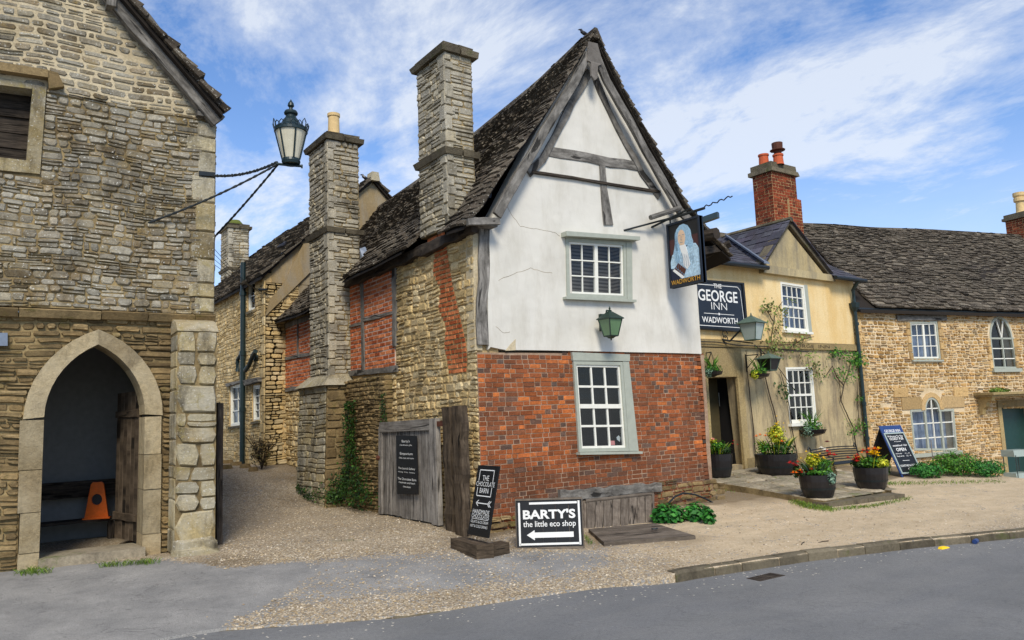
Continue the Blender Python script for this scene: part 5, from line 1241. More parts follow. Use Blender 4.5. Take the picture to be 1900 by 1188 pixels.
def strokes(mb,fr,pts,w,d):
    for a_,b_ in zip(pts,pts[1:]):
        A=V(a_);B=V(b_); n=(B-A).normalized(); t=n*w/2; n=V((-n.y,n.x))*w/2; A=A-t;B=B+t
        mb.poly([fr.pt(*(A-n),d),fr.pt(*(B-n),d),fr.pt(*(B+n),d),fr.pt(*(A+n),d)])
for tx,x0,x1,ya_,yb_ in INNT:
    a=FI.px(x0,yb_+(x0-1331)*.02,.09); b_=FI.px(x1,ya_+(x1-1331)*.02,.09); m_=FI.px((x0+x1)/2,yb_,.09)[1]; t_=FI.px((x0+x1)/2,ya_,.09)[1]; fit(innsign,tx,FI,a[0],b_[0],m_,t_,'letter_white',.091,.015 if tx!='INN' else -.01)
a=FI.px(1462,655,.07)[0]; b_=FI.px(1540,655,.07)[0]; fit(I,'GEORGE  INN',FI,a,b_,2.965,3.05,'letter_dark',.071,.0)
# lantern on the white gable
FLn=fY(-.02)
b=thing('wall_lantern','small dark green lantern with green glass on the white gable between the two windows','lantern',FG.pt(*FG.px(1115,600,.05),.05))
LZ=FG.px(1133,632,.32)[1]; Lx=FG.px(1133,610,.32)[0]; c=V((Lx,-.32,LZ)); Ht=FG.px(1133,568,.32)[1]-LZ
mb=MB(); q=FG.px(1115,600,.05); mb.fbox(FG,q[0]-.03,q[0]+.04,q[1]-.13,q[1]+.15,.03,.09); mb.build('wall_plate','lantern_green',b)
mb=MB(); A=V((q[0]+.01,-.09,q[1]+.09)); B=c+V((0,0,Ht*.86)); mb.tube([A,A+V((0,-.08,.03)),B+V((-.03,.04,0.01)),B],.014,6); mb.tube([V((q[0],-.09,q[1]-.06)),A+V((.02,-.1,-.03)),B-V((.02,-.03,.02))],.01,6); mb.build('arm','lantern_green',b)
def sqlantern(b,c,H,w1,w0,ang,metal,glass,z0=.12,z1=.62,z2=.84,ov=1.25):
    def ringp(w,z): return [c+V((math.cos(ang+PI/4+k*PI/2)*w*.707,math.sin(ang+PI/4+k*PI/2)*w*.707,z)) for k in range(4)]
    a=ringp(w0,H*z0); t_=ringp(w1,H*z1)
    mb=MB(); 
    for k in range(4): mb.poly([a[k],a[(k+1)%4],t_[(k+1)%4],t_[k]])
    mb.build('glass_panel',glass,b)
    mb=MB()
    for k in range(4): mb.tube([a[k],t_[k]],.011,5); mb.tube([a[k],a[(k+1)%4]],.011,5); mb.tube([t_[k],t_[(k+1)%4]],.012,5)
    mb.build('frame',metal,b)
    mb=MB(); o_=ringp(w1*ov,H*(z1-.01)); o2=ringp(w1*ov,H*(z1+.015)); p=ringp(w1*.2,H*z2)
    for k in range(4): mb.poly([o2[k],o2[(k+1)%4],p[(k+1)%4],p[k]]); mb.poly([o_[k],o_[(k+1)%4],o2[(k+1)%4],o2[k]])
    mb.poly(o_); mb.poly(p); mb.build('cap',metal,b)
    mb=MB(); bt=ringp(w0*.9,H*z0); lo=ringp(w0*.3,H*(z0*.45))
    for k in range(4): mb.poly([bt[k],bt[(k+1)%4],lo[(k+1)%4],lo[k]])
    mb.poly(lo); mb.build('base',metal,b)
    mb=MB(); mb.lathe(c+V((0,0,H*z2)),[(.03,0),(.035,H*.03),(.012,H*.05),(.018,H*.09),(.0,H*.16)],8); mb.lathe(c,[(0,0),(.016,H*.02),(.008,H*.04),(.02,H*.06)],8); mb.build('finial',metal,b)
sqlantern(b,c,Ht,.27,.16,math.radians(0),'lantern_green','frost_green',.13,.62,.84,1.18)
# hanging pub sign, at right angles to the gable
FPS=fX(3.98)
pq=FPS.pxs([(1236,421),(1297,398),(1310,522),(1250,536)]); print('pubsign',pq)
zt_=(pq[0][1]+pq[1][1])/2; zb_=(pq[2][1]+pq[3][1])/2; ya,yb=sorted(((pq[0][0]+pq[3][0])/2,(pq[1][0]+pq[2][0])/2))
# sign faces -X ; frame with u running towards the viewer's right (-Y)
FPt=Fr((3.98,yb,zb_),(0,-1,0),(0,0,1),(-1,0,0)); SW,SH=yb-ya,zt_-zb_
b=thing('pub_sign','hanging painted sign of a bewigged man above gold WADWORTH lettering on the gable corner','sign',(3.98,-.05,zt_))
mb=MB(); mb.fbox(FPt,0,SW,0,SH,-.03,.03); mb.build('board','black_board',b)
mb=MB()
for r in((0,SW,0,.035),(0,SW,SH-.035,SH),(0,.035,.035,SH-.035),(SW-.035,SW,.035,SH-.035)): mb.fbox(FPt,*r,-.06,.05)
mb.build('frame','navy_board',b)
M['paint_bg']=flat('paint_bg',C(74,44,42)); M['paint_wig']=plain('paint_wig',C(150,184,206),.6,sc=40,var=.3); M['paint_skin']=flat('paint_skin',C(222,190,158)); M['paint_robe']=plain('paint_robe',C(176,204,220),.6,sc=25,var=.35); M['paint_dark']=flat('paint_dark',C(26,34,56)); M['paint_line']=flat('paint_line',C(96,126,150))
def P01(l): return [(x*SW,y*SH) for x,y in l]
def ell(cx,cy,rx,ry,n=18,ph=0): return [(cx+rx*math.cos(2*PI*k/n+ph),cy+ry*math.sin(2*PI*k/n+ph)) for k in range(n)]
lay=[('paint_bg',[(.06,.5),(.94,.5),(.94,.74),(.06,.74)]),
('paint_robe',[(.06,.1),(.95,.1),(.95,.5),(.85,.6),(.7,.62),(.5,.56),(.3,.56),(.12,.5),(.06,.4)]),
('paint_wig',[(.22,.42),(.16,.52),(.2,.6),(.24,.7),(.24,.8),(.3,.88),(.4,.93),(.52,.94),(.64,.9),(.72,.82),(.74,.72),(.78,.64),(.76,.56),(.66,.54),(.6,.6),(.4,.6),(.36,.5),(.32,.4)]),
('paint_skin',ell(.44,.735,.115,.125)),
('paint_skin',[(.38,.66),(.52,.66),(.52,.58),(.4,.58)]),
('letter_white',[(.36,.62),(.54,.62),(.6,.5),(.66,.3),(.56,.24),(.46,.3),(.44,.46)]),
('paint_wig',[(.2,.42),(.22,.6),(.28,.68),(.32,.58),(.36,.44),(.3,.34)]),
('paint_dark',[(.06,.1),(.34,.1),(.3,.22),(.16,.28),(.06,.3)]),
('rust',[(.16,.28),(.3,.36),(.52,.24),(.44,.14)]),('letter_white',[(.12,.26),(.18,.28),(.46,.14),(.42,.1)])]
for k,(m_,pl_) in enumerate(lay):
    mb=MB(); mb.slab(FPt,P01(pl_),[],.032,.032+.0014*(k+1),0,back=False); mb.build('painted_figure',m_,b)
mb=MB()
for l in ([(.37,.77),(.43,.775)],[(.48,.775),(.53,.77)],[(.45,.76),(.44,.70),(.47,.695)],[(.41,.66),(.48,.66)]): strokes(mb,FPt,P01(l),.008,.052)
for k in range(9):
    x=.26+.06*k; strokes(mb,FPt,P01([(x,.5-.02*(k%3)),(x+.03,.4),(x-.01,.28)]),.006,.0515)
for k in range(5): strokes(mb,FPt,P01([(.27+.02*k,.84-.03*k),(.24+.015*k,.7),(.28+.01*k,.55)]),.005,.0515)
mb.build('painted_line','paint_line',b)
mb=MB()
for k in range(5): mb.poly([FPt.pt(SW*x,SH*y,.0525) for x,y in ell(.24+.055*k,.29-.03*k,.02,.016,8)])
mb.build('painted_line','paint_line',b)
mb=MB(); mb.fbox(FPt,.035,SW-.035,.035,.13,.04,.05); mb.build('name_panel','black_board',b)
fit(b,'WADWORTH',FPt,.05,SW-.05,.045,.125,'gold',.0505,.0)
# bracket
A=FPt.pt(SW*.0-.1,SH+.13,0)
mb=MB(); bp=FG.px(1157,428,.03); mb.tube([FG.pt(*bp,.03),V((3.95,-.25,zt_+.1)),V((3.98,ya+.2,zt_+.17))],.018,6); mb.build('stay_rod','black_iron',b)
mb=MB(); mb.tube([V((3.7,.0,zt_-.05)),V((3.98,-.35,zt_+.12))],.02,6); mb.build('stay_rod','black_iron',b)
mb=MB(); P_=[V((3.98,yb+.35,zt_+.1)),V((3.98,ya-.1,zt_+.1))]; mb.tube(P_,.025,8); mb.build('bracket_bar','black_iron',b)
mb=MB(); s0=V((3.98,ya-.1,zt_+.1)); mb.tube([s0+V((.02*k,-.03*k,.02+.01*k+.02*math.sin(k*1.9))) for k in range(14)],.012,5); mb.build('scroll','black_iron',b)
for yy in(yb-.06,ya+.08): mb=MB(); mb.tube([V((3.98,yy,zt_)),V((3.98,yy,zt_+.11))],.014,6); mb.build('hanger','black_iron',b)
# the two timber arms beside it
mb=MB(); a1=FPS.px(1206,403); fr_=fY(-.25); A=fr_.pt(*fr_.px(1207,404)); B=fr_.pt(*fr_.px(1262,386)); mb.tube([A,B],.045,8); single(mb,'timber_arm','timber','short round weathered timber arm poking out just left of the hanging pub sign','timber',A)
fr_=fY(-.75); A=fr_.pt(*fr_.px(1296,412)); B=fr_.pt(*fr_.px(1333,399)); d_=V((.05,.02,0)); z=V((0,0,.05))
mb=MB(); mb.box8([A-d_-z,A+d_-z,B+d_-z,B-d_-z,A-d_+z,A+d_+z,B+d_+z,B-d_+z]); mb.tube([V((4.2,-.2,(A.z+B.z)/2)),A],.02,6); single(mb,'sign_lamp','dark_steel','grey trough lamp sticking out just right of the hanging pub sign','lamp',A)
# ---- gate and posts
b=thing('plank_gate','grey weathered plank gate standing against the stone side wall','gate',(-.28,1.8,-.1))
Fg=fX(-.27); gq=Fg.pxs([(707,784),(812,776),(818,975),(707,953)]); print('gate',gq)
gl,gr=gq[3][0],gq[2][0]
def gbx(s0,s1,t0,t1,c0,c1,mb): qbox(mb,Fg,gq,s0,s1,t0,t1,c0,c1)
mb=MB(); n=11
for k in range(n): gbx(.03+.94*k/n+.003,.03+.94*(k+1)/n-.003,.06,1-rng.uniform(0,.012),-.02,.004*rng.random(),mb)
mb.build('planks','gate_wood',b)
mb=MB(); gbx(.0,.9,.0,.11,-.03,.035,mb); mb.build('top_rail','gate_wood',b)
mb=MB(); gbx(.9,1.0,.0,1.0,-.04,.04,mb); mb.build('stile','gate_wood',b)
mb=MB(); gbx(-.02,.04,.05,1.0,-.04,.03,mb); mb.build('stile','gate_wood',b)
mb=MB(); mb.tube([Fg.pt(gq[0][0]+.02,.95,.0),Fg.pt(gq[0][0]+.09,.95,.04)],.04,8); mb.build('latch','rust',b)
mb=MB(); gbx(.99,1.12,.03,.08,-.0,.02,mb); mb.build('hinge','rust',b)
sq=Fg.pxs([(735,808),(773,809),(776,918),(737,917)],.05)
s_=thing('gate_sign','tall black board listing gift shops in white lettering fixed to the plank gate','sign',Fg.pt(*sq[3],.04))
mb=MB(); mb.fquad(Fg,sq,.04,.055); mb.build('board','black_board',s_)
Fgm=Fr(Fg.pt(sq[3][0],sq[3][1],0),(0,-1,0),(0,0,1),(-1,0,0)); gw=abs(sq[2][0]-sq[3][0]); gh=sq[0][1]-sq[3][1]
for tx,x0,x1,y0,y1 in(("Barty's",.3,.68,.87,.925),('Handmade gifts',.2,.78,.82,.85),('Emporium',.2,.8,.66,.715),('Gifts, toys and more',.15,.85,.6,.635),('The Lacock Gallery',.1,.9,.42,.465),('Paintings   Prints   Ceramics',.1,.88,.37,.395),('The Chocolate Barn',.06,.94,.25,.29),('Handmade small batch',.12,.88,.195,.225),('chocolates',.32,.68,.13,.16)):
    fit(s_,tx,Fgm,x0*gw,x1*gw,y0*gh,y1*gh,'letter_white',.0555,.004)
for i,(xa,xb,yt,yb_) in enumerate(((820,838,756,985),(838,856,753,985))):
    X_=-.3-.05*i; f_=fX(X_); a=f_.px(xa,yt)[0]; b2=f_.px(xb,yt)[0]; zt2=f_.px((xa+xb)/2,yt)[1]
    mb=MB(); mb.beam(f_,[((a+b2)/2,-.3),((a+b2)/2,zt2)],abs(a-b2)*.82,-.12,.02,jit=.018,seg=.12)
    single(mb,'gate_post','brown_wood',['brown timber gate post nearest the plank gate, flush beside its hinge','brown timber gate post nearest the brick corner'][i],'post',f_.pt((a+b2)/2,-.1),'gate posts beside the brick corner')
# ---- chocolate board
b=thing('lane_sign','tall black THE CHOCOLATE BARN board with white arrow slotted in a wooden block','sign',(-.82,-1.0,ht(-.82,-1)))
pL_,pR_=gp(866,1006),gp(910,1012); g0=ht(-.8,-1)
Fx=fX(-.78); cq=[Fx.px(*q) for q in((884,862),(922,873),(908,999),(870,984))]; print('choc',cq)
wl_=cq[3][0]-cq[2][0]; O=Fx.pt(cq[3][0],cq[3][1]); Tl=Fx.pt(cq[0][0],cq[0][1])
FC=Fr(O,(0.0,-1,0),V((.10,(cq[0][0]-cq[3][0])*.6,cq[0][1]-cq[3][1])).normalized(),(-1,0,.1)); ch_=(V((0,0,cq[0][1]-cq[3][1]))).length
mb=MB(); mb.fbox(FC,0,wl_,-.05,ch_,-.012,.012); mb.build('board','black_board',b)
for tx,x0,x1,y0,y1 in(('THE',.33,.64,.77,.85),('CHOCOLATE',.07,.95,.685,.755),('BARN',.28,.7,.585,.66),('HANDMADE',.1,.9,.27,.335),('CHOCOLATES',.08,.92,.205,.265),('GELATO & ICE CREAM',.08,.92,.13,.17),('HOT & COLD DRINKS',.08,.92,.065,.105)):
    fit(b,tx,FC,x0*wl_,x1*wl_,y0*ch_,y1*ch_,'letter_white',.0125,.0)
mb=MB(); W_,H_=wl_,ch_
strokes(mb,FC,[(.16*W_,.77*H_),(.16*W_,.93*H_),(.84*W_,.93*H_),(.84*W_,.77*H_)],.012,.0155); strokes(mb,FC,[(.16*W_,.66*H_),(.16*W_,.54*H_),(.84*W_,.54*H_),(.84*W_,.67*H_)],.012,.0155)
strokes(mb,FC,[(.2*W_,.43*H_),(.82*W_,.43*H_)],.012,.0155); strokes(mb,FC,[(.3*W_,.47*H_),(.2*W_,.43*H_),(.3*W_,.39*H_)],.012,.0155); strokes(mb,FC,[(.9*W_,.47*H_),(.82*W_,.43*H_),(.9*W_,.39*H_)],.012,.0155); strokes(mb,FC,[(.83*W_,.47*H_),(.75*W_,.43*H_),(.83*W_,.39*H_)],.012,.0155)
strokes(mb,FC,[(.1*W_,.192*H_),(.9*W_,.192*H_)],.006,.0155); mb.build('border_and_arrow','letter_white',b)
mb=MB(); zb0=g0-.05; mb.box8([V((-.93,-1.33,zb0)),V((-.72,-1.4,zb0)),V((-.66,-.62,zb0)),V((-.87,-.6,zb0)),V((-.92,-1.33,g0+.15)),V((-.72,-1.39,g0+.15)),V((-.66,-.62,g0+.15)),V((-.86,-.6,g0+.15))]); mb.build('base_block','brown_wood',b)
mb=MB(); mb.box8([V((-.72,-1.36,zb0)),V((-.42,-1.3,zb0)),V((-.42,-1.1,zb0)),V((-.7,-1.15,zb0)),V((-.72,-1.36,g0+.12)),V((-.42,-1.3,g0+.12)),V((-.42,-1.1,g0+.12)),V((-.7,-1.15,g0+.12))]); mb.build('base_block','brown_wood',b)
# ---- Barty's board
A=gp(960,1018); B=gp(1083,1019); ud=(B-A); ud.z=0; W_=ud.length; ud.normalize(); nd=V((ud.y,-ud.x,0))
FBt=Fr(A,ud,(V((0,0,1))-nd*.12).normalized(),nd); H_=FBt.px(962,929)[1]; print('barty',W_,H_)
b=thing('shop_sign','low black BARTYS board with white arrow leaning near the brick wall','sign',A); b['label']="low black BARTY'S eco shop board with a white arrow standing on the gravel"
mb=MB(); n=5
for k in range(n): mb.fbox(FBt,W_*k/n,W_*(k+1)/n-.002,-.01,H_,-.04,.0)
mb.build('board','black_board',b)
mb=MB(); mb.fbox(FBt,-.012,W_+.012,H_-.002,H_+.018,-.045,.012); mb.fbox(FBt,-.014,.0,-.02,H_,-.045,.012); mb.fbox(FBt,W_,W_+.014,-.02,H_,-.045,.012); mb.fbox(FBt,0,W_,-.03,.01,-.045,.01); mb.build('edge_frame','hatch_wood',b)
mb=MB(); e=.035
for r in((.2*W_,W_*.93,H_-.055,H_-.028),(.035,W_-.035,.035,.06),(.025,.05,.03,H_-.03),(W_-.05,W_-.025,.03,H_-.02)): mb.fbox(FBt,*r,.0,.006)
mb.build('border_strip','letter_white',b)
fit(b,"BARTY'S",FBt,.1*W_,.9*W_,.60*H_,.80*H_,'letter_white',.001,.035)
fit(b,"the little eco shop",FBt,.1*W_,.9*W_,.40*H_,.56*H_,'letter_white',.001,.008)
mb=MB(); mb.slab(FBt,[(.15*W_,.27*H_),(.27*W_,.37*H_),(.27*W_,.32*H_),(.86*W_,.32*H_),(.86*W_,.21*H_),(.27*W_,.21*H_),(.27*W_,.16*H_)],[],.0,.004); mb.build('arrow','letter_white',b)
mb=MB(); 
for s_ in(.1,.9): mb.box8([FBt.pt(W_*s_,0,-.35),FBt.pt(W_*s_+.03,0,-.35),FBt.pt(W_*s_+.03,0,-.32),FBt.pt(W_*s_,0,-.32),FBt.pt(W_*s_,H_*.8,-.07),FBt.pt(W_*s_+.03,H_*.8,-.07),FBt.pt(W_*s_+.03,H_*.8,-.04),FBt.pt(W_*s_,H_*.8,-.04)])
mb.build('rear_leg','hatch_wood',b)
# ---- weeds, hose
wc=gp(1280,975); wc2=gp(1250,965); mb=MB()
for (cx_,cy_,r_,n) in((1255,958,.36,500),(1300,955,.32,380),(1235,960,.2,200),(1325,962,.17,160)):
    q=gp(cx_,cy_+12); cloud(mb,q+V((0,.1,.12)),(r_,r_*.8,.2),n,.085,up=1.0,shell=.1,asp=.75)
single(mb,'leafy_weeds','weed','bright green leafy weeds growing at the foot of the brick corner','plants',gp(1280,968))
mb=MB(); fh=fY(-.12); pts=[(1212,966),(1222,958),(1236,938),(1252,922),(1268,915),(1290,918),(1310,926),(1324,934),(1328,944)]
mb.tube([fh.pt(*fh.px(x,y)) for x,y in pts],.016,7); single(mb,'hose_pipe','black_iron','black hose pipe arching over the leafy weeds at the brick corner','hose',fh.pt(*fh.px(1212,966)))
# ---- ivy by the buttress
mb=MB()
def wallivy(fr,pts,n,size,sp,mat=0,c0=.03,c1=.12):
    for _ in range(n):
        k=rng.random()*(len(pts)-1); i=int(k); t_=k-i; w=pts[i][2]*(1-t_)+pts[i+1][2]*t_
        a=pts[i][0]*(1-t_)+pts[i+1][0]*t_+rng.gauss(0,w); b_=pts[i][1]*(1-t_)+pts[i+1][1]*t_+rng.gauss(0,w*.6)
        leaf(mb,fr.pt(a,b_,rng.uniform(c0,c1)),fr.n+V((rng.uniform(-.6,.6),rng.uniform(-.6,.6),rng.uniform(-.2,.8))),size,mat)
def ppx(fr,l): return [(*fr.px(x,y),w) for x,y,w in l]
wallivy(fX(-.2),ppx(fX(-.2),[(662,745,.03),(660,790,.07),(664,840,.12),(672,880,.22),(680,915,.22)]),1300,.06,0,c1=.25)
wallivy(fX(-.2),ppx(fX(-.2),[(640,905,.25),(700,925,.2)]),500,.06,0,c1=.3)
wallivy(fY(4.4),ppx(fY(4.4),[(648,860,.05),(640,890,.12),(625,915,.2)]),500,.055,0,c1=.12)
single(mb,'ivy','ivy','dark green ivy climbing the wall between the stone buttress and the plank gate','ivy',(-.25,4.2,.1))
mb=MB(); wallivy(fX(-.17),ppx(fX(-.17),[(719,730,.02),(718,760,.03),(721,790,.04)]),150,.05,0); single(mb,'ivy','ivy','thin strand of ivy on the stone wall just above the plank gate','ivy',(-.2,2.9,1.5))
mb=MB(); wallivy(fX(-.62),ppx(fX(-.62),[(556,905,.05),(575,918,.1),(600,920,.1)]),260,.05,0,c1=.1); wallivy(fY(4.4),ppx(fY(4.4),[(612,918,.12),(630,922,.1)]),200,.05,0); single(mb,'ivy','ivy','low ivy fringe round the foot of the stone buttress','ivy',(-.6,4.5,.1))
# dead shrub by the soil pipe
mb=MB(); c=gp(488,868); c=V((-.75,7.8,ht(-.7,7.8)))
for k in range(26):
    a=rng.uniform(0,2*PI); d=V((math.cos(a)*.5,math.sin(a)*.5,1.2)); mb.tube([c,c+d*.25+V((0,0,.1)),c+d*rng.uniform(.4,.65)+V((rng.uniform(-.1,.1),0,0))],.008,4,0)
cloud(mb,c+V((0,0,.4)),(.34,.4,.4),420,.09,mi=1,asp=.35); single(mb,'dry_shrub',['dark_timber','dry_leaf'],'straggly half dead shrub beside the dark green pipe in the lane','shrub',c)
# stones lying at the end of the lane
for k,(x,y,s) in enumerate(((420,858,.2),(438,862,.16),(415,868,.22),(455,866,.14),(470,872,.12),(432,852,.25))):
    q=gp(x,y+2); mb=MB(); pts=ell(0,0,s,s*.6,8,rng.random())
    for i in range(8):
        j=(i+1)%8; A=q+V((pts[i][0],pts[i][1],-.02));B=q+V((pts[j][0],pts[j][1],-.02)); h=V((0,0,.1)); mb.poly([A,B,B*1+h-(B-q)*.25,A+h-(A-q)*.25],0,(.4,.4,0))
    mb.poly([q+V((a*.75,b_*.75,.085)) for a,b_ in pts],0,(.5,.5,0)); single(mb,'loose_stone','dark_rubble','flat loose stone lying at the far end of the lane by the pipe','stone',q,'loose stones at the end of the lane')
# ================================================================== INN FRONTAGE
# raised paving
pz_=lambda x,y:.0
FPv=Fr((0,0,.07),(1,0,0),(0,1,.07),V((0,-.07,1)).normalized())
PW=FPv.pxs([(1322,893),(1400,905),(1480,920),(1528,928),(1654,905)])+[(9.6,-.2),(10.2,1.96),(6.2,1.96)]; print('paving',[(round(a,2),round(b,2)) for a,b in PW])
mb=MB(); mb.slab(FPv,PW,[],-.5,-.02,0); masonry(mb,FPv,PW,[],ch=(.28,.42),sl=(.35,.7),gap=.012,dep=.02,mi=1,base=-.02,jit=.012,split=.2,wob=.01)
def onp(x,y): return FPv.pt(*FPv.px(x,y))
o=mb.build('inn_paving',['mortar_mid','paver']); o['kind']='structure'
A,B=gp(1538,942),gp(1680,924); n_=(B-A).cross(V((0,0,1))).normalized(); n_=n_ if n_.y>0 else -n_
mb=MB(); z=V((0,0,.07)); 
for k in range(2):
    P0=A.lerp(B,k/2+.004)+V((0,0,.0));P1=A.lerp(B,(k+1)/2-.004); mb.box8([P0-z,P1-z,P1+n_*.34-z,P0+n_*.34-z,P0+z,P1+z,P1+n_*.34+z,P0+n_*.34+z])
o=mb.build('inn_step','kerbstone'); o['kind']='structure'
def tub(px,py,r,h,z0=None,zz=.1,r0=.8):
    p=onz(px,py,zz); return p
def make_tub(name,label,p,r,h,spec,n=24):
    b=thing(name,label,'planter',p,'black planted tubs in front of the inn')
    mb=MB(); mb.lathe(p,[(r*.0,.0),(r*.78,0),(r*.9,h*.3),(r*.98,h*.7),(r,h),(r*.94,h),(r*.92,h*.85),(0,h*.85)],n); mb.build('tub','tub_black',b,True)
    mb=MB(); mb.lathe(p,[(r*.915,h*.33),(r*.925,h*.33),(r*.95,h*.42),(r*.94,h*.42)],n); mb.build('hoop','black_iron',b,True)
    mb=MB()
    for cx,cy,cz,rx,rz_,n_,s,mat in spec: pass
    mats=sorted(set(q[7] for q in spec if q[7] not in('F',))); 
    for mt in mats:
        mb=MB()
        for cx,cy,cz,rx,rz_,n_,s,m_ in spec:
            if m_==mt: cloud(mb,p+RT*cx*r+V((0,0,h+cz*r))-FT*cy*r,(rx*r,rx*r*.9,rz_*r),n_,s,up=.6,shell=.2)
        for _ in range(22):
            a=rng.uniform(0,2*PI); blade(mb,p+V((math.cos(a)*r*.5,math.sin(a)*r*.5,h)),(math.cos(a)*.5,math.sin(a)*.5,1),r*rng.uniform(.6,1.1),.012)
        mb.build('foliage',mt,b)
    return b
RT=V((math.cos(YAW),-math.sin(YAW),0)); FT=V((math.sin(YAW),math.cos(YAW),0))
def flowers(b,p,r,h,spec):
    for m_,l in spec:
        mb=MB()
        for cx,cz,n_,sp,s in l:
            for _ in range(n_): flower(mb,p+RT*(cx+rng.gauss(0,sp))*r+V((0,0,h+(cz+rng.gauss(0,sp*.6))*r))-FT*rng.uniform(.0,.7)*r,s)
        mb.build('flowers',m_,b)
r=.31;h=.38
p=onp(1519,921); b=make_tub('planter_tub','black half barrel of lime flowers, red wallflowers and trailing ivy at the paving edge',p,r,h,[(-.15,0,.75,.55,.55,520,.06,'lime_leaf'),(.4,.1,.5,.6,.5,300,.07,'shrub'),(0,.2,.15,1.0,.3,330,.07,'shrub'),(-1.1,.2,.25,.5,.5,330,.05,'ivy'),(.45,.9,-.15,.35,.5,160,.05,'blue_leaf'),(.85,.1,.2,.4,.5,160,.06,'dry_leaf')])
flowers(b,p,r,h,[('red',[(-1.4,.6,6,.18,.05),(.75,1.1,4,.1,.07),(-1.,.25,4,.2,.05)]),('orange',[(-1.2,.2,8,.2,.045)]),('whitef',[(.3,1.35,3,.08,.05),(.5,-.2,12,.22,.02)]),('dred',[(.6,1.75,2,.03,.05)]),('yellow',[(-.1,.95,14,.3,.035)])])
p2=onp(1618,905); b=make_tub('planter_tub','black half barrel of yellow and orange tulips at the right end of the paving',p2,r,h,[(-.1,.1,.3,.85,.4,420,.07,'shrub'),(-.8,.1,.3,.5,.5,300,.05,'ivy'),(.6,.3,.25,.6,.35,240,.06,'lime_leaf')])
flowers(b,p2,r,h,[('yellow',[(.1,.85,14,.2,.06)]),('orange',[(.1,1.05,3,.1,.07),(-.7,.7,3,.15,.05)]),('red',[(-1.0,.6,8,.25,.055),(-.3,.9,3,.1,.06)])])
p3=onp(1335,884); b=make_tub('planter_tub','black tub of pink edged greenery beside the dark inn doorway',p3,.29,.46,[(0,0,.5,.8,.6,360,.07,'shrub'),(.4,.3,.3,.7,.4,240,.05,'ivy'),(-.3,0,.9,.4,.3,120,.06,'lime_leaf')])
flowers(b,p3,.29,.46,[('pinkf',[(-.45,1.0,3,.1,.05)]),('red',[(1.0,.7,3,.12,.03)])])
p4=onp(1442,879); b=make_tub('planter_tub','wide black tub with a tall lime yellow bush below the inn window',p4,.44,.42,[(.1,0,.95,.6,.65,700,.06,'lime_leaf'),(.3,.1,.3,.9,.45,420,.06,'ivy'),(-.6,.1,.35,.5,.4,200,.06,'shrub')])
flowers(b,p4,.44,.42,[('orange',[(.1,.55,6,.16,.05),(-.75,.9,3,.05,.06),(.4,.35,4,.1,.05)]),('whitef',[(.55,-.1,7,.12,.02)]),('yellow',[(.1,1.3,16,.3,.03)])])
# hanging baskets
def basket(label,fr,x,y,c,w,mats,br):
    p=fr.pt(*fr.px(x,y,c),c); b=thing('hanging_basket',label,'basket',p,'baskets hanging on the inn front')
    mb=MB(); mb.lathe(p-V((0,0,w*.55)),[(0,0),(w*.5,.04),(w*.85,w*.25),(w,w*.55),(0,w*.5)],16); mb.build('bowl','tub_black',b,True)
    mb=MB(); cloud(mb,p+V((0,0,w*.25)),(w*1.15,w*1.1,w*.6),420,.05,up=.5,shell=.2)
    for _ in range(30):
        a=rng.uniform(0,2*PI); blade(mb,p,(math.cos(a)*.6,math.sin(a)*.6,1.2),w*rng.uniform(1.2,2.4),.01)
    mb.build('foliage',mats[0],b)
    mb=MB(); cloud(mb,p-RT*w*.5+V((0,0,-w*.1))-FT*.4*w,(w*.7,w*.7,w*.6),260,.045,up=.3,shell=.3); mb.build('foliage',mats[1],b)
    if br:
        q0=fr.pt(*fr.px(*br,0.03),.03); mb=MB(); T_=V((p.x,p.y,p.z+w*1.9)); mb.tube([q0-V((0,0,.3)),q0,T_],.014,6); mb.tube([q0-V((0,0,.3)),q0.lerp(T_,.5)+V((0,0,-.15)),T_],.01,5)
        mb.tube([q0+V((0,0,.03)),q0-V((0,0,.38))],.018,5); mb.build('bracket','black_iron',b)
        mb=MB(); 
        for k in range(3): a=k*2*PI/3; mb.tube([T_,p+V((math.cos(a)*w*.9,math.sin(a)*w*.9,0))],.005,4)
        mb.build('chain','black_iron',b)
    return b
basket('hanging basket of blue green foliage at the brick edge left of the inn door',FI,1322,690,.45,.22,('shrub','blue_leaf'),(1310,655))
basket('hanging basket of grassy leaves and cream trailing plants right of the inn door',FI,1409,694,.45,.23,('shrub','lime_leaf'),(1384,660))
b=basket('half round wall basket under the lower sash window of the inn',FI,1508,797,.22,.32,('shrub','blue_leaf'),None)
# lanterns on the inn
b=thing('wall_lantern','large pale glass lantern on a scrolled iron bracket in front of the navy inn board','lantern',FI.pt(*FI.px(1342,632,.05),.05))
zc=FI.px(1397,632,.7); c=FI.pt(zc[0],zc[1]-.02,.7); Hh=FI.px(1397,590,.7)[1]-zc[1]
sqlantern(b,c,Hh*1.1,.40,.25,math.radians(10),'copper_green','frost_grey',.06,.72,1.0,1.25)
mb=MB(); w0=FI.pt(*FI.px(1340,630,.04),.04); e=c+V((0,0,-.02)); mb.tube([w0,w0.lerp(e,.25)+V((0,0,-.02)),w0.lerp(e,.5)+V((0,0,.16)),w0.lerp(e,.7)+V((0,0,.3)),w0.lerp(e,.8)+V((0,0,.3))],.022,7); mb.tube([w0,e-V((0,0,.02))],.016,6)
for s_ in(.0,.12): mb.tube([w0+V((.05+.08*math.cos(a),-.05,s_+.08*math.sin(a))) for a in [k*PI/5 for k in range(9)]],.012,5)
mb.build('bracket','black_iron',b)
b=thing('wall_lantern','dark lantern on the inn wall half hidden behind the right hand hanging basket','lantern',FI.pt(*FI.px(1410,650,.05),.05))
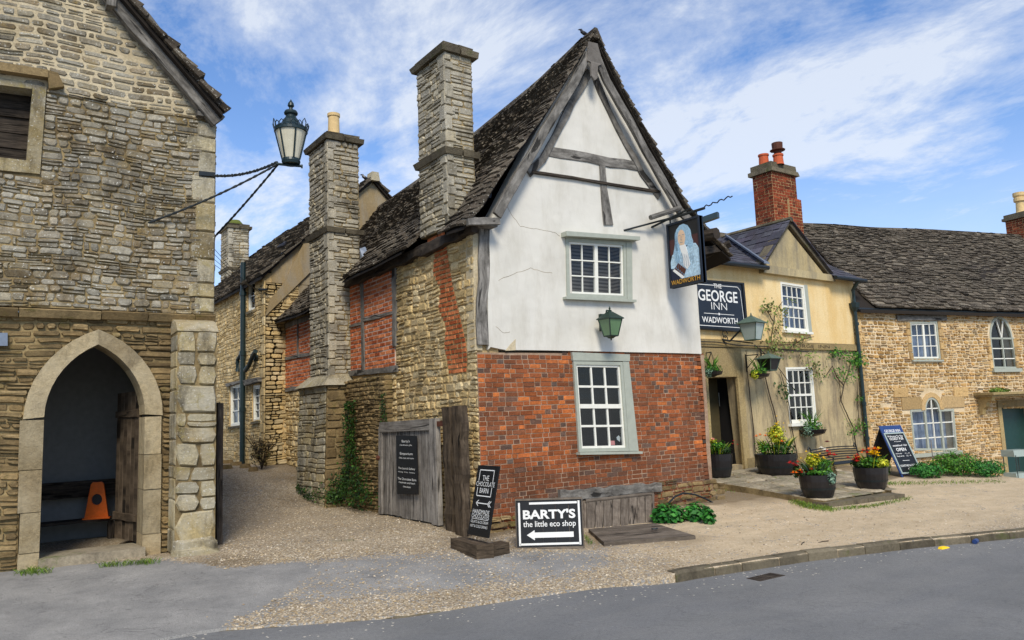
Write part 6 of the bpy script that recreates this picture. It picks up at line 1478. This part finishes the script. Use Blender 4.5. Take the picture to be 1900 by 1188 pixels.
zc=FI.px(1428,690,.5); c=FI.pt(*zc,.5); Hh=FI.px(1428,655,.5)[1]-zc[1]
sqlantern(b,c,Hh,.36,.22,math.radians(0),'copper_green','tub_black',.06,.68,.95,1.25)
mb=MB(); w0=FI.pt(*FI.px(1412,655,.04),.04); mb.tube([w0,c+V((0,0,Hh*.9))],.014,6); mb.tube([w0+V((0,0,-.25)),w0+V((0,0,.1))],.016,5); mb.build('bracket','black_iron',b)
mb=MB(); pts=[(1296,634),(1330,635),(1370,641),(1420,643),(1460,650),(1500,653)]; mb.tube([FI.pt(*FI.px(x,y,.12),.12) for x,y in pts],.012,5); mb.tube([FI.pt(*FI.px(x,y,.1),.1) for x,y in[(1400,640),(1430,665),(1450,690),(1475,725)]],.01,5); single(mb,'wall_cable','black_iron','black cable running along the stone string course of the inn front','cable',FI.pt(*FI.px(1400,642,.1),.1))
# climbers
def climber(label,stems,leaves,fr=FI):
    b=thing('climbing_plant',label,'climber',fr.pt(*fr.px(*stems[0][0],.06),.06),'climbing plants on the inn front')
    mb=MB()
    for l in stems: 
        P_=[fr.pt(*fr.px(x,y,.06),.06) for x,y in l]; Q=[]
        for a_,b_ in zip(P_,P_[1:]):
            for k in range(3): Q.append(a_.lerp(b_,k/3)+V((rng.uniform(-.015,.015),0,rng.uniform(-.01,.01))))
        Q.append(P_[-1]); mb=MB(); mb.tube(Q,[.018*(1-.6*i/len(Q)) for i in range(len(Q))],5); mb.build('stem','brown_wood',b)
    for mt,l in leaves:
        mb=MB()
        for x,y,rr,n_,s in l:
            for _ in range(n_):
                q=fr.px(x+rng.gauss(0,rr),y+rng.gauss(0,rr*.8),.1); leaf(mb,fr.pt(*q,rng.uniform(.04,.22)),fr.n+V((rng.uniform(-.8,.8),rng.uniform(-.8,.8),rng.uniform(-.3,.9))),s,asp=.75)
        mb.build('foliage',mt,b)
climber('bronze leaved climber with thin stems left of and around the inn windows',[[(1402,870),(1400,820),(1394,760),(1388,700),(1384,650)],[(1444,830),(1440,780),(1425,720),(1418,690),(1430,640),(1435,600),(1440,575),(1452,560)],[(1436,640),(1470,640),(1490,630),(1510,625)],[(1480,850),(1470,800),(1462,740),(1448,690)],[(1437,600),(1428,585),(1418,570)]],[('climber',[(1430,570,9,60,.07),(1450,580,8,40,.07),(1440,605,10,60,.07),(1438,630,12,80,.07),(1465,640,12,60,.07),(1488,628,9,36,.07),(1500,660,9,40,.07),(1432,650,12,60,.07),(1420,575,5,20,.06),(1468,560,5,16,.06)]),('ivy',[(1455,730,8,50,.07),(1447,715,6,30,.07),(1510,680,6,26,.06),(1518,700,6,26,.06)])])
climber('fresh green climber beside the dark downpipe at the right end of the inn',[[(1588,830),(1583,795),(1570,765),(1560,745),(1566,715),(1574,690),(1582,660)],[(1566,715),(1552,700),(1545,680),(1530,700)],[(1560,745),(1558,720),(1555,700)],[(1596,800),(1592,760),(1590,700)]],[('shrub',[(1550,655,7,70,.07),(1583,665,9,140,.07),(1592,672,8,90,.07),(1560,690,9,70,.06),(1578,700,8,50,.06),(1590,800,7,60,.06),(1603,790,5,40,.06),(1594,740,4,24,.06)]),('climber',[(1585,785,6,50,.06),(1520,695,8,36,.06),(1508,678,9,40,.06)])])
# bench
b=thing('iron_bench','black slatted iron bench with curled arms behind the planted tubs','bench',(9.2,1.3,.1))
Fb=fY(1.35); bx0=Fb.px(1512,850)[0]; bx1=Fb.px(1597,850)[0]; bz=Fb.px(1550,880)[1]; bzt=Fb.px(1550,830)[1]; hb=bzt-bz
for k in range(6):
    mb=MB(); z=bz+hb*(.5+.09*k); P_=[Fb.pt(bx0+(bx1-bx0)*t_/8,z+.03*math.sin(PI*t_/8),-.05-.012*k) for t_ in range(9)]; mb.tube(P_,.014,5); mb.build('back_rail','black_iron',b)
for k in range(5):
    mb=MB(); mb.tube([Fb.pt(bx0,bz+hb*.45,.05+.09*k),Fb.pt(bx1,bz+hb*.45,.05+.09*k)],.016,5); mb.build('seat_slat','black_iron',b)
for xx in(bx0,bx1):
    mb=MB(); mb.tube([Fb.pt(xx,bz,-.1),Fb.pt(xx,bz+hb*.5,-.04),Fb.pt(xx,bz+hb,-.1),Fb.pt(xx-.06,bz+hb+.05,-.1),Fb.pt(xx-.1,bz+hb-.02,-.1)],.018,6); mb.tube([Fb.pt(xx,bz,.45),Fb.pt(xx,bz+hb*.7,.47),Fb.pt(xx,bz+hb*.78,.3),Fb.pt(xx,bz+hb*.75,-.05)],.018,6); mb.build('arm_frame','black_iron',b)
# A-board
p0=gp(1674,886); p1=gp(1719,884); w_=(p1-p0); W_=.62; ux=V((1,-.25,0)).normalized(); nb=V((ux.y,-ux.x,0))
Ta=FT*0; Hh=1.06
top0=onz(1633,789,p0.z+Hh); off=(top0-p0); off.z=0; print('aboard',p0,p1,off,w_)
back=V((.03,.42,0))
FA=Fr(p0,ux,(back+V((0,0,Hh))).normalized(),V((0,0,0))); LA=math.hypot(back.length,Hh); FA.n=FA.u.cross(FA.v); W_=.64
b=thing('pavement_board','tall blue framed GEORGE INN chalkboard standing open beside the right hand planter','sign',p0)
mb=MB(); mb.fbox(FA,0,W_,.06,LA,-.025,.0); mb.fbox(FA,.0,W_,LA-.0,LA+.05,-.02,.0); mb.build('board','blue_board',b)
mb=MB(); mb.fbox(FA,.05,W_-.04,.1,LA*.87,.0,.006); mb.build('chalk_panel','black_board',b)
mb=MB()
for r_ in((.025,.055,.07,LA*.89),(W_-.055,W_-.025,.07,LA*.89),(.055,W_-.055,.07,.1),(.055,W_-.055,LA*.865,LA*.89)): mb.fbox(FA,*r_,.001,.02)
mb.build('panel_frame','frost_grey',b)
for xx in(.0,W_-.04): mb=MB(); mb.fbox(FA,xx,xx+.04,-.06,.08,-.025,.0); mb.build('leg','blue_board',b)
for tx,x0,x1,y0,y1 in(('GEORGE INN',.14,.86,.905,.96),('Welcome To The',.15,.85,.80,.835),('OLDEST PUB',.2,.82,.74,.79),('in Lacock',.36,.66,.70,.72),('established 1361',.2,.84,.61,.645),('OPEN',.28,.72,.51,.575),('Every day',.18,.46,.45,.475),('11 - 11',.6,.8,.45,.475),('Food served',.18,.5,.40,.425),('12 - 9',.62,.82,.40,.425),('COURTYARD & GARDEN',.14,.88,.20,.24)):
    fit(b,tx,FA,x0*W_,x1*W_,y0*LA,y1*LA,'letter_white',.007 if y0<.9 else .001,.012)
mb=MB(); strokes(mb,FA,[(.35*W_,.32*LA),(.65*W_,.32*LA)],.008,.009); strokes(mb,FA,[((.5+.08*math.cos(k*PI/6))*W_,(.15+.02*math.sin(k*PI/6))*LA) for k in range(13)],.006,.009); mb.build('chalk_mark','letter_white',b)
tp=p0+back+V((0,0,Hh)); mb=MB(); q0=p0+back*2.1; q0.z=ht(q0.x,q0.y); q1=q0+ux*W_; t0=tp+V((0,0,-.02)); t1=t0+ux*W_; n_=V((0,.02,0)); up_=(q0-t0)*.12
mb.box8([q0-up_,q1-up_,q1-up_+n_,q0-up_+n_,t0,t1,t1+n_,t0+n_]); mb.build('back_board','black_board',b)
# hedge shrubs along the cottage
for k,(x,y,rx,ry,n,s,m_,lb) in enumerate(((1650,888,.35,.35,500,.05,'ivy','low dark green plants between the tulip tub and the chalkboard'),(1735,890,.55,.3,900,.06,'weed','low leafy green clump below the arched cottage window'),(1790,885,.85,.46,2200,.055,'shrub','broad bright green bush under the cottage wall'),(1850,888,.6,.33,1100,.055,'weed','low green bush next to the cottage door'))):
    q=gp(x,y); q=q+FT*.35; q.z=ht(q.x,q.y); mb=MB(); cloud(mb,q+V((0,0,ry*.55)),(rx,rx*.75,ry*.75),int(n*1.7),s*.9,up=.5,shell=.3); 
    for j in range(10): mb.tube([q,q+V((rng.uniform(-.3,.3)*rx,rng.uniform(-.3,.3)*rx,ry*.8))],.006,4,1)
    single(mb,'garden_bush',[m_,'brown_wood'],lb,'bush',q,'bushes in front of the cottage')
q=gp(1738,880)+FT*.1; mb=MB(); mb.tube([q,q+V((.0,0,.75))],.012,5); single(mb,'garden_cane','gate_wood','thin upright cane rising out of the clump below the arched window','cane',q)
# stand at the right edge
q=gp(1889,886); q.z-=.02; b=thing('display_stand','small steel stand with a white tray beside the cottage door','stand',q); ux2=V((.96,-.28,0))
for (dx,dy) in((0,0),(.5,0),(0,.35),(.5,.35)): mb=MB(); A=q+ux2*dx+V((.1,.3,0)).normalized()*dy; mb.tube([A,A+V((0,0,.62))],.012,5); mb.build('leg','dark_steel',b)
for z,m_ in((.02,'frost_grey'),(.58,'frost_grey')):
    mb=MB(); v=V((.1,.95,0))*.36; zz=V((0,0,z)); z2=V((0,0,.16)); mb.box8([q+zz-ux2*.03,q+ux2*.53+zz,q+ux2*.53+v+zz,q+v+zz,q+zz+z2-ux2*.06,q+ux2*.56+zz+z2,q+ux2*.56+v+zz+z2,q+v+zz+z2]); mb.build('tray',m_,b)
# ================================================================== BITS ON THE GROUND
def grasspatch(pts,n,L,spread,label,name='grass'):
    mb=MB()
    for _ in range(n):
        k=rng.random()*(len(pts)-1); i=int(k); t_=k-i; x=pts[i][0]*(1-t_)+pts[i+1][0]*t_+rng.gauss(0,spread); y=pts[i][1]*(1-t_)+pts[i+1][1]*t_+rng.gauss(0,spread*.3)
        q=gp(x,y); a=rng.uniform(0,2*PI); blade(mb,q,(math.cos(a)*.6,math.sin(a)*.6,1),L*rng.uniform(.5,1.2),.004)
    o=mb.build(name,'grass'); o['kind']='stuff'; o['label']=label; return o
grasspatch([(1475,932),(1505,942),(1545,947)],900,.07,7,'short grass in front of the planted tub'); grasspatch([(1560,945),(1620,940),(1690,925)],600,.05,5,'thin grass along the low step')
grasspatch([(1575,893),(1600,893),(1660,899)],400,.05,6,'thin grass near the tulip tub'); grasspatch([(1620,899),(1720,897),(1860,894)],900,.05,6,'grass edging below the bushes')
grasspatch([(36,1066),(60,1064),(90,1062)],160,.09,7,'weeds at the foot of the left wall'); grasspatch([(190,1052),(215,1050),(262,1046),(285,1046)],260,.08,6,'weeds beside the porch step'); grasspatch([(1085,996),(1095,1010),(1240,985),(1245,1002)],160,.05,3,'weeds round the hatch flap')
grasspatch([(1330,915),(1380,905),(1440,912)],240,.05,7,'thin weeds by the brick corner paving')
# pebbles
mb=MB(); cnt=0
while cnt<9500:
    k=rng.random()
    if k<.5: x,y=rng.uniform(380,1300),rng.uniform(1020,1185)
    elif k<.8: x,y=rng.uniform(400,900),rng.uniform(890,1040)
    else: x,y=rng.uniform(900,1900),rng.uniform(930,1100)
    q=gp(x,y)
    if q.y<rl(q.x)+.02 or q.y>.2 and q.x>-.1: continue
    if q.x<-3.3 and q.y>.6: continue
    t_=gcol(q.x,q.y)[0]
    if t_>1.2 and rng.random()<.985: continue
    if t_>.5 and rng.random()<.6: continue
    cnt+=1; s=rng.uniform(.005,.013); c=(rng.random(),rng.uniform(.5,1),0); a=rng.random()*PI
    e1=V((math.cos(a),math.sin(a),rng.uniform(-.2,.2)))*s*rng.uniform(1,1.7); e2=V((-math.sin(a),math.cos(a),0))*s; z=V((0,0,s*.7)); q=q+V((0,0,s*.2))
    T=q+z; 
    for A_,B_ in((e1,e2),(e2,-e1),(-e1,-e2),(-e2,e1)): mb.poly([q+A_,q+B_,T+B_*.4,T+A_*.4],0,c)
    mb.poly([T+e1*.4,T+e2*.4,T-e1*.4,T-e2*.4],0,c)
o=mb.build('gravel','pebble'); o['kind']='stuff'; o['label']='loose pale gravel stones'
# flat stone in the lane, drain, litter, birds
q=gp(627,1006); mb=MB(); 
for i,dx in enumerate((0,.16)):
    A=q+RT*dx; mb.box8([A-RT*.1+V((0,0,-.02)),A+RT*.05+V((0,0,-.02)),A+RT*.05+FT*.09+V((0,0,-.02)),A-RT*.1+FT*.09+V((0,0,-.02)),A-RT*.09+V((0,0,.02)),A+RT*.04+V((0,0,.025)),A+RT*.04+FT*.07+V((0,0,.02)),A-RT*.09+FT*.08+V((0,0,.02))],0,(.5,.7,0))
single(mb,'flat_stone','paver','flat broken stone set in the gravel in the middle of the lane','stone',q)
def road_pt(x,y):
    z=-.4
    for _ in range(20): p=onz(x,y,z); z=hroad(p.x,p.y)
    return V((p.x,p.y,z))
q=road_pt(1420,1071); mb=MB()
for i in range(6): 
    A=q+V((-.2+.07*i,0,.006)); mb.box8([A+V((0,-.08,-.02)),A+V((.045,-.08,-.02)),A+V((.045,.08,-.02)),A+V((0,.08,-.02)),A+V((0,-.08,0)),A+V((.045,-.08,0)),A+V((.045,.08,0)),A+V((0,.08,0))])
mb.box8([q+V((-.22,-.1,-.02)),q+V((.23,-.1,-.02)),q+V((.23,.1,-.02)),q+V((-.22,.1,-.02)),q+V((-.22,-.1,.002)),q+V((.23,-.1,.002)),q+V((.23,.1,.002)),q+V((-.22,.1,.002))])
single(mb,'drain_grate','dark_timber','dark iron drain grate set in the road beside the kerb','drain',q)
q=road_pt(1812,1009); mb=MB(); mb.tube([q+V((-.05,0,.03)),q+V((.05,.02,.03))],.032,12); mb.tube([q+V((.05,.02,.03)),q+V((.056,.021,.03))],.026,12,1); single(mb,'drinks_can',['blue_board','frost_grey'],'crushed blue and silver drinks can lying in the gutter','can',q)
q=road_pt(1752,1018); mb=MB(); mb.box8([q+V((-.09,-.02,.0)),q+V((.09,-.03,.0)),q+V((.09,.05,.0)),q+V((-.09,.04,.0)),q+V((-.08,-.01,.025)),q+V((.08,-.02,.012)),q+V((.08,.04,.02)),q+V((-.08,.03,.03))]); single(mb,'snack_wrapper','yellow','flattened yellow wrapper lying in the gutter near the can','litter',q)
for x,y,a in((1490,1010,.4),(1528,1007,-.2)):
    q=gp(x,y); mb=MB(); d_=V((math.cos(a),math.sin(a),.05))*.09; mb.tube([q-d_+V((0,0,.01)),q+V((0,.01,.015)),q+d_+V((0,0,.01))],.006,5); single(mb,'twig','brown_wood','small brown twig lying on the sandy gravel near the kerb','twig',q,'twigs on the gravel')
def bird(p,s,label,dirx):
    mb=MB(); d=V((math.cos(dirx),math.sin(dirx),0)); P_=[p+d*-.16*s+V((0,0,.03*s)),p+d*-.08*s+V((0,0,.07*s)),p+V((0,0,.1*s)),p+d*.07*s+V((0,0,.15*s)),p+d*.09*s+V((0,0,.21*s)),p+d*.14*s+V((0,0,.215*s)),p+d*.18*s+V((0,0,.205*s))]
    mb.tube(P_,[.012*s,.035*s,.06*s,.05*s,.036*s,.018*s,.003*s],10); mb.tube([p+V((0,0,.06*s)),p+V((0,0,-.01))],.006*s,4); single(mb,'bird','tub_black',label,'bird',p,None,True)
bird(V((2.45,.05,8.06)),.6,'black bird perched on the very top of the white gable',2.6)
bird(V((2.05,8.35,7.72)),.75,'black bird perched on the rendered gable beside the middle chimney',2.6)
f_=fY(8.4); q=f_.px(523,458); bird(V((-.1,8.4,5.72)),.9,'small dark bird on the roof slope above the lane houses',.3)
# ================================================================== LIGHT, SKY, CAMERA
sc=bpy.context.scene
w=bpy.data.worlds.new('World'); sc.world=w; w.use_nodes=True; nt=w.node_tree; nt.nodes.clear()
SUN_EL=math.radians(44); SUN_AZ=math.radians(207)   # compass from +Y, clockwise
out=nt.nodes.new('ShaderNodeOutputWorld'); bg=nt.nodes.new('ShaderNodeBackground'); nt.links.new(bg.outputs[0],out.inputs[0])
sky=nt.nodes.new('ShaderNodeTexSky'); sky.sky_type='NISHITA'; sky.sun_disc=False; sky.sun_elevation=SUN_EL; sky.sun_rotation=SUN_AZ
sky.air_density=1.; sky.dust_density=.1; sky.ozone_density=3.5
bg.inputs['Strength'].default_value=.12
T=NT.__new__(NT); T.t=nt
tc=nt.nodes.new('ShaderNodeTexCoord'); sp=nt.nodes.new('ShaderNodeSeparateXYZ'); nt.links.new(tc.outputs['Generated'],sp.inputs[0])
zz=T.math('ADD',T.math('MAXIMUM',sp.outputs[2],0.),.16)
cb=nt.nodes.new('ShaderNodeCombineXYZ'); nt.links.new(T.math('DIVIDE',sp.outputs[0],zz),cb.inputs[0]); nt.links.new(T.math('DIVIDE',sp.outputs[1],zz),cb.inputs[1])
def nz(vec,scale,det,rough,dist,off,rot=0,st=(1,1,1)):
    m=nt.nodes.new('ShaderNodeMapping'); nt.links.new(vec,m.inputs[0]); m.inputs['Location'].default_value=off; m.inputs['Rotation'].default_value=(0,0,rot); m.inputs['Scale'].default_value=st
    return T.noise(m.outputs[0],scale,det,rough,dist)
n1=nz(cb.outputs[0],.55,3,.5,.3,(3.4,1.2,0),.5,(1,.7,1)); n2=nz(cb.outputs[0],2.4,10,.66,.3,(8.3,2.2,0),.9,(1,.7,1))
n3=nz(cb.outputs[0],7,6,.6,.2,(1,1,0),.9,(1,.5,1))
f=T.math('ADD',T.math('MULTIPLY',n1,.5),T.math('ADD',T.math('MULTIPLY',n2,1.05),T.math('MULTIPLY',n3,.22)))
cl=T.ramp(f,[(.76,0),(.9,.38),(1.,.76)])
lowf=T.ramp(sp.outputs[2],[(0,.85),(.12,.55),(.3,.12),(.5,0)])
cl=T.math('MAXIMUM',cl,T.math('MULTIPLY',lowf,T.ramp(n2,[(.3,.75),(.7,1.)])))
skc=T.mix(1,sky.outputs[0],(.72,.93,1.16,1),'MULTIPLY')
cloudc=(5.6,5.9,6.3,1)
col=T.mix(cl,skc,cloudc); nt.links.new(col,bg.inputs[0])
sd=bpy.data.lights.new('sun','SUN'); sd.energy=2.6; sd.angle=math.radians(18); sd.color=(1,.92,.79)
so=bpy.data.objects.new('sun',sd); COL.objects.link(so)
d=V((math.sin(SUN_AZ)*math.cos(SUN_EL),math.cos(SUN_AZ)*math.cos(SUN_EL),math.sin(SUN_EL))); so.rotation_euler=(d).to_track_quat('Z','Y').to_euler(); so.location=(0,-20,30)
cam=bpy.data.cameras.new('camera'); co=bpy.data.objects.new('camera',cam); COL.objects.link(co); sc.camera=co
cam.sensor_width=36; cam.sensor_fit='HORIZONTAL'; cam.lens=36*F/1900; cam.clip_end=2000; cam.clip_start=.05
from mathutils import Matrix
Mx=Matrix((( RR.x,UU.x,-FW.x,CAM.x),(RR.y,UU.y,-FW.y,CAM.y),(RR.z,UU.z,-FW.z,CAM.z),(0,0,0,1))); co.matrix_world=Mx
sc.render.resolution_x=1024; sc.render.resolution_y=640
sc.view_settings.view_transform='Standard'; sc.view_settings.look='None'; sc.view_settings.exposure=.42; sc.view_settings.gamma=1
sc.cycles.max_bounces=6; sc.cycles.diffuse_bounces=3; sc.cycles.glossy_bounces=3; sc.cycles.transparent_max_bounces=12
